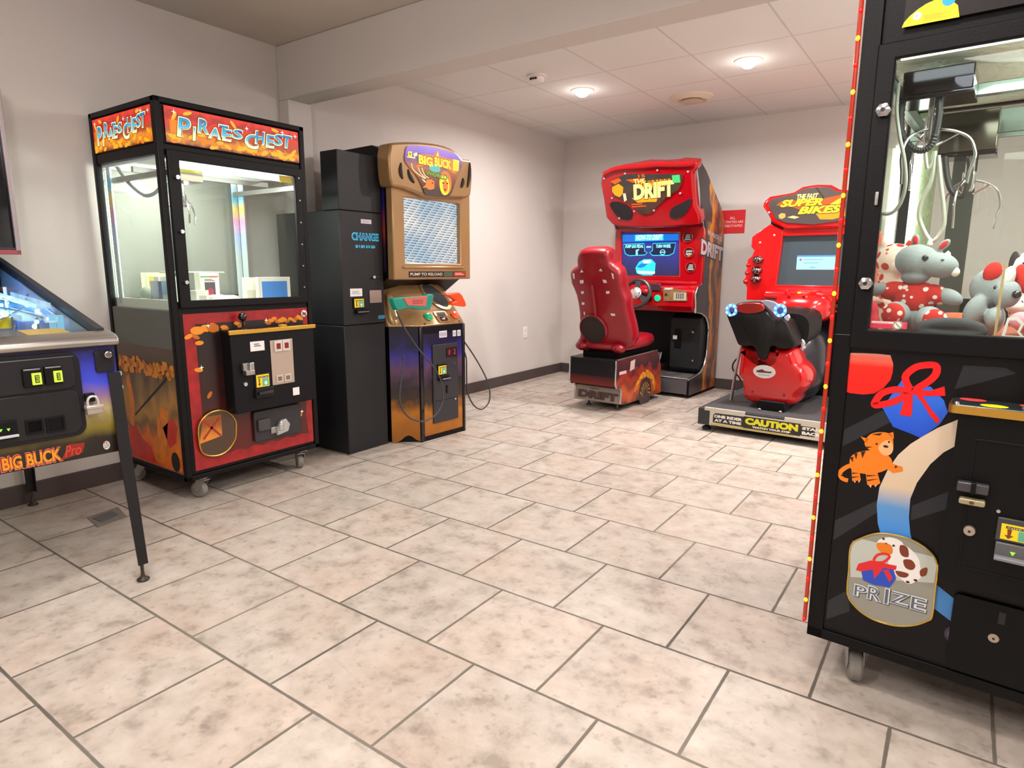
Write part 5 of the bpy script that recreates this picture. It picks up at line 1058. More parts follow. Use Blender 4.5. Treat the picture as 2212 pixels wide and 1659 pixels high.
part('wheel_hub', wh, lambda b: (setattr(b, 'X', sw), b.lathe([(0.0, -0.034), (0.03, -0.034), (0.05, -0.028), (0.056, -0.02), (0.05, 0.0)], (0, 0, 0), M('#c4bcba', 0.3, 0.7), 'd', 24), [b.lathe([(0.0, -0.037), (0.004, -0.036), (0.005, -0.03)], (0.043 * math.cos(R(60 * k)), 0, 0.043 * math.sin(R(60 * k))), DARK, 'd', 8) for k in range(6)]))
part('spoke', wh, lambda b: (setattr(b, 'X', sw), [b.prism([(0.03 * math.cos(R(a - 25)), 0.03 * math.sin(R(a - 25))), (0.125 * math.cos(R(a - 14)), 0.125 * math.sin(R(a - 14))), (0.125 * math.cos(R(a + 14)), 0.125 * math.sin(R(a + 14))), (0.03 * math.cos(R(a + 25)), 0.03 * math.sin(R(a + 25)))], -0.014, -0.002, M('#4a4446', 0.3, 0.6)) for a in (90, 210, 330)]))
for a in (0, 180): part('thumb_button', wh, lambda b: (setattr(b, 'X', sw), b.sph((0.095 * math.cos(R(a)), -0.02, 0.02), (0.022, 0.014, 0.022), RD, 12, 8)))
part('steering_column', rc, lambda b: b.tube([(-0.052, -0.19, 0.925), (-0.05, 0.08, 0.88)], 0.035, RBK, 14))
# ---- seat pedestal
SB = ART('seat_base_art', ((0.0, '#3a1a10'), (0.25, '#c8501a'), (0.45, '#7a2c14'), (0.6, '#a8321c'), (0.75, '#3a1a2a'), (1.0, '#5a2018')), 2, 0.04, 0.43, 8, 0.35, rough=0.3)
sbo = [(-0.945, 0.215), (-0.945, 0.43), (-0.2, 0.44), (-0.12, 0.30), (-0.1, 0.05), (-0.80, 0.05), (-0.86, 0.06), (-0.845, 0.18), (-0.87, 0.205)]
u0, u1 = UC - 0.22, UC + 0.22
part('seat_base', rc, lambda b: (b.prism(sbo, u0, u1, M('#17131a', 0.35), 'u'), b.flat(sbo, u1 + 0.001, SB, 'u'), b.flat(sbo, u0 - 0.001, SB, 'u'), b.flat(rect(u0 + 0.01, 0.215, u1 - 0.01, 0.29), -0.9455, ART('seat_base_rear', ((0.0, '#7a2a1e'), (1.0, '#15121c')), 2, 0.21, 0.31, 6, 0.1))), bevel=0.004)
for u in (u0 + 0.004, u1 - 0.004): part('corner_trim', rc, lambda b: b.tube([(u, -0.947, 0.43), (u, -0.949, 0.235), (u, -0.935, 0.208), (u, -0.875, 0.2), (u, -0.85, 0.17), (u, -0.862, 0.065)], 0.008, CHROME, 8))
part('top_trim', rc, lambda b: b.tube([(u1 - 0.004, -0.94, 0.435), (u1 - 0.004, -0.2, 0.445)], 0.007, CHROME, 8))
pl = (u0 + 0.03, 0.07, u1 - 0.03, 0.2)
pm = MB(); pm.prism([(-0.862, 0.062), (-0.847, 0.19), (-0.842, 0.19), (-0.856, 0.062)], u0 + 0.01, u1 - 0.01, M('#a8988e', 0.4, 0.4), 'u')
pm.X = tilt(-0.866, 0.062, 6.5)
pm.text('DRIFT', (u0 + 0.035, 0.02, u1 - 0.025, 0.085), -0.0005, M('#4a3534', 0.4), bold=0.07, rise=-0.004); pm.text('DRIFT', (u0 + 0.035, 0.022, u1 - 0.025, 0.083), -0.001, M('#5a4444', 0.4), bold=0.03)
pm.text('FURIOUS', (u0 + 0.15, 0.096, u1 - 0.2, 0.11), -0.0005, M('#8a4a48', 0.4))
pm.build('base_plate', rc)
sd_ = MB(); sd_.box(u1, u1 + 0.0015, -0.9, -0.78, 0.31, 0.335, M('#d8b8b0', 0.4)); sd_.prism([(-0.72, 0.32), (-0.64, 0.33), (-0.63, 0.41), (-0.71, 0.4)], u1, u1 + 0.0015, M('#c8b0a8', 0.4), 'u')
def flame(b, seed):
    r_ = random.Random(seed)
    for k in range(14):
        a = R(20 + 10 * k); x, z = -0.42 + 0.2 * math.cos(a), 0.06 + 0.2 * math.sin(a)
        b.ell(x, z, 0.045, 0.02, u1 + 0.001 + 0.00005 * k, M('#c87820' if k % 2 else '#e09a2a', 0.4), 'u', 12, math.degrees(a) + r_.uniform(40, 90))
    b.ell(-0.42, 0.10, 0.12, 0.13, u1 + 0.002, M('#3a2a2c', 0.4), 'u', 20)
    for k in range(8): b.flat([(-0.42 + 0.1 * math.cos(R(22 * k)), 0.07 + 0.12 * math.sin(R(22 * k))), (-0.42 + 0.03 * math.cos(R(22 * k + 40)), 0.07 + 0.05 * math.sin(R(22 * k + 40))), (-0.42 + 0.1 * math.cos(R(22 * k + 9)), 0.07 + 0.12 * math.sin(R(22 * k + 9)))], u1 + 0.0025, M('#b8862c', 0.4), 'u')
flame(sd_, 3); sd_.build('base_artwork', rc)
for u, d in ((u0 + 0.09, -0.77), (u1 - 0.06, -0.8), (u0 + 0.09, -0.2), (u1 - 0.06, -0.2)):
    part('foot', rc, lambda b: b.lathe([(0.022, 0.0), (0.024, 0.012), (0.01, 0.02), (0.008, 0.055)], (u, d, 0), M('#5d564f', 0.5, 0.4), n=14))
for u in (UL + 0.05, UR - 0.05):
    for d in (0.05, 0.6): part('foot', rc, lambda b: b.lathe([(0.022, 0.0), (0.024, 0.012), (0.01, 0.018), (0.008, 0.04)], (u, d, 0), M('#3d3a39', 0.5, 0.4), n=14))
part('seat_slide', rc, lambda b: b.box(UC - 0.17, UC + 0.17, -0.82, -0.28, 0.43, 0.475, RBK), bevel=0.004)
# ---- bucket seat
SX = tilt(-0.72, 0.5, -17)
bo = [(-0.146,0.815),(-0.077,0.828),(0.022,0.829),(0.097,0.818),(0.113,0.786),(0.118,0.732),(0.141,0.699),(0.192,0.656),(0.202,0.576),(0.207,0.487),(0.228,0.428)]
bo2 = [(0.227,0.337),(0.244,0.226),(0.255,0.127),(0.244,0.062),(0.191,0.014),(0.096,-0.016),(-0.045,-0.028),(-0.175,-0.032),(-0.262,-0.009),(-0.29,0.02),(-0.275,0.052),(-0.25,0.091),(-0.222,0.302),(-0.229,0.46),(-0.262,0.559)]
bo3 = [(-0.261,0.584),(-0.26,0.646),(-0.219,0.68),(-0.18,0.703),(-0.177,0.752)]
SX = tilt(-0.80, 0.5, -17)
outl = bo + bo2 + bo3
cx_ = sum(p[0] for p in outl) / len(outl)
def ins(pts, k, cz=0.35): return [(cx_ + (u - cx_) * k, cz + (v - cz) * (0.5 + 0.5 * k)) for u, v in pts]
def seatback(b):
    b.X = SX
    sp_ = spline(outl, 2, True)
    secs = []
    for k, d in ((0.86, -0.012), (0.95, 0.0), (1.0, 0.03), (1.0, 0.10), (0.94, 0.13), (0.75, 0.115), (0.5, 0.075)):
        secs.append([(u, d, v) for u, v in ins(sp_, k)])
    b.loft(secs, RDS)
seat = part('seat_back', rc, seatback, ang=60)
def pan(b):
    secs = []
    for d, w, zb, zt in ((-0.85, 0.17, 0.5, 0.54), (-0.8, 0.215, 0.478, 0.57), (-0.6, 0.225, 0.474, 0.58), (-0.4, 0.22, 0.476, 0.585), (-0.24, 0.2, 0.485, 0.60), (-0.19, 0.17, 0.51, 0.595), (-0.17, 0.12, 0.54, 0.57)):
        m_ = (zb + zt) / 2; h_ = (zt - zb) / 2
        secs.append([(UC - 0.0 + w * math.copysign(abs(math.cos(a)) ** 0.5, math.cos(a)), d, m_ + h_ * math.copysign(abs(math.sin(a)) ** 0.6, math.sin(a))) for a in [2 * PI * j / 24 for j in range(24)]])
    b.loft(secs, RDS)
part('seat_pan', rc, pan, ang=60)
for sgn in (-1, 1):
    part('hip_lug', rc, lambda b: b.sph((UC + sgn * 0.17, -0.83, 0.515), (0.06, 0.06, 0.042), RDS, 14, 10))
part('head_cushion', seat, lambda b: (setattr(b, 'X', SX), b.loft([[(cu + (u - cu) * k, d, v) for u, v in hq] for k, d in ((0.75, -0.05), (0.95, -0.04), (1.0, -0.01), (1.0, 0.02)) for hq in [[(p[0], p[1]) for p in HQ]] for cu in [sum(p[0] for p in HQ) / len(HQ)]], RDS))) if False else None
HOLE = M('#d8cfca', 0.6)
hs = [[(-0.149,0.648),(-0.13,0.671),(-0.118,0.65)],[(0.025,0.662),(0.042,0.681),(0.055,0.659)],[(-0.159,0.584),(-0.128,0.586),(-0.132,0.559),(-0.161,0.556)],[(0.048,0.592),(0.077,0.589),(0.082,0.566),(0.055,0.566)],[(-0.162,0.493),(-0.136,0.492),(-0.141,0.472),(-0.165,0.471)],[(0.066,0.499),(0.098,0.499),(0.094,0.48),(0.067,0.477)],[(-0.169,0.399),(-0.145,0.398),(-0.15,0.378),(-0.173,0.377)],[(-0.219,0.638),(-0.204,0.637),(-0.209,0.593),(-0.217,0.6)],[(0.134,0.645),(0.147,0.634),(0.147,0.597),(0.137,0.604)],[(-0.165,0.316),(-0.155,0.316),(-0.155,0.291),(-0.165,0.287)],[(0.082,0.315),(0.12,0.314),(0.123,0.297),(0.091,0.294)]]
for q in hs:
    part('harness_slot', seat, lambda b: (setattr(b, 'X', tilt(-0.81, 0.5, -17)), b.prism(q, -0.008, 0.004, HOLE)))
sp = [(-0.091,0.17),(-0.211,0.17),(0.026,0.17),(-0.075,0.287),(-0.108,0.054)]
def spk(b):
    b.X = tilt(-0.81, 0.5, -17)
    r_ = (sp[2][0] - sp[1][0]) / 2
    b.lathe([(r_ * 1.12, 0.02), (r_ * 1.1, -0.016), (r_ * 1.0, -0.028), (r_ * 0.97, -0.018)], (sp[0][0], 0, sp[0][1]), RDS, 'd', 32)
part('speaker_housing', seat, spk)
part('speaker_grille', seat, lambda b: (setattr(b, 'X', tilt(-0.81, 0.5, -17)), b.lathe([((sp[2][0] - sp[1][0]) / 2 * 0.98, -0.02), ((sp[2][0] - sp[1][0]) / 2 * 0.6, -0.028), (0.0, -0.03)], (sp[0][0], 0, sp[0][1]), M('#2c1e1e', 0.8, bump=1.0, bscale=250), 'd', 32)))
part('spine_ridge', seat, lambda b: (setattr(b, 'X', tilt(-0.81, 0.5, -17)), b.tube([(sp[0][0] + 0.03, -0.004, 0.2), (sp[0][0] + 0.045, -0.012, 0.35), (sp[0][0] + 0.04, -0.004, 0.55)], 0.012, RDS, 8)))

# ================================================================ motorbike cabinet
bk = thing('motorbike_cabinet', 'red motorbike ride cabinet with black seat and yellow CAUTION step', 'arcade machine', (2.70, 4.45, 0), -2)
BU = -0.06
RB = M('#c00408', 0.2, coat=0.5, var=0.04, vscale=4); BSEAT = M('#120f0e', 0.45, spec=0.25, bump=0.2, bscale=300); NVY = M('#12121c', 0.3, coat=0.3)
# ---- step platform
part('platform', bk, lambda b: (b.box(BU - 0.45, BU + 0.45, 0.0, 1.2, 0.05, 0.168, M('#303032', 0.5)), b.box(BU - 0.43, BU + 0.43, 0.02, 1.18, 0.168, 0.172, M('#3b3a3c', 0.6, bump=0.6, bscale=350))), bevel=0.005)
part('end_cap', bk, lambda b: b.box(BU - 0.456, BU - 0.37, -0.004, 0.1, 0.045, 0.166, M('#2c2c30', 0.55)), bevel=0.004)
for ua, ub in ((BU - 0.41, BU - 0.125), (BU + 0.135, BU + 0.45)): part('nosing', bk, lambda b: b.box(ua, ub, -0.006, 0.012, 0.152, 0.176, M('#cfc8bc', 0.35, 0.4)), bevel=0.002)
for u in (BU - 0.41, BU + 0.41):
    for d in (0.06, 1.1): part('foot', bk, lambda b: b.lathe([(0.03, 0.0), (0.03, 0.02), (0.012, 0.03), (0.012, 0.052)], (u, d, 0), RUBBER, n=16))
def caution(b):
    z0, z1 = 0.05, 0.155
    b.box(BU - 0.37, BU + 0.45, -0.005, -0.001, z0, z1, M('#c9c2b4', 0.45))
    Y = M('#d8d018', 0.4, emit=0.12); K = M('#24221e', 0.5); Wt = M('#ece8e0', 0.45)
    b.box(BU - 0.36, BU + 0.2, -0.0055, -0.005, z0 + 0.004, z0 + 0.012, M('#c8a820', 0.45))
    b.flat([(BU - 0.345, z0 + 0.022), (BU - 0.13, z0 + 0.018), (BU - 0.13, z1 - 0.012), (BU - 0.33, z1 - 0.014), (BU - 0.345, z1 - 0.03)], -0.0056, K)
    b.text('ONE RIDER', (BU - 0.338, z0 + 0.058, BU - 0.14, z0 + 0.08), -0.006, Wt, bold=0.06); b.text('AT A TIME', (BU - 0.335, z0 + 0.03, BU - 0.145, z0 + 0.05), -0.006, Wt, bold=0.06)
    b.box(BU - 0.13, BU + 0.24, -0.0057, -0.005, z0 + 0.014, z1 - 0.008, K)
    b.text('CAUTION', (BU - 0.12, z0 + 0.042, BU + 0.225, z0 + 0.09), -0.0062, Y, bold=0.07)
    b.text('WATCH YOUR STEP', (BU - 0.07, z0 + 0.022, BU + 0.18, z0 + 0.036), -0.0062, Wt, bold=0.06)
    b.box(BU + 0.24, BU + 0.33, -0.0057, -0.005, z0 + 0.02, z1 - 0.02, K)
    b.text('STAND', (BU + 0.25, z0 + 0.06, BU + 0.4, z0 + 0.08), -0.0062, Wt, bold=0.06); b.text('BACK', (BU + 0.25, z0 + 0.028, BU + 0.37, z0 + 0.05), -0.0062, Wt, bold=0.06)
part('caution_panel', bk, caution)
part('pivot_post', bk, lambda b: (b.box(BU - 0.09, BU + 0.09, 0.16, 0.34, 0.168, 0.24, RBK), [b.lathe([(0.0, 0.188), (0.011, 0.186), (0.013, 0.172)], (BU + s * 0.07, 0.14, 0), M('#8a8480', 0.3, 0.6), n=12) for s in (-1, 1)]), bevel=0.006)
# ---- tail and lower bodywork (lofted along the length of the bike)
tl = [(-0.311,0.61),(-0.255,0.583),(-0.199,0.533),(-0.139,0.519),(-0.099,0.535),(-0.082,0.61),(-0.043,0.6),(0.026,0.605),(0.06,0.555),(0.075,0.517),(0.115,0.481),(0.143,0.431),(0.142,0.365),(0.116,0.316),(0.088,0.279),(0.082,0.238),(0.037,0.212),(-0.045,0.202),(-0.149,0.198),(-0.23,0.208),(-0.273,0.241),(-0.282,0.303),(-0.294,0.358),(-0.32,0.39),(-0.316,0.488),(-0.314,0.551)]
tc = (sum(p[0] for p in tl) / len(tl), sum(p[1] for p in tl) / len(tl))
def sc2(q, k, c, kz=None): return [(c[0] + (u - c[0]) * k, c[1] + (z - c[1]) * (kz or k)) for u, z in q]
tls = spline(tl, 3, True)
part('tail_fairing', bk, lambda b: b.loft([[(u, d, z) for u, z in offs(tls, k)] for k, d in ((0.045, 0.2), (0.025, 0.206), (0.01, 0.222), (0.0, 0.25), (-0.008, 0.36), (0.0, 0.5), (0.03, 0.6))], RB), ang=50)
for s in [(-0.203,0.287),(0.013,0.289),(-0.174,0.526),(-0.071,0.532)]: part('screw', bk, lambda b: b.lathe([(0.0, 0.19), (0.008, 0.192), (0.009, 0.215)], (s[0], 0, s[1]), M('#6a1414', 0.4), 'd', 10))
eb = [(-0.132,0.439),(-0.207,0.435),(-0.054,0.443),(-0.135,0.486),(-0.129,0.392)]
er, ez = (eb[2][0] - eb[1][0]) / 2, (eb[3][1] - eb[4][1]) / 2
def emb(b):
    c = 0.196
    b.prism([(eb[0][0] + er * math.cos(R(15 * k)), eb[0][1] + ez * math.sin(R(15 * k))) for k in range(24)], c, c + 0.02, M('#d6d2d0', 0.3))
    b.flat([(eb[0][0] - er * 0.75, eb[0][1] + 0.002), (eb[0][0] - er * 0.2, eb[0][1] + ez * 0.35), (eb[0][0] + er * 0.1, eb[0][1] + ez * 0.1), (eb[0][0] + er * 0.7, eb[0][1] + ez * 0.1), (eb[0][0] + er * 0.6, eb[0][1] - ez * 0.15), (eb[0][0] - er * 0.6, eb[0][1] - ez * 0.2)], c - 0.0006, M('#5a3038', 0.4))
    b.bars((eb[0][0] - er * 0.5, eb[0][1] - ez * 0.6, eb[0][0] + er * 0.5, eb[0][1] - ez * 0.4), 1, c - 0.0006, M('#8a8486', 0.4))
part('emblem', bk, emb)
# ---- seat hump
sh = [(-0.421,0.827),(-0.403,0.804),(-0.392,0.845),(-0.38,0.886),(-0.35,0.91),(-0.31,0.917),(-0.259,0.919),(-0.208,0.917),(-0.171,0.886),(-0.13,0.848),(-0.081,0.807),(-0.041,0.813),(-0.006,0.799),(0.033,0.727),(0.056,0.67),(0.055,0.631),(0.019,0.611),(-0.044,0.608),(-0.071,0.622),(-0.101,0.615),(-0.109,0.567),(-0.122,0.529),(-0.153,0.525),(-0.178,0.545),(-0.205,0.596),(-0.226,0.614),(-0.261,0.607),(-0.301,0.611),(-0.326,0.623),(-0.364,0.703)]
shs = spline(sh, 2, True); hc = (sum(p[0] for p in sh) / len(sh), sum(p[1] for p in sh) / len(sh))
part('seat', bk, lambda b: b.loft([[(u, d + (0.04 if z > 0.85 else 0), z) for u, z in offs(shs, k)] for k, d in ((0.014, 0.178), (0.006, 0.182), (0.0, 0.195), (0.0, 0.24), (0.0, 0.36), (0.01, 0.46), (0.03, 0.52))], BSEAT), ang=50)
rp = [(-0.325,0.909),(-0.188,0.916),(-0.159,0.882),(-0.18,0.858),(-0.256,0.842),(-0.327,0.851),(-0.348,0.866)]
part('tail_light', bk, lambda b: b.prism(spline(rp, 3, True), 0.172, 0.2, M('#8a1a14', 0.25, emit=0.25, var=0.3)), bevel=0.006)
BLE = M('#4a90ff', 0.3, emit=2.2); BLE2 = M('#c8e4ff', 0.3, emit=3.0)
for c in [(-0.385,0.86),(-0.054,0.872)]:
    o = part('signal_ring', bk, lambda b: b.tube([(c[0] + 0.032 * math.cos(R(18 * k)), 0.185, c[1] + 0.035 * math.sin(R(18 * k))) for k in range(20)], 0.0115, BLE, 8, True))
    for k in range(7): part('lamp', o, lambda b: b.sph((c[0] + 0.033 * math.cos(R(52 * k)), 0.174, c[1] + 0.036 * math.sin(R(52 * k))), 0.007, BLE2, 8, 6))
    part('ring_core', o, lambda b: b.lathe([(0.02, 0.19), (0.014, 0.18), (0.0, 0.178)], (c[0], 0, c[1]), M('#4a5a80', 0.4), 'd', 14))
SIV = M('#b9c2da', 0.25, 0.6)
part('signal_wing', bk, lambda b: b.prism([(-0.19,0.925),(-0.168,0.937),(-0.134,0.935),(-0.091,0.919),(-0.075,0.904),(-0.11,0.863),(-0.094,0.845),(-0.121,0.867),(-0.154,0.897)], 0.205, 0.24, SIV), bevel=0.004, label='silver blue wing panel')
part('side_blade', bk, lambda b: b.prism([(-0.036,0.826),(-0.009,0.847),(0.002,0.824),(-0.015,0.787)], 0.215, 0.25, M('#d4d2d6', 0.3, 0.4)), bevel=0.003)
part('side_blade', bk, lambda b: b.prism([(0.041,0.672),(0.064,0.656),(0.074,0.637),(0.062,0.58),(0.051,0.619)], 0.39, 0.42, M('#d4d2d6', 0.3, 0.4)), bevel=0.003)
# rider's saddle, tank, engine mass, front fairing
def tube_loft(secs, m, n=20, p=0.7):
    out = []
    for d, u, z, w, h in secs: out.append([(u + w * math.copysign(abs(math.cos(a)) ** p, math.cos(a)), d, z + h * math.copysign(abs(math.sin(a)) ** p, math.sin(a))) for a in [2 * PI * j / n for j in range(n)]])
    return lambda b: b.loft(out, m)
part('saddle', bk, tube_loft([(0.42, BU + 0.02, 0.72, 0.13, 0.12), (0.5, BU + 0.02, 0.74, 0.15, 0.13), (0.62, BU + 0.02, 0.76, 0.17, 0.13), (0.72, BU + 0.02, 0.78, 0.15, 0.1)], BSEAT), ang=60)
part('tank', bk, tube_loft([(0.58, BU + 0.02, 0.84, 0.09, 0.05), (0.64, BU + 0.02, 0.86, 0.17, 0.1), (0.74, BU + 0.02, 0.87, 0.2, 0.12), (0.86, BU + 0.02, 0.87, 0.21, 0.12), (0.92, BU + 0.02, 0.87, 0.16, 0.08)], RB), ang=60)
part('engine_mass', bk, tube_loft([(0.5, BU, 0.4, 0.1, 0.2), (0.6, BU, 0.45, 0.2, 0.28), (0.8, BU, 0.46, 0.22, 0.29), (0.98, BU, 0.46, 0.2, 0.28)], NVY), ang=60)
part('front_column', bk, lambda b: b.box(BU - 0.2, BU + 0.34, 0.98, 1.5, 0.172, 1.0, RBK), bevel=0.01)
part('handlebar', bk, lambda b: b.tube([(BU - 0.3, 0.84, 0.86), (BU - 0.12, 0.9, 0.9), (BU + 0.14, 0.9, 0.9), (BU + 0.32, 0.84, 0.86)], 0.013, RBK, 10))
for s in (-1, 1):
    o = part('grip', bk, lambda b: b.tube([(BU + s * 0.22, 0.87, 0.875), (BU + s * 0.33, 0.835, 0.857)], 0.02, RUBBER, 12))
    part('brake_lever', o, lambda b: b.tube([(BU + s * 0.2, 0.85, 0.85), (BU + s * 0.27, 0.815, 0.835), (BU + s * 0.34, 0.80, 0.835)], 0.007, M('#b51a20', 0.3), 8))
part('dash_gauge', bk, lambda b: (b.lathe([(0.0, 0.0), (0.012, 0.0), (0.014, -0.012)], (BU + 0.0, 0.7, 0.985), M('#e8c820', 0.3, emit=0.3), n=12), b.box(BU + 0.03, BU + 0.1, 0.7, 0.72, 0.975, 0.984, M('#e85a1a', 0.35, emit=0.15))))
part('tank_rib', bk, lambda b: [b.tube(spline([(BU + s * 0.05, 0.62, 0.95), (BU + s * 0.1, 0.72, 0.985), (BU + s * 0.11, 0.86, 0.985)], 4), 0.012, RB, 8) for s in (-1, 1)])
# ---- screen housing and head, mirrored about the middle of the cabinet
HDp = 1.02
lf = [(-0.308,1.027),(-0.532,0.955),(-0.558,1.043),(-0.542,1.105),(-0.546,1.166),(-0.517,1.227),(-0.495,1.301),(-0.522,1.328),(-0.522,1.401),(-0.472,1.446),(-0.382,1.502),(-0.326,1.48)]
MU = BU + 0.0
mir = lambda q: [(2 * MU - u, z) for u, z in q]
left = lf
hx = [(-0.283 - 0.02, 1.46), (-0.303, 0.955), (-0.53, 0.955)]
hsl = [(-0.293,1.46),(-0.382,1.505),(-0.466,1.453),(-0.522,1.404),(-0.523,1.328),(-0.495,1.301),(-0.512,1.254),(-0.544,1.227),(-0.546,1.166),(-0.549,1.105),(-0.56,1.043),(-0.535,1.003),(-0.533,0.9)]
zl = hsl[-1][1]
body = [(u, z) for u, z in hsl]
housing = body + [(2 * MU - u, z) for u, z in reversed(body)]
scn = [(-0.308,1.027),(-0.285,1.407)]
sL, sB, sTL, sT = scn[0][0], scn[0][1], scn[1][0], scn[1][1]
# screen surround built from four shaped pieces
def surround(b):
    c0, c1 = 0.99, 1.12
    L = body + [(sL, zl), (sL, sB), (sTL, sT), (sTL + 0.0, body[0][1])]
    b.prism(L, c0, c1, RB); b.prism([(2 * MU - u, z) for u, z in L], c0, c1, RB)
    b.prism([(sTL, sT), (2 * MU - sTL, sT), (2 * MU - sTL, body[0][1] + 0.03), (sTL, body[0][1] + 0.03)], c0, c1, RB)
    b.prism([(sL, zl), (2 * MU - sL, zl), (2 * MU - sL, sB), (sL, sB)], c0 - 0.03, c1, RB)
part('screen_housing', bk, surround, bevel=0.012, seg=3)
part('housing_back', bk, lambda b: b.box(MU - 0.36, MU + 0.36, 1.12, 1.7, 0.95, 1.6, RBK), bevel=0.01)
part('dash_shelf', bk, lambda b: b.prism([(1.0, sB), (0.86, 0.985), (0.84, 0.93), (0.9, 0.9), (1.02, 0.95)], MU - 0.3, MU + 0.3, RB, 'u'), bevel=0.02, seg=3)
GLS = M('#3a464c', 0.16, coat=0.3, emit=0.25)
sc_ = part('screen', bk, lambda b: b.box(sL - 0.03, 2 * MU - sL + 0.03, 1.03, 1.04, sB - 0.02, sT + 0.02, GLS))
dq = [(-0.174,1.148),(0.121,1.15),(0.121,1.258),(-0.168,1.264)]
du0, dz0, du1, dz1 = dq[0][0], dq[0][1], dq[1][0], dq[2][1]
def dlg(b):
    c = 1.029
    b.flat(rect(du0, dz0, du1, dz1), c, M('#a8e0f4', 0.4, emit=0.95)); b.flat(rect(du0, dz1 - 0.012, du1, dz1), c - 0.0004, M('#5a9ae8', 0.4, emit=0.9))
    b.ell(du0 + 0.028, dz1 - 0.034, 0.009, 0.009, c - 0.0006, M('#c86a7a', 0.4, emit=0.7)); b.bars((du0 + 0.05, dz1 - 0.036, du0 + 0.19, dz1 - 0.03), 1, c - 0.0006, M('#6aa0b8', 0.4, emit=0.5)); b.flat(rect(du0 + 0.05, dz0 + 0.05, du0 + 0.16, dz0 + 0.053), c - 0.0006, M('#6aa0b8', 0.4, emit=0.5)); b.flat(rect(du0 + 0.1, dz0 + 0.012, du0 + 0.14, dz0 + 0.022), c - 0.0006, M('#8ac8e0', 0.4, emit=0.7))
part('dialog_box', sc_, dlg)
hl = [(-0.252,1.456),(-0.363,1.511),(-0.407,1.59),(-0.442,1.636),(-0.446,1.662),(-0.427,1.687),(-0.394,1.713),(-0.273,1.725),(-0.218,1.734),(-0.161,1.769),(-0.108,1.775),(-0.061,1.779)]
hout = hl + [(2 * MU - u, z) for u, z in reversed(hl)]
part('head_shell', bk, lambda b: b.prism(hout, 0.95, 1.2, RB), bevel=0.022, seg=3)
ml = [(-0.069,1.487),(-0.252,1.505),(-0.336,1.541),(-0.365,1.593),(-0.394,1.639),(-0.39,1.677),(-0.372,1.692),(-0.268,1.711),(-0.207,1.719),(-0.15,1.752),(-0.103,1.756),(-0.056,1.759)]
mout = ml + [(2 * MU - u, z) for u, z in reversed(ml)]
BM = ART('bike_marquee', ((0.0, '#6a5048'), (0.4, '#5a4038'), (0.7, '#7a5a48'), (1.0, '#6a5a54')), 2, 1.5, 1.78, 6, 0.2, emit=0.7)
part('marquee', bk, lambda b: b.prism(mout, 0.938, 0.952, BM), bevel=0.003)
def bma(b):
    c = 0.9375
    b.flat([(-0.336,1.642),(-0.294,1.671),(-0.172,1.67),(-0.025,1.668),(0.055,1.681),(0.143,1.696),(0.148,1.646),(0.105,1.618),(0.051,1.591),(-0.017,1.576),(-0.136,1.588),(-0.198,1.616),(-0.272,1.626)], c, M('#d8580c', 0.4, emit=0.9)); b.flat([(-0.045,1.565),(0.053,1.566),(0.149,1.627),(0.157,1.537),(0.075,1.517),(-0.012,1.521)], c - 0.0002, FIRE); b.flat([(0.048,1.627),(0.144,1.687),(0.147,1.652),(0.095,1.613)], c - 0.0004, M('#ffe820', 0.4, emit=1.2))
    for t, q in (('SUPER', (-0.307,1.624,-0.003,1.678)), ('BIKES', (-0.174,1.565,0.133,1.621))):
        b.text(t, q, c - 0.0008, INKB, bold=0.08, grow=0.005, shear=0.3); b.text(t, q, c - 0.0012, M('#ffe020', 0.4, emit=1.15), bold=0.05, shear=0.3)
    b.text('THE FAST', (-0.188,1.675,-0.037,1.714), c - 0.001, YEL2, bold=0.04, shear=0.25)
    b.flat([(-0.314,1.565),(-0.294,1.58),(-0.265,1.575),(-0.26,1.55),(-0.284,1.535),(-0.307,1.542)], c - 0.001, M('#ffb060', 0.4, emit=0.9)); b.flat([(-0.248,1.546),(-0.206,1.557),(-0.159,1.544),(-0.192,1.533)], c - 0.001, M('#ffd890', 0.4, emit=0.9))
part('marquee_artwork', bk, bma)
CHR = M('#8f8484', 0.12, 1.0)
for s in (1, -1):
    for (u, z, r_) in [(-0.458,1.226,0.04),(-0.462,1.14,0.04),(-0.464,1.072,0.04)]:
        uu = u if s == 1 else 2 * MU - u
        part('chrome_horn', bk, lambda b: b.sph((uu, 0.985, z), (0.045, 0.05, 0.034), CHR, 16, 10))
    for (u, z) in [(-0.53,1.183),(-0.536,1.119),(-0.545,1.051)]:
        uu = u if s == 1 else 2 * MU - u
        part('side_lobe', bk, lambda b: b.sph((uu, 1.04, z), (0.035, 0.06, 0.03), RB, 14, 8))
for s in [(-0.39,1.59),(-0.349,1.416),(-0.455,1.361)]: part('bolt', bk, lambda b: b.sph((s[0], 0.95 if s[1] > 1.45 else 0.99, s[1]), (0.009, 0.006, 0.009), M('#e8d0d0', 0.2, 0.6), 8, 6))
part('leg_bar', bk, lambda b: b.tube([(BU - 0.33, 0.32, 0.18), (BU - 0.32, 0.36, 0.42), (BU - 0.3, 0.4, 0.62)], 0.012, CHROME, 8), label='upright chrome bar beside the tail')
part('power_cable', bk, lambda b: b.tube(spline([(-0.364,0.42,0.55),(-0.388,0.42,0.498),(-0.421,0.42,0.451),(-0.425,0.42,0.407),(-0.402,0.42,0.373),(-0.375,0.42,0.347),(-0.355,0.42,0.313)], 4), 0.006, RUBBER, 7))

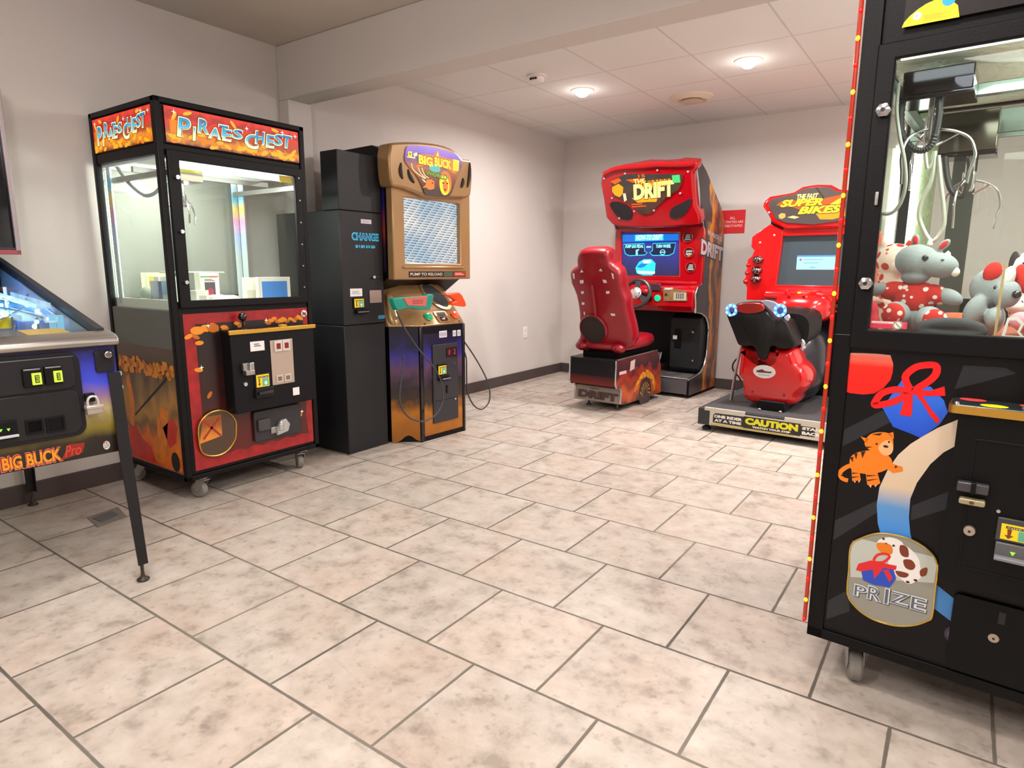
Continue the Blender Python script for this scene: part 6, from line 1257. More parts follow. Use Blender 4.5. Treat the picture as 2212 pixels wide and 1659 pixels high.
# ================================================================ plush crane at the right edge
cl = thing('prize_crane', 'large black plush-toy crane with a strip of red and amber lights down its edge', 'arcade machine', (3.40, 1.848, 0), -3.5)
KW, KD, KZ0, KZ1 = 0.86, 0.84, 0.122, 1.98
KB = M('#09080a', 0.45, spec=0.2, bump=0.12, bscale=300)
mb = MB()
mb.box(0, KW, 0.0, KD, KZ0, 0.15, KB)
for u in (0, KW - 0.04):
    for d in (0, KD - 0.04): mb.box(u, u + 0.04, d, d + 0.04, KZ0, KZ1, KB)
mb.box(0.04, KW - 0.04, 0.006, 0.03, 0.15, 0.98, KB); mb.box(0.006, 0.03, 0.04, KD - 0.04, 0.15, 0.98, KB); mb.box(KW - 0.03, KW - 0.006, 0.04, KD - 0.04, 0.15, 0.98, KB); mb.box(0.04, KW - 0.04, KD - 0.03, KD - 0.006, 0.15, 1.05, KB)
mb.box(0.03, KW - 0.03, 0.03, KD - 0.03, 0.955, 0.97, M('#b0563a', 0.8))
mb.box(0, KW, 0, KD, 1.95, KZ1, KB); mb.box(0.04, KW - 0.04, 0.01, 0.03, 1.66, 1.95, KB); mb.box(0.01, 0.03, 0.04, KD - 0.04, 1.66, 1.95, KB); mb.box(KW - 0.03, KW - 0.01, 0.04, KD - 0.04, 1.66, 1.95, KB); mb.box(0.04, KW - 0.04, KD - 0.03, KD - 0.01, 1.66, 1.95, KB)
mb.box(0.0, KW, -0.002, 0.006, 0.9765, 0.979, M('#3a3940', 0.3))
mb.build('cabinet', cl, bevel=0.005)
door = MB(); door.frame(rect(0.038, 0.945, KW - 0.038, 1.67), rect(0.079, 0.996, KW - 0.079, 1.632), -0.012, 0.006, KB); door = door.build('front_door', cl, bevel=0.004)
KGL = GLASS('crane_glass', (0.97, 1.0, 0.97), 0.06)
part('glass_pane', door, lambda b: b.box(0.075, KW - 0.075, 0.0, 0.004, 0.992, 1.636, KGL))
part('side_window', cl, lambda b: b.box(0.012, 0.016, 0.04, KD - 0.04, 0.97, 1.66, KGL), label='left side glass pane')
part('side_window', cl, lambda b: b.box(KW - 0.016, KW - 0.012, 0.04, KD - 0.04, 0.97, 1.66, KGL), label='right side glass pane')
part('rear_window', cl, lambda b: b.box(0.04, KW - 0.04, KD - 0.02, KD - 0.016, 1.05, 1.66, GLASS('crane_rear_glass', (0.72, 0.74, 0.72), 0.1)))
for c in [(0.064,1.517),(0.064,1.11)]:
    o = part('door_lock', door, lambda b: b.lathe([(0.0, -0.03), (0.006, -0.03), (0.016, -0.026), (0.017, -0.018), (0.012, -0.012)], (c[0], 0, c[1]), CHROME, 'd', 6))
    part('keyhole', o, lambda b: b.ell(c[0], c[1], 0.005, 0.005, -0.0305, INK, n=12))
c = (0.068,1.314)
part('door_latch', door, lambda b: b.box(c[0] - 0.0035, c[0] + 0.0035, -0.022, -0.012, c[1] - 0.016, c[1] + 0.016, STEEL), bevel=0.002)
# ---- marquee with its yellow balloon sticker
mk = MB(); mk.box(0.085, KW - 0.085, -0.003, 0.006, 1.70, 1.94, M('#232022', 0.25, emit=0.02))
ye = [(0.082,1.699),(0.086,1.71),(0.096,1.721),(0.111,1.732),(0.126,1.74),(0.148,1.746),(0.174,1.737),(0.188,1.723),(0.193,1.698)]
mk.flat(ye, -0.0035, M('#f2d414', 0.35, emit=0.35))
b_ = (0.17,1.739)
mk.ell(b_[0], b_[1], 0.013, 0.013, -0.0038, M('#1a9ae0', 0.35, emit=0.3)); 
lg = (0.111,1.718)
mk.ell(lg[0], lg[1], 0.0085, 0.0085, -0.0037, M('#d8d4d0', 0.4, emit=0.2)); mk.ell(lg[0], lg[1], 0.006, 0.006, -0.0039, M('#f4f0ec', 0.4, emit=0.2)); mk.text('F', (lg[0] - 0.002, lg[1] - 0.003, lg[0] + 0.002, lg[1] + 0.003), -0.0041, M('#c83a28', 0.4))
tx = (0.124,1.702,0.17,1.732)
mk.bars((tx[0], tx[1] + 0.002, tx[2], tx[1] + 0.015), 5, -0.0039, M('#b8a018', 0.5))
mk.build('marquee', cl)
# ---- artwork on the lower front (flat printed vinyl)
f0 = -0.0005
ar = MB()
REDA = ART('balloon_print', ((0.0, '#e81408'), (0.55, '#e81c0c'), (0.8, '#f0705a'), (1.0, '#f4c8b0')), 2, 0.845, 0.945, 4, 0.03, rough=0.35)
P = lambda s: s
ar.flat(rect(0.04, 0.16, KW - 0.04, 0.965), 0.0055, M('#0d0c0f', 0.34, spec=0.25))
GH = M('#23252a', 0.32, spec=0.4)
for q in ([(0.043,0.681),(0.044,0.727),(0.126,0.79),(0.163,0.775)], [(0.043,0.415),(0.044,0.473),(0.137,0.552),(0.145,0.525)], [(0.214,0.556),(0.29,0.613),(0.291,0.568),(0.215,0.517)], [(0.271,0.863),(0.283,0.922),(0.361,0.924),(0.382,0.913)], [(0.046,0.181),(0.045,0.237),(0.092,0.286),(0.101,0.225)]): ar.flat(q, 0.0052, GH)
ar.flat([(0.038,0.931),(0.071,0.933),(0.101,0.934),(0.131,0.933),(0.139,0.912),(0.14,0.892),(0.137,0.871),(0.124,0.849),(0.104,0.832),(0.08,0.826),(0.049,0.826),(0.041,0.828)], 0.0048, REDA)
BLUE = ART('gift_print', ((0.0, '#0c2a88'), (0.5, '#1650d0'), (1.0, '#2a68e0')), 2, 0.66, 0.83, 6, 0.1, rough=0.35); RIB = M('#e80c10', 0.35)
ar.flat([(0.126,0.797),(0.165,0.881),(0.184,0.859),(0.223,0.864),(0.253,0.834),(0.264,0.806),(0.251,0.774),(0.216,0.733),(0.193,0.741),(0.154,0.752)], 0.0046, BLUE)
loop1 = spline([(0.185,0.849),(0.168,0.881),(0.185,0.906),(0.206,0.915),(0.228,0.916),(0.231,0.898),(0.221,0.88),(0.201,0.861)], 4, True); ar.ring(loop1, 0.0165, 0.0042, RIB)
loop2 = spline([(0.177,0.845),(0.15,0.848),(0.122,0.835),(0.109,0.812),(0.11,0.802),(0.142,0.813),(0.167,0.83)], 4, True); ar.ring(loop2, 0.0165, 0.0041, RIB)
ar.flat([(0.185,0.852),(0.224,0.854),(0.251,0.868),(0.255,0.845),(0.214,0.839),(0.192,0.84)], 0.004, RIB); ar.flat([(0.174,0.841),(0.189,0.84),(0.191,0.784),(0.165,0.785)], 0.0039, RIB); ar.flat([(0.191,0.843),(0.209,0.839),(0.228,0.811),(0.251,0.784),(0.246,0.774),(0.23,0.791),(0.21,0.822)], 0.0038, RIB)
RBW = ART('ribbon_print', ((0.0, '#2a78d8'), (0.35, '#1e84e8'), (0.6, '#5a94cc'), (0.72, '#d8c0a0'), (1.0, '#e0c8ae')), 2, 0.28, 0.72, 5, 0.03, rough=0.35)
ar.flat([(0.286,0.791),(0.287,0.725),(0.266,0.706),(0.242,0.671),(0.219,0.618),(0.209,0.573),(0.211,0.523),(0.218,0.482),(0.223,0.467),(0.158,0.449),(0.144,0.491),(0.137,0.541),(0.139,0.589),(0.153,0.639),(0.172,0.682),(0.195,0.714),(0.216,0.735),(0.247,0.764)], 0.0044, RBW)
ar.flat([(0.283,0.367),(0.318,0.345),(0.368,0.313),(0.367,0.265),(0.329,0.277),(0.283,0.303)], 0.0043, M('#3f80c0', 0.35))
# sun-like glow spot printed near the foot
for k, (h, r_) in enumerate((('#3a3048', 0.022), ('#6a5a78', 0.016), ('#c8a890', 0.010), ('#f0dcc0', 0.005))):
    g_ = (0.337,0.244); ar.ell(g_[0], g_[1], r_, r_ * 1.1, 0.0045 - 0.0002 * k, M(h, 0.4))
# a small striped tiger
TO = M('#f07c10', 0.35); TD = M('#2a1408', 0.4); TC = M('#f4b078', 0.35)
c0 = 0.0036
ar.flat(spline([(0.064,0.643),(0.07,0.663),(0.094,0.678),(0.124,0.684),(0.152,0.675),(0.161,0.66),(0.155,0.643),(0.13,0.625),(0.099,0.617),(0.071,0.622)], 3, True), c0, TO)
for q in ([(0.07,0.626),(0.089,0.626),(0.095,0.598),(0.075,0.592)], [(0.103,0.625),(0.129,0.632),(0.14,0.6),(0.133,0.593),(0.111,0.589)], [(0.154,0.661),(0.169,0.655),(0.184,0.653),(0.186,0.642),(0.165,0.633),(0.152,0.641)]): ar.flat(q, c0 - 0.0002, TO)
ar.ring(spline([(0.066,0.633),(0.053,0.622),(0.044,0.608),(0.05,0.594),(0.065,0.591)], 4), 0.011, c0 - 0.0002, TO, closed=False)
ar.flat(spline([(0.097,0.711),(0.108,0.727),(0.132,0.735),(0.153,0.731),(0.159,0.708),(0.158,0.69),(0.143,0.676),(0.125,0.678),(0.106,0.684),(0.095,0.696)], 3, True), c0 - 0.0004, TO)
ar.flat([(0.084,0.715),(0.103,0.712),(0.098,0.699)], c0 - 0.0004, TO); ar.flat([(0.144,0.733),(0.156,0.739),(0.159,0.722)], c0 - 0.0004, TO)
ar.flat(spline([(0.127,0.691),(0.134,0.708),(0.151,0.717),(0.16,0.697),(0.155,0.68),(0.14,0.675)], 3, True), c0 - 0.0006, TC)
for q in [(0.122,0.702),(0.149,0.712)]: ar.ell(q[0], q[1], 0.0025, 0.003, c0 - 0.0008, TD, n=10)
nq = (0.143,0.699); ar.ell(nq[0], nq[1], 0.006, 0.0035, c0 - 0.0009, TD, n=12)
for q in ([(0.073,0.667),(0.079,0.652),(0.081,0.67)], [(0.088,0.675),(0.093,0.658),(0.099,0.679)], [(0.064,0.654),(0.072,0.643),(0.072,0.658)], [(0.073,0.615),(0.09,0.617),(0.073,0.611)], [(0.074,0.604),(0.093,0.608),(0.074,0.6)], [(0.106,0.615),(0.132,0.62),(0.108,0.611)], [(0.11,0.603),(0.136,0.611),(0.11,0.599)], [(0.169,0.655),(0.174,0.65),(0.167,0.646)], [(0.108,0.725),(0.127,0.725),(0.132,0.733)], [(0.099,0.691),(0.114,0.693),(0.102,0.687)], [(0.046,0.602),(0.052,0.607),(0.05,0.599)]): ar.flat(q, c0 - 0.0007, TD)
for a in ([(0.114,0.589),(0.12,0.583),(0.121,0.592)], [(0.127,0.592),(0.13,0.587),(0.133,0.594)], [(0.078,0.592),(0.082,0.588),(0.084,0.594)], [(0.089,0.596),(0.091,0.59),(0.094,0.598)]): ar.flat(a, c0 - 0.0007, TC)
ar.build('front_artwork', cl)
# ---- prize flap with a spotted puppy and lettering
pq = [(0.089,0.416),(0.112,0.444),(0.146,0.466),(0.181,0.472),(0.223,0.469),(0.262,0.451),(0.283,0.421),(0.285,0.351),(0.286,0.283),(0.277,0.266),(0.252,0.245),(0.219,0.23),(0.183,0.225),(0.15,0.229),(0.118,0.245),(0.093,0.277),(0.09,0.349)]
pqs = spline(pq, 4, True)
ap = MB(); ap.prism(pqs, -0.004, 0.004, M('#8f8d82', 0.3)); pf = ap.build('prize_flap', cl)
part('rim', pf, lambda b: b.tube([(u, -0.004, z) for u, z in pqs], 0.0022, M('#d8b45a', 0.25, 0.8), 8, True))
pa = MB(); c0 = -0.0044
pa.flat([(0.092,0.43),(0.112,0.442),(0.156,0.441),(0.273,0.439),(0.282,0.417),(0.281,0.371),(0.096,0.328),(0.089,0.385)], c0, M('#b9beb4', 0.35)); WP = M('#e8e4e0', 0.4); BR = M('#7a3418', 0.4)
pa.flat(spline([(0.179,0.416),(0.204,0.453),(0.24,0.43),(0.25,0.399),(0.258,0.393),(0.247,0.368),(0.228,0.351),(0.206,0.363),(0.183,0.378)], 3, True), c0 - 0.0003, WP)
pa.flat(spline([(0.151,0.449),(0.175,0.464),(0.203,0.459),(0.209,0.437),(0.193,0.42),(0.165,0.416),(0.15,0.429)], 3, True), c0 - 0.0004, WP)
pa.flat(spline([(0.15,0.442),(0.177,0.445),(0.185,0.433),(0.183,0.419),(0.165,0.416),(0.15,0.427)], 3, True), c0 - 0.0005, M('#e07a18', 0.4))
for q in ([(0.201,0.45),(0.216,0.448),(0.221,0.424),(0.207,0.422),(0.2,0.435)], [(0.211,0.412),(0.228,0.417),(0.238,0.404),(0.232,0.391),(0.217,0.393)], [(0.249,0.396),(0.263,0.407),(0.263,0.388),(0.252,0.38)], [(0.197,0.378),(0.225,0.379),(0.221,0.367),(0.205,0.365)]): pa.flat(spline(q, 3, True), c0 - 0.0006, BR)
for q in [(0.162,0.456),(0.186,0.444)]: pa.ell(q[0], q[1], 0.0032, 0.003, c0 - 0.0007, TD, n=10)
nq = (0.169,0.445); pa.ell(nq[0], nq[1], 0.003, 0.0022, c0 - 0.0008, M('#8a3a18', 0.4), n=10)
for q in [(0.226,0.356),(0.242,0.366)]: pa.ell(q[0], q[1], 0.0045, 0.0032, c0 - 0.0006, TD, n=10)
pa.flat([(0.12,0.352),(0.146,0.389),(0.189,0.389),(0.2,0.357),(0.188,0.329),(0.152,0.324),(0.126,0.329)], c0 - 0.0008, M('#2348b8', 0.35)); pa.flat([(0.107,0.352),(0.111,0.371),(0.139,0.389),(0.182,0.391),(0.198,0.392),(0.197,0.38),(0.169,0.378),(0.163,0.363),(0.151,0.341),(0.146,0.366),(0.12,0.352)], c0 - 0.001, M('#d8202a', 0.35)); pa.ring(spline([(0.146,0.389),(0.152,0.408),(0.169,0.417),(0.18,0.412),(0.167,0.393)], 3, True), 0.006, c0 - 0.0011, M('#e02018', 0.35)); pa.flat([(0.169,0.371),(0.18,0.377),(0.192,0.355),(0.186,0.344)], c0 - 0.001, M('#d8202a', 0.35))
ltr = [('P',(0.107,0.279,0.14,0.314)),('R',(0.139,0.28,0.174,0.32)),('I',(0.178,0.28,0.19,0.325)),('Z',(0.19,0.287,0.236,0.323)),('E',(0.237,0.286,0.272,0.324))]
for ch, q in ltr:
    pa.text(ch, (q[0] + 0.002, q[1] - 0.002, q[2] + 0.002, q[3] - 0.002), c0 - 0.0006, M('#3a4048', 0.4), bold=0.05); pa.text(ch, q, c0 - 0.001, M('#d4d8dc', 0.3), bold=0.05); pa.text(ch, (q[0] + 0.002, q[1] + 0.002, q[2] - 0.003, q[3] - 0.003), c0 - 0.0014, M('#5a6270', 0.4), bold=-0.01)
pa.build('flap_print', pf)
# ---- control shelf and coin door
sz = 0.84
part('control_box', cl, lambda b: (b.box(0.29, 0.82, -0.085, 0.006, 0.42, 0.825, M('#0a090b', 0.45, spec=0.2)), b.frame(rect(0.325, 0.46, 0.80, 0.77), rect(0.33, 0.465, 0.795, 0.765), -0.087, -0.085, BLACK)), bevel=0.004)
shf = part('control_shelf', cl, lambda b: b.prism(rrect(0.272, -0.098, 0.84, 0.006, 0.012), 0.826, 0.845, M('#26282a', 0.25, coat=0.3), 'z'), bevel=0.002)
part('gold_trim', shf, lambda b: b.frame(rrect(0.270, -0.101, 0.842, 0.004, 0.013), rrect(0.274, -0.096, 0.838, 0.0, 0.011), 0.825, 0.843, GOLD, 'z'))
for u, d, h, r_ in ((0.352, -0.07, '#d8cc18', 0.026), (0.31, -0.012, '#d8484a', 0.026), (0.42, -0.02, '#e04a2a', 0.024)):
    part('shelf_sticker', shf, lambda b: b.ell(u, d, r_, r_ * 0.8, 0.8455, M(h, 0.35), 'z'))
part('joystick', shf, lambda b: (b.lathe([(0.02, 0.845), (0.016, 0.855), (0.016, 0.885), (0.008, 0.89), (0.007, 0.94)], (0.42, -0.055, 0), M('#8f8a8c', 0.35, 0.4), n=16), b.sph((0.42, -0.055, 0.955), 0.018, BLACKG)))
part('shelf_bolt', shf, lambda b: b.lathe([(0.006, 0.845), (0.004, 0.849), (0.0, 0.85)], (0.285, -0.08, 0), CHROME, n=10))
cm = (0.305,0.647,0.364,0.67)
o = part('coin_mechanism', cl, lambda b: (b.box(cm[0], cm[2], -0.105, -0.085, cm[1], cm[3], M('#4d4b50', 0.35, 0.5)), b.box((cm[0] + cm[2]) / 2 - 0.003, (cm[0] + cm[2]) / 2 + 0.006, -0.112, -0.1, cm[3] - 0.024, cm[3] + 0.004, BLACK)), bevel=0.003)
rj = (0.312,0.62,0.361,0.633)
part('coin_reject', o, lambda b: (b.prism(rrect(*rj, 0.005), -0.11, -0.088, M('#a89c7c', 0.4, 0.4)), b.ell((rj[0] + rj[2]) / 2, (rj[1] + rj[3]) / 2, 0.005, 0.004, -0.1105, M('#5a4030', 0.5), n=12)), bevel=0.002)
for q in ((0.339,0.554), (0.412,0.272)):
    dd = -0.086 if q[1] > 0.4 else 0.0
    part('cabinet_lock', cl, lambda b: (b.lathe([(0.0, dd - 0.01), (0.006, dd - 0.01), (0.011, dd - 0.008), (0.012, dd)], (q[0], 0, q[1]), M('#b8a898', 0.3, 0.7), 'd', 18), b.ell(q[0], q[1], 0.003, 0.003, dd - 0.0104, INK, n=8)))
ba = (0.395,0.553,0.464,0.589)
o = part('bill_acceptor', cl, lambda b: (b.box(ba[0] - 0.008, ba[2] + 0.01, -0.094, -0.085, ba[1] - 0.006, ba[3] + 0.012, M('#3a3a3c', 0.4)), b.box(ba[0] - 0.006, ba[2] + 0.01, -0.1, -0.085, ba[1] - 0.045, ba[1] - 0.008, M('#5a5a5c', 0.35)), b.box(ba[0] - 0.006, ba[2] + 0.01, -0.118, -0.09, ba[1] - 0.045, ba[1] - 0.037, M('#7a7a80', 0.3))), bevel=0.002)
part('sticker', o, lambda b: bill_sticker(b, ba[0], ba[1], ba[2], ba[3], -0.0945))
part('arrow_light', o, lambda b: [b.flat([(u - 0.005, z + 0.004), (u, z - 0.005), (u + 0.005, z + 0.004)], -0.1005, M('#8ae028', 0.3, emit=1.8)) for u, z in [(0.421,0.525)]])
part('cash_door', cl, lambda b: (b.prism(rrect(0.325, 0.16, 0.6, 0.36, 0.015), -0.006, 0.006, M('#0a090b', 0.45, spec=0.2)), b.box(*(0.415,0.429), -0.008, -0.006, *(0.312,0.343), INK)), bevel=0.002)
part('screw', cl, lambda b: b.lathe([(0.0, -0.092), (0.004, -0.091), (0.005, -0.085)], (0.386, 0, 0.613), CHROME, 'd', 10))
# ---- light strip down the left front edge
LR = M('#ff0a06', 0.3, emit=2.6); LA = M('#ffb020', 0.3, emit=2.6)
st = part('light_strip', cl, lambda b: b.tube([(-0.008, -0.006, z) for z in [0.165 + 0.07 * k for k in range(26)]], 0.0055, M('#a02410', 0.2, coat=0.5, emit=0.3), 8))
for k in range(30):
    z = 0.168 + k * 0.061
    part('led', st, lambda b: b.sph((-0.008, -0.0105, z), (0.0052, 0.0046, 0.0065), LR if k % 2 == 0 else LA, 8, 6))
for (u, d, sw) in ((0.109, 0.085, 200), (KW - 0.1, 0.085, 170), (0.1, KD - 0.08, 60), (KW - 0.1, KD - 0.08, 110)): caster(cl, u, d, KZ0, sw, 0.043)
# ---- inside
def plate_mat():
    return M('#dfe8d8', 0.3, 0.1, bump=2.0, bscale=45)
part('case_ceiling', cl, lambda b: b.box(0.03, KW - 0.03, 0.03, KD - 0.03, 1.668, 1.68, plate_mat()))
part('fluorescent_tube', cl, lambda b: b.lathe([(0.012, 0.08), (0.012, KW - 0.08)], (0, 0.048, 1.652), M('#f2fff0', 0.4, emit=7.0), 'u', 12), label='lit tube along the top of the window')
part('fluorescent_tube', cl, lambda b: b.lathe([(0.012, 1.0), (0.012, 1.62)], (0.045, KD - 0.06, 0), M('#f2fff0', 0.4, emit=7.0), 'z', 12), label='upright lit tube in the rear left corner')
area_lamp('tube_light', (KW / 2, 0.12, 1.61), 0.5, 6.0, (0.92, 1.0, 0.92), parent=cl)
L = bpy.data.lights.new('case_glow', 'POINT'); L.energy = 1.6; L.color = (0.92, 1.0, 0.9); L.shadow_soft_size = 0.05  # point light added to lift the case ceiling, no fitting of its own
g_ = bpy.data.objects.new('case_glow', L); COL.objects.link(g_); g_.location = (0.5, 0.4, 1.5); g_.parent = cl
RAIL = M('#9fb0ac', 0.3, 0.7)
part('gantry_rail', cl, lambda b: (b.box(0.03, KW - 0.03, 0.66, 0.70, 1.55, 1.62, RAIL), b.box(0.03, KW - 0.03, 0.655, 0.66, 1.535, 1.55, RAIL), b.box(0.04, 0.065, 0.04, KD - 0.04, 1.58, 1.61, RAIL), b.box(KW - 0.065, KW - 0.04, 0.04, KD - 0.04, 1.58, 1.61, RAIL), b.box(0.03, KW - 0.03, 0.30, 0.325, 1.59, 1.62, RAIL)), bevel=0.002)
MIR = M('#6a665c', 0.12, 0.95); MIRD = M('#3a3840', 0.1, 0.9)
def carriage(nm, u0, u1, d0, d1, z0, z1, m):
    return part(nm, cl, lambda b: (b.box(u0, u1, d0, d1, z0, z1, m), b.box(u0 - 0.004, u1 + 0.004, d0 - 0.002, d1, z0 - 0.012, z0, MIRD)), bevel=0.003)
cq = (0.071,1.569,0.222,1.669)
carriage('claw_carriage', cq[0], cq[2], 0.16, 0.29, cq[1] + 0.012, 1.64, MIRD)
def claw3(b, cx, cy, zt, zb, R_, fing, m):
    b.lathe([(0.012, zt), (0.012, (zt + zb) / 2), (0.017, (zt + zb) / 2), (0.017, zb), (0.011, zb - 0.012), (0.0, zb - 0.012)], (cx, cy, 0), m, n=16)
    for k in range(3):
        a = R(fing + 120 * k); c, s_ = math.cos(a), math.sin(a)
        b.tube(spline([(cx + c * r, cy + s_ * r, zb + h) for r, h in ((0.016, 0.02), (R_ * 0.5, 0.012), (R_ * 0.85, -0.01), (R_, -0.05), (R_ * 0.93, -0.09), (R_ * 0.9, -0.12))], 4), 0.0035, m, 8)
        b.prism([(0.014, 0.0), (R_ * 0.55, -0.004), (R_ * 0.5, 0.012), (0.014, 0.03)], -0.0015, 0.0015, m) if False else None
        b.tube([(cx + c * 0.014, cy + s_ * 0.014, zb - 0.02), (cx + c * R_ * 0.6, cy + s_ * R_ * 0.6, zb + 0.005)], 0.0028, m, 6)
c_ = (0.139,1.492)
part('claw', cl, lambda b: claw3(b, c_[0], 0.22, 1.585, c_[1] - 0.01, 0.1, 0, CHROME), label='nearer chrome claw')
cd = spline([(c[0], 0.18, c[1]) for c in [(0.072,1.58),(0.072,1.534),(0.079,1.493),(0.099,1.461),(0.124,1.447),(0.144,1.456),(0.152,1.484),(0.155,1.533),(0.152,1.581)]], 8)
part('coil_cord', cl, lambda b: b.tube(cd, 0.007, M('#1e1f22', 0.5), 8, rr=[0.0075 + 0.0016 * (k % 2) for k in range(len(cd))]), label='black coiled cord of the claw')
part('hanging_hose', cl, lambda b: b.tube(spline([(c[0], 0.1, c[1]) for c in [(0.072,1.602),(0.072,1.545),(0.084,1.48),(0.102,1.414),(0.11,1.355),(0.103,1.31),(0.085,1.287),(0.063,1.287)]], 5), 0.0045, M('#a9ada4', 0.35, 0.5), 8))
part('hanging_hose', cl, lambda b: b.tube(spline([(c[0], 0.34, c[1]) for c in [(0.111,1.497),(0.125,1.425),(0.133,1.431),(0.139,1.466),(0.138,1.388),(0.121,1.335),(0.121,1.284),(0.155,1.224),(0.179,1.26),(0.175,1.31),(0.16,1.386),(0.148,1.454)]], 5), 0.0055, M('#c4c8ba', 0.35, 0.4), 8))
c2 = (0.128,1.471,0.267,1.594)
carriage('claw_carriage', c2[0], c2[2], 0.5, 0.6, c2[1] + 0.01, c2[3], MIR)  # added carriage, claw and cord imitate a mirror reflection of the nearer set
cw = (0.21,1.384)
part('claw', cl, lambda b: claw3(b, cw[0], 0.54, c2[1], cw[1], 0.085, 15, CHROME), label='chrome claw imitating the mirror reflection of the nearer one')
cd2 = spline([(c[0], 0.48, c[1]) for c in [(0.15,1.469),(0.159,1.42),(0.173,1.377),(0.193,1.355),(0.208,1.364),(0.215,1.415),(0.209,1.46)]], 6)
part('coil_cord', cl, lambda b: b.tube(cd2, 0.008, M('#2a2b28', 0.5), 8))
part('corner_post', cl, lambda b: b.box(0.035, 0.10, KD - 0.05, KD - 0.03, 0.97, 1.66, M('#8a9474', 0.4, bump=1.0, bscale=60)), label='pale riveted inner corner strip')
part('divider', cl, lambda b: b.box(0.145, 0.21, KD - 0.045, KD - 0.03, 0.97, 1.55, M('#3d423c', 0.4)))
part('chute_wall', cl, lambda b: (b.box(0.332, 0.335, 0.031, 0.072, 0.97, 1.16, KGL), b.tube([(0.3335, 0.035, 0.97), (0.3335, 0.035, 1.16)], 0.003, M('#c8a878', 0.3), 6)))
wr = (0.078,1.0,0.159,1.017)
def warn(b):
    b.box(wr[0], wr[2], 0.0045, 0.005, wr[1], wr[3], M('#e02a58', 0.4, emit=0.2)); w, h = wr[2] - wr[0], wr[3] - wr[1]
    b.box(wr[0] + w * 0.04, wr[0] + w * 0.66, 0.004, 0.0045, wr[3] - h * 0.32, wr[3] - h * 0.05, M('#f0e8e4', 0.4)); b.text('WARNING', (wr[0] + w * 0.14, wr[3] - h * 0.26, wr[0] + w * 0.5, wr[3] - h * 0.11), 0.0036, M('#8a2030', 0.4))
    b.ell(wr[0] + w * 0.76, wr[1] + h * 0.5, 0.011, 0.011, 0.004, M('#f4ece8', 0.4)); b.ring([(wr[0] + w * 0.76 + 0.0095 * math.cos(R(20 * k)), wr[1] + h * 0.5 + 0.0095 * math.sin(R(20 * k))) for k in range(18)], 0.002, 0.0036, M('#8a6a60', 0.4)); b.ring([(wr[0] + w * 0.7, wr[1] + h * 0.8), (wr[0] + w * 0.82, wr[1] + h * 0.2)], 0.002, 0.0034, M('#8a6a60', 0.4), closed=False)
    for k in range(2): b.box(wr[0] + w * 0.06, wr[0] + w * 0.6, 0.004, 0.0045, wr[1] + h * (0.2 + 0.2 * k), wr[1] + h * (0.24 + 0.2 * k), M('#b01840', 0.4))
part('warning_sticker', cl, warn)

# ================================================================ plush toys in the crane (each its own thing)
KM = Matrix.Translation((3.40, 1.848, 0)) @ Matrix.Rotation(R(-3.5), 4, 'Z')
def soft(name, h, rough=0.9, var=0.06):
    m = M(h, rough, bump=0.5, bscale=500, var=var, vscale=30, name=name)
    return m
def dots(name, base, dot, scale, thr=0.32):
    m = bpy.data.materials.new(name); m.use_nodes = True
    nt = m.node_tree; b = nt.nodes['Principled BSDF']; b.inputs['Roughness'].default_value = 0.9
    tc = nt.nodes.new('ShaderNodeTexCoord'); v = nt.nodes.new('ShaderNodeTexVoronoi'); v.inputs['Scale'].default_value = scale; v.inputs['Randomness'].default_value = 0.6
    nt.links.new(tc.outputs['Object'], v.inputs['Vector'])
    mr = nt.nodes.new('ShaderNodeMapRange'); mr.inputs[1].default_value = thr; mr.inputs[2].default_value = thr + 0.04; nt.links.new(v.outputs['Distance'], mr.inputs[0])
    mx = nt.nodes.new('ShaderNodeMix'); mx.data_type = 'RGBA'; nt.links.new(mr.outputs[0], mx.inputs[0]); mx.inputs[6].default_value = (*lin(dot), 1); mx.inputs[7].default_value = (*lin(base), 1)
    nt.links.new(mx.outputs[2], b.inputs['Base Color'])
    return m
def blob(o, vox=0.004, smooth=6):
    """merge overlapping stuffed shapes into one skin"""
    r = o.modifiers.new('skin', 'REMESH'); r.mode = 'VOXEL'; r.voxel_size = vox; r.use_smooth_shade = True
    s = o.modifiers.new('soften', 'SMOOTH'); s.iterations = smooth; s.factor = 0.5
    return o
def plush(name, label, u, d, z, rz=0, cat='plush toy'):
    t = thing(name, label, cat, tuple(KM @ Vector((u, d, z))), -3.5 + rz, 'plush toys in the crane')
    return t
def skin(name, parent, fn, vox=0.004, smooth=6):
    return blob(part(name, parent, fn), vox, smooth)
EYE = M('#10131a', 0.08, coat=0.6)
def eye(parent, c, r=0.0065): return part('eye', parent, lambda b: b.sph(c, (r, r * 0.7, r), EYE, 12, 8))
E_ = lambda x, y, z: __import__('mathutils').Euler((R(x), R(y), R(z)))
GREY_P = soft('grey_plush', '#979ea2'); GREY_L = soft('pale_grey_plush', '#adb3b4'); REDP = soft('red_felt', '#d02a22')
POLKA = dots('polka_dress', '#c8241e', '#f0e2da', 50, 0.3); PATCH = dots('patched_plush', '#e8cfc2', '#c2301f', 34, 0.36); DAL = dots('spotted_plush', '#e4e2e0', '#2a2628', 38, 0.2)
FZ = 0.971
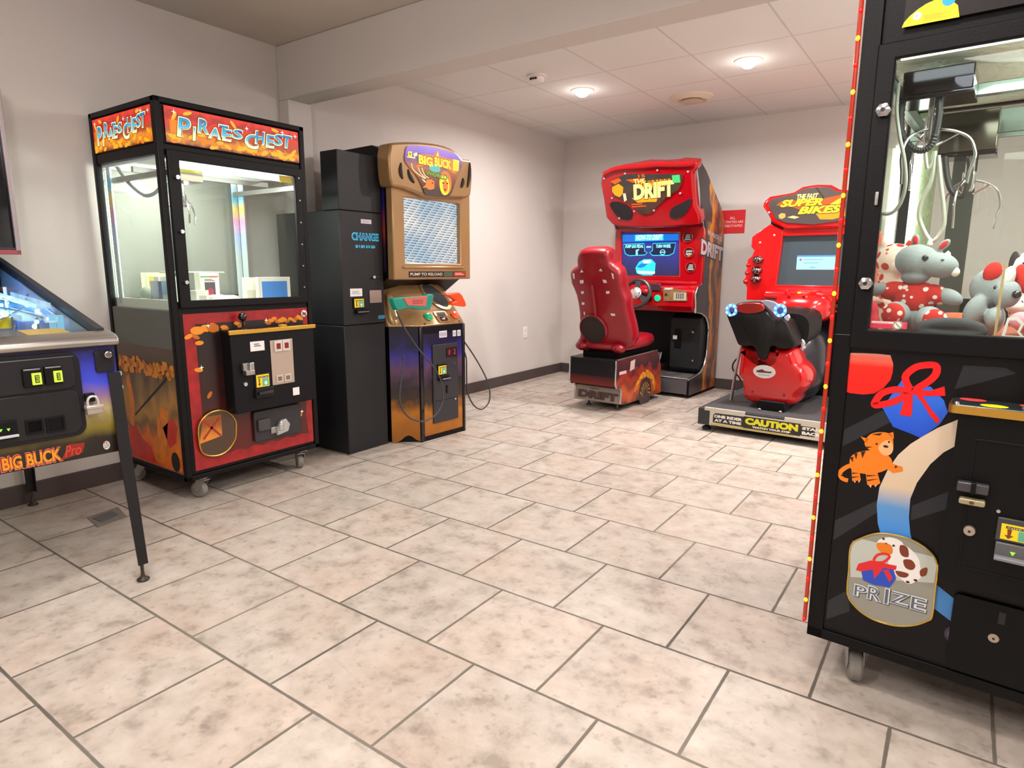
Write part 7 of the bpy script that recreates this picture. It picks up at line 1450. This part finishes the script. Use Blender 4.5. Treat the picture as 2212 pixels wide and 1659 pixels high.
# hippo: head facing right-front, body in a dotted dress, paws and round soles
hp = plush('plush_hippo', 'blue grey plush hippo in a red white-dotted dress sitting at the front glass', 0.146, 0.165, FZ)
hb = skin('body', hp, lambda b: (b.sph((0.0, 0.015, 0.045), (0.05, 0.04, 0.045), GREY_P), b.sph((0.0, 0.0, 0.195), (0.052, 0.045, 0.044), GREY_P, rot=E_(0, 10, 0)), b.sph((0.05, -0.012, 0.185), (0.045, 0.04, 0.032), GREY_P, rot=E_(0, 12, 0)), b.sph((0.0, 0.0, 0.155), (0.034, 0.034, 0.02), GREY_P), b.sph((-0.085, -0.01, 0.12), (0.032, 0.02, 0.018), GREY_L, rot=E_(0, -10, 0)), b.sph((0.08, -0.005, 0.105), (0.034, 0.022, 0.02), GREY_L, rot=E_(0, 25, 0)), b.sph((-0.028, -0.05, 0.058), (0.034, 0.045, 0.034), GREY_L), b.sph((0.045, -0.045, 0.05), (0.032, 0.045, 0.032), GREY_L)), 0.0035)
skin('dress', hp, lambda b: (b.sph((0.0, 0.012, 0.10), (0.052, 0.043, 0.05), POLKA), b.sph((-0.048, 0.0, 0.118), (0.035, 0.027, 0.025), POLKA, rot=E_(0, -10, 0)), b.sph((0.048, 0.0, 0.11), (0.036, 0.027, 0.026), POLKA, rot=E_(0, 20, 0))), 0.0035)
for u, z in ((-0.03, 0.062), (0.062, 0.05)):
    part('foot_sole', hp, lambda b: b.sph((u, -0.085, z), (0.027, 0.013, 0.027), POLKA, 16, 10))
for a, c in ((-25, (-0.008, 0.0, 0.248)), (20, (0.054, 0.01, 0.236))):
    e = part('ear', hp, lambda b: b.sph(c, (0.010, 0.008, 0.018), GREY_P, 12, 8, rot=E_(0, a + 20, 0)))
    part('ear_lining', e, lambda b: b.sph((c[0], c[1] - 0.006, c[2]), (0.006, 0.004, 0.013), REDP, 10, 6, rot=E_(0, a + 20, 0)))
part('horn', hp, lambda b: b.lathe([(0.007, 0.0), (0.006, 0.01), (0.0, 0.018)], (0.024, 0.0, 0.236), M('#c3c8c0', 0.8), n=10)); part('horn', hp, lambda b: b.lathe([(0.008, 0.0), (0.006, 0.01), (0.0, 0.016)], (0.066, -0.004, 0.206), M('#c3c8c0', 0.8), n=10))
eye(hp, (0.022, -0.042, 0.203), 0.0075); part('nostril', hp, lambda b: b.sph((0.06, -0.047, 0.198), (0.004, 0.003, 0.002), M('#4a5658', 0.8), 8, 6))
part('tooth', hp, lambda b: b.sph((0.088, -0.025, 0.168), (0.010, 0.008, 0.012), M('#ece6da', 0.6), 10, 8))
# red-patched giraffe behind the hippo
gf = plush('plush_giraffe', 'cream plush with red patches peeking out behind the hippo', 0.075, 0.32, FZ)
skin('body', gf, lambda b: (b.sph((0, 0, 0.06), (0.05, 0.045, 0.06), PATCH), b.sph((0.0, 0, 0.14), (0.04, 0.04, 0.05), PATCH), b.sph((0.0, -0.005, 0.20), (0.052, 0.045, 0.048), PATCH), b.sph((0.02, -0.035, 0.18), (0.026, 0.025, 0.02), PATCH), b.sph((-0.03, -0.04, 0.09), (0.02, 0.03, 0.02), PATCH)), 0.0035)
eye(gf, (0.026, -0.046, 0.205))
for s in (-1, 1): part('ear', gf, lambda b: b.sph((s * 0.03, 0.0, 0.245), (0.009, 0.007, 0.016), PATCH, 10, 8, rot=E_(0, s * 25, 0)))
# grey puppy with red ears, head down to the right
pu = plush('plush_puppy', 'grey and white plush puppy with red ears leaning beside the hippo', 0.312, 0.215, FZ)
skin('body', pu, lambda b: (b.sph((-0.01, 0.02, 0.05), (0.045, 0.045, 0.05), GREY_P), b.sph((0.0, -0.005, 0.13), (0.05, 0.042, 0.052), GREY_P, rot=E_(0, 25, 0)), b.sph((-0.03, -0.04, 0.07), (0.024, 0.026, 0.042), soft('mid_grey_plush', '#858f98'), rot=E_(0, 15, 0)), b.sph((0.012, -0.05, 0.055), (0.02, 0.03, 0.028), GREY_P), b.sph((0.03, -0.035, 0.115), (0.03, 0.03, 0.035), GREY_P)), 0.0035)
part('blaze', pu, lambda b: b.sph((0.028, -0.034, 0.15), (0.014, 0.018, 0.034), soft('white_plush', '#e2e0dc'), 14, 10, rot=E_(0, 10, 0)))
for c, a in (((-0.004, -0.036, 0.168), 15), ((0.062, -0.02, 0.15), -20)): part('ear', pu, lambda b: b.sph(c, (0.019, 0.012, 0.04 if a < 0 else 0.026), REDP, 12, 8, rot=E_(0, a, 0)))
eye(pu, (0.008, -0.046, 0.13)); part('nose', pu, lambda b: b.sph((0.05, -0.062, 0.115), (0.010, 0.008, 0.010), EYE, 10, 8))
# spotted white puppy
dl_ = plush('plush_dalmatian', 'white plush puppy with black spots at the right of the crane window', 0.40, 0.40, FZ)
skin('body', dl_, lambda b: (b.sph((0, 0, 0.07), (0.055, 0.05, 0.07), DAL), b.sph((0.0, -0.01, 0.185), (0.062, 0.05, 0.05), DAL, rot=E_(0, -18, 0)), b.sph((0.0, -0.05, 0.16), (0.035, 0.03, 0.028), DAL), b.sph((-0.04, -0.05, 0.08), (0.022, 0.03, 0.022), DAL)), 0.0035)
part('ear', dl_, lambda b: b.sph((-0.055, -0.005, 0.19), (0.012, 0.02, 0.034), M('#2a2628', 0.9), 12, 8)); eye(dl_, (-0.018, -0.056, 0.195)); eye(dl_, (0.03, -0.056, 0.19))
# pink pig
pg = plush('plush_pig', 'soft pink plush pig with a yellow snout at the far right of the crane', 0.425, 0.14, FZ)
PK = soft('pink_plush', '#e8a0b0'); skin('body', pg, lambda b: (b.sph((0, 0.01, 0.05), (0.05, 0.045, 0.05), PK), b.sph((0.01, 0.0, 0.115), (0.048, 0.042, 0.042), PK), b.sph((-0.045, -0.03, 0.055), (0.028, 0.022, 0.022), PK), b.sph((0.03, -0.045, 0.04), (0.024, 0.03, 0.024), PK)), 0.0035)
part('snout', pg, lambda b: b.sph((0.02, -0.042, 0.125), (0.018, 0.012, 0.014), M('#d8b83a', 0.8), 12, 8)); part('ear', pg, lambda b: b.sph((-0.03, -0.01, 0.155), (0.014, 0.008, 0.016), PK, 10, 8)); eye(pg, (-0.012, -0.036, 0.13), 0.005); eye(pg, (0.04, -0.034, 0.132), 0.005)
# red cushion, dark ring cushion, orange plush under the others
def tagobj(o, label, cat): return tag(o, label, cat, 'plush toys in the crane')
rcu = skin('plush_heart', None, lambda b: (setattr(b, 'X', KM), b.sph((0.062, 0.075, 1.006), (0.028, 0.026, 0.033), soft('crimson_plush', '#cc2c3c')), b.sph((0.062, 0.08, 1.032), (0.022, 0.024, 0.034), soft('crimson_plush', '#cc2c3c'))), 0.004); tagobj(rcu, 'crimson plush cushion in the lower left corner of the crane window', 'cushion')
blk = skin('ring_cushion', None, lambda b: (setattr(b, 'X', KM), b.tube([(0.245 + 0.062 * math.cos(R(18 * k)), 0.062 + 0.012 * math.sin(R(18 * k)) * 0, 0.982 + 0.018 + 0.016 * math.sin(R(18 * k))) for k in range(20)], 0.014, M('#3a3a40', 0.8), 10, True)), 0.004, 2); tagobj(blk, 'dark grey flat ring cushion lying along the bottom of the window', 'cushion')
orp = skin('orange_cushion', None, lambda b: (setattr(b, 'X', KM), b.sph((0.235, 0.34, 1.0), (0.075, 0.05, 0.028), soft('orange_plush', '#d8623a'))), 0.004); tagobj(orp, 'orange plush cushion lying under the grey puppy', 'cushion')
tg = part('bell_tag', None, lambda b: (setattr(b, 'X', KM), b.frame([(0.345, 0.99), (0.39, 0.99), (0.378, 1.005), (0.384, 1.025), (0.37, 1.038), (0.352, 1.036)], [(0.352, 0.995), (0.38, 0.995), (0.373, 1.005), (0.378, 1.022), (0.368, 1.032), (0.356, 1.03)], 0.03, 0.034, WHITE))); tagobj(tg, 'white bell-shaped outline ornament at the bottom right of the crane window', 'ornament')
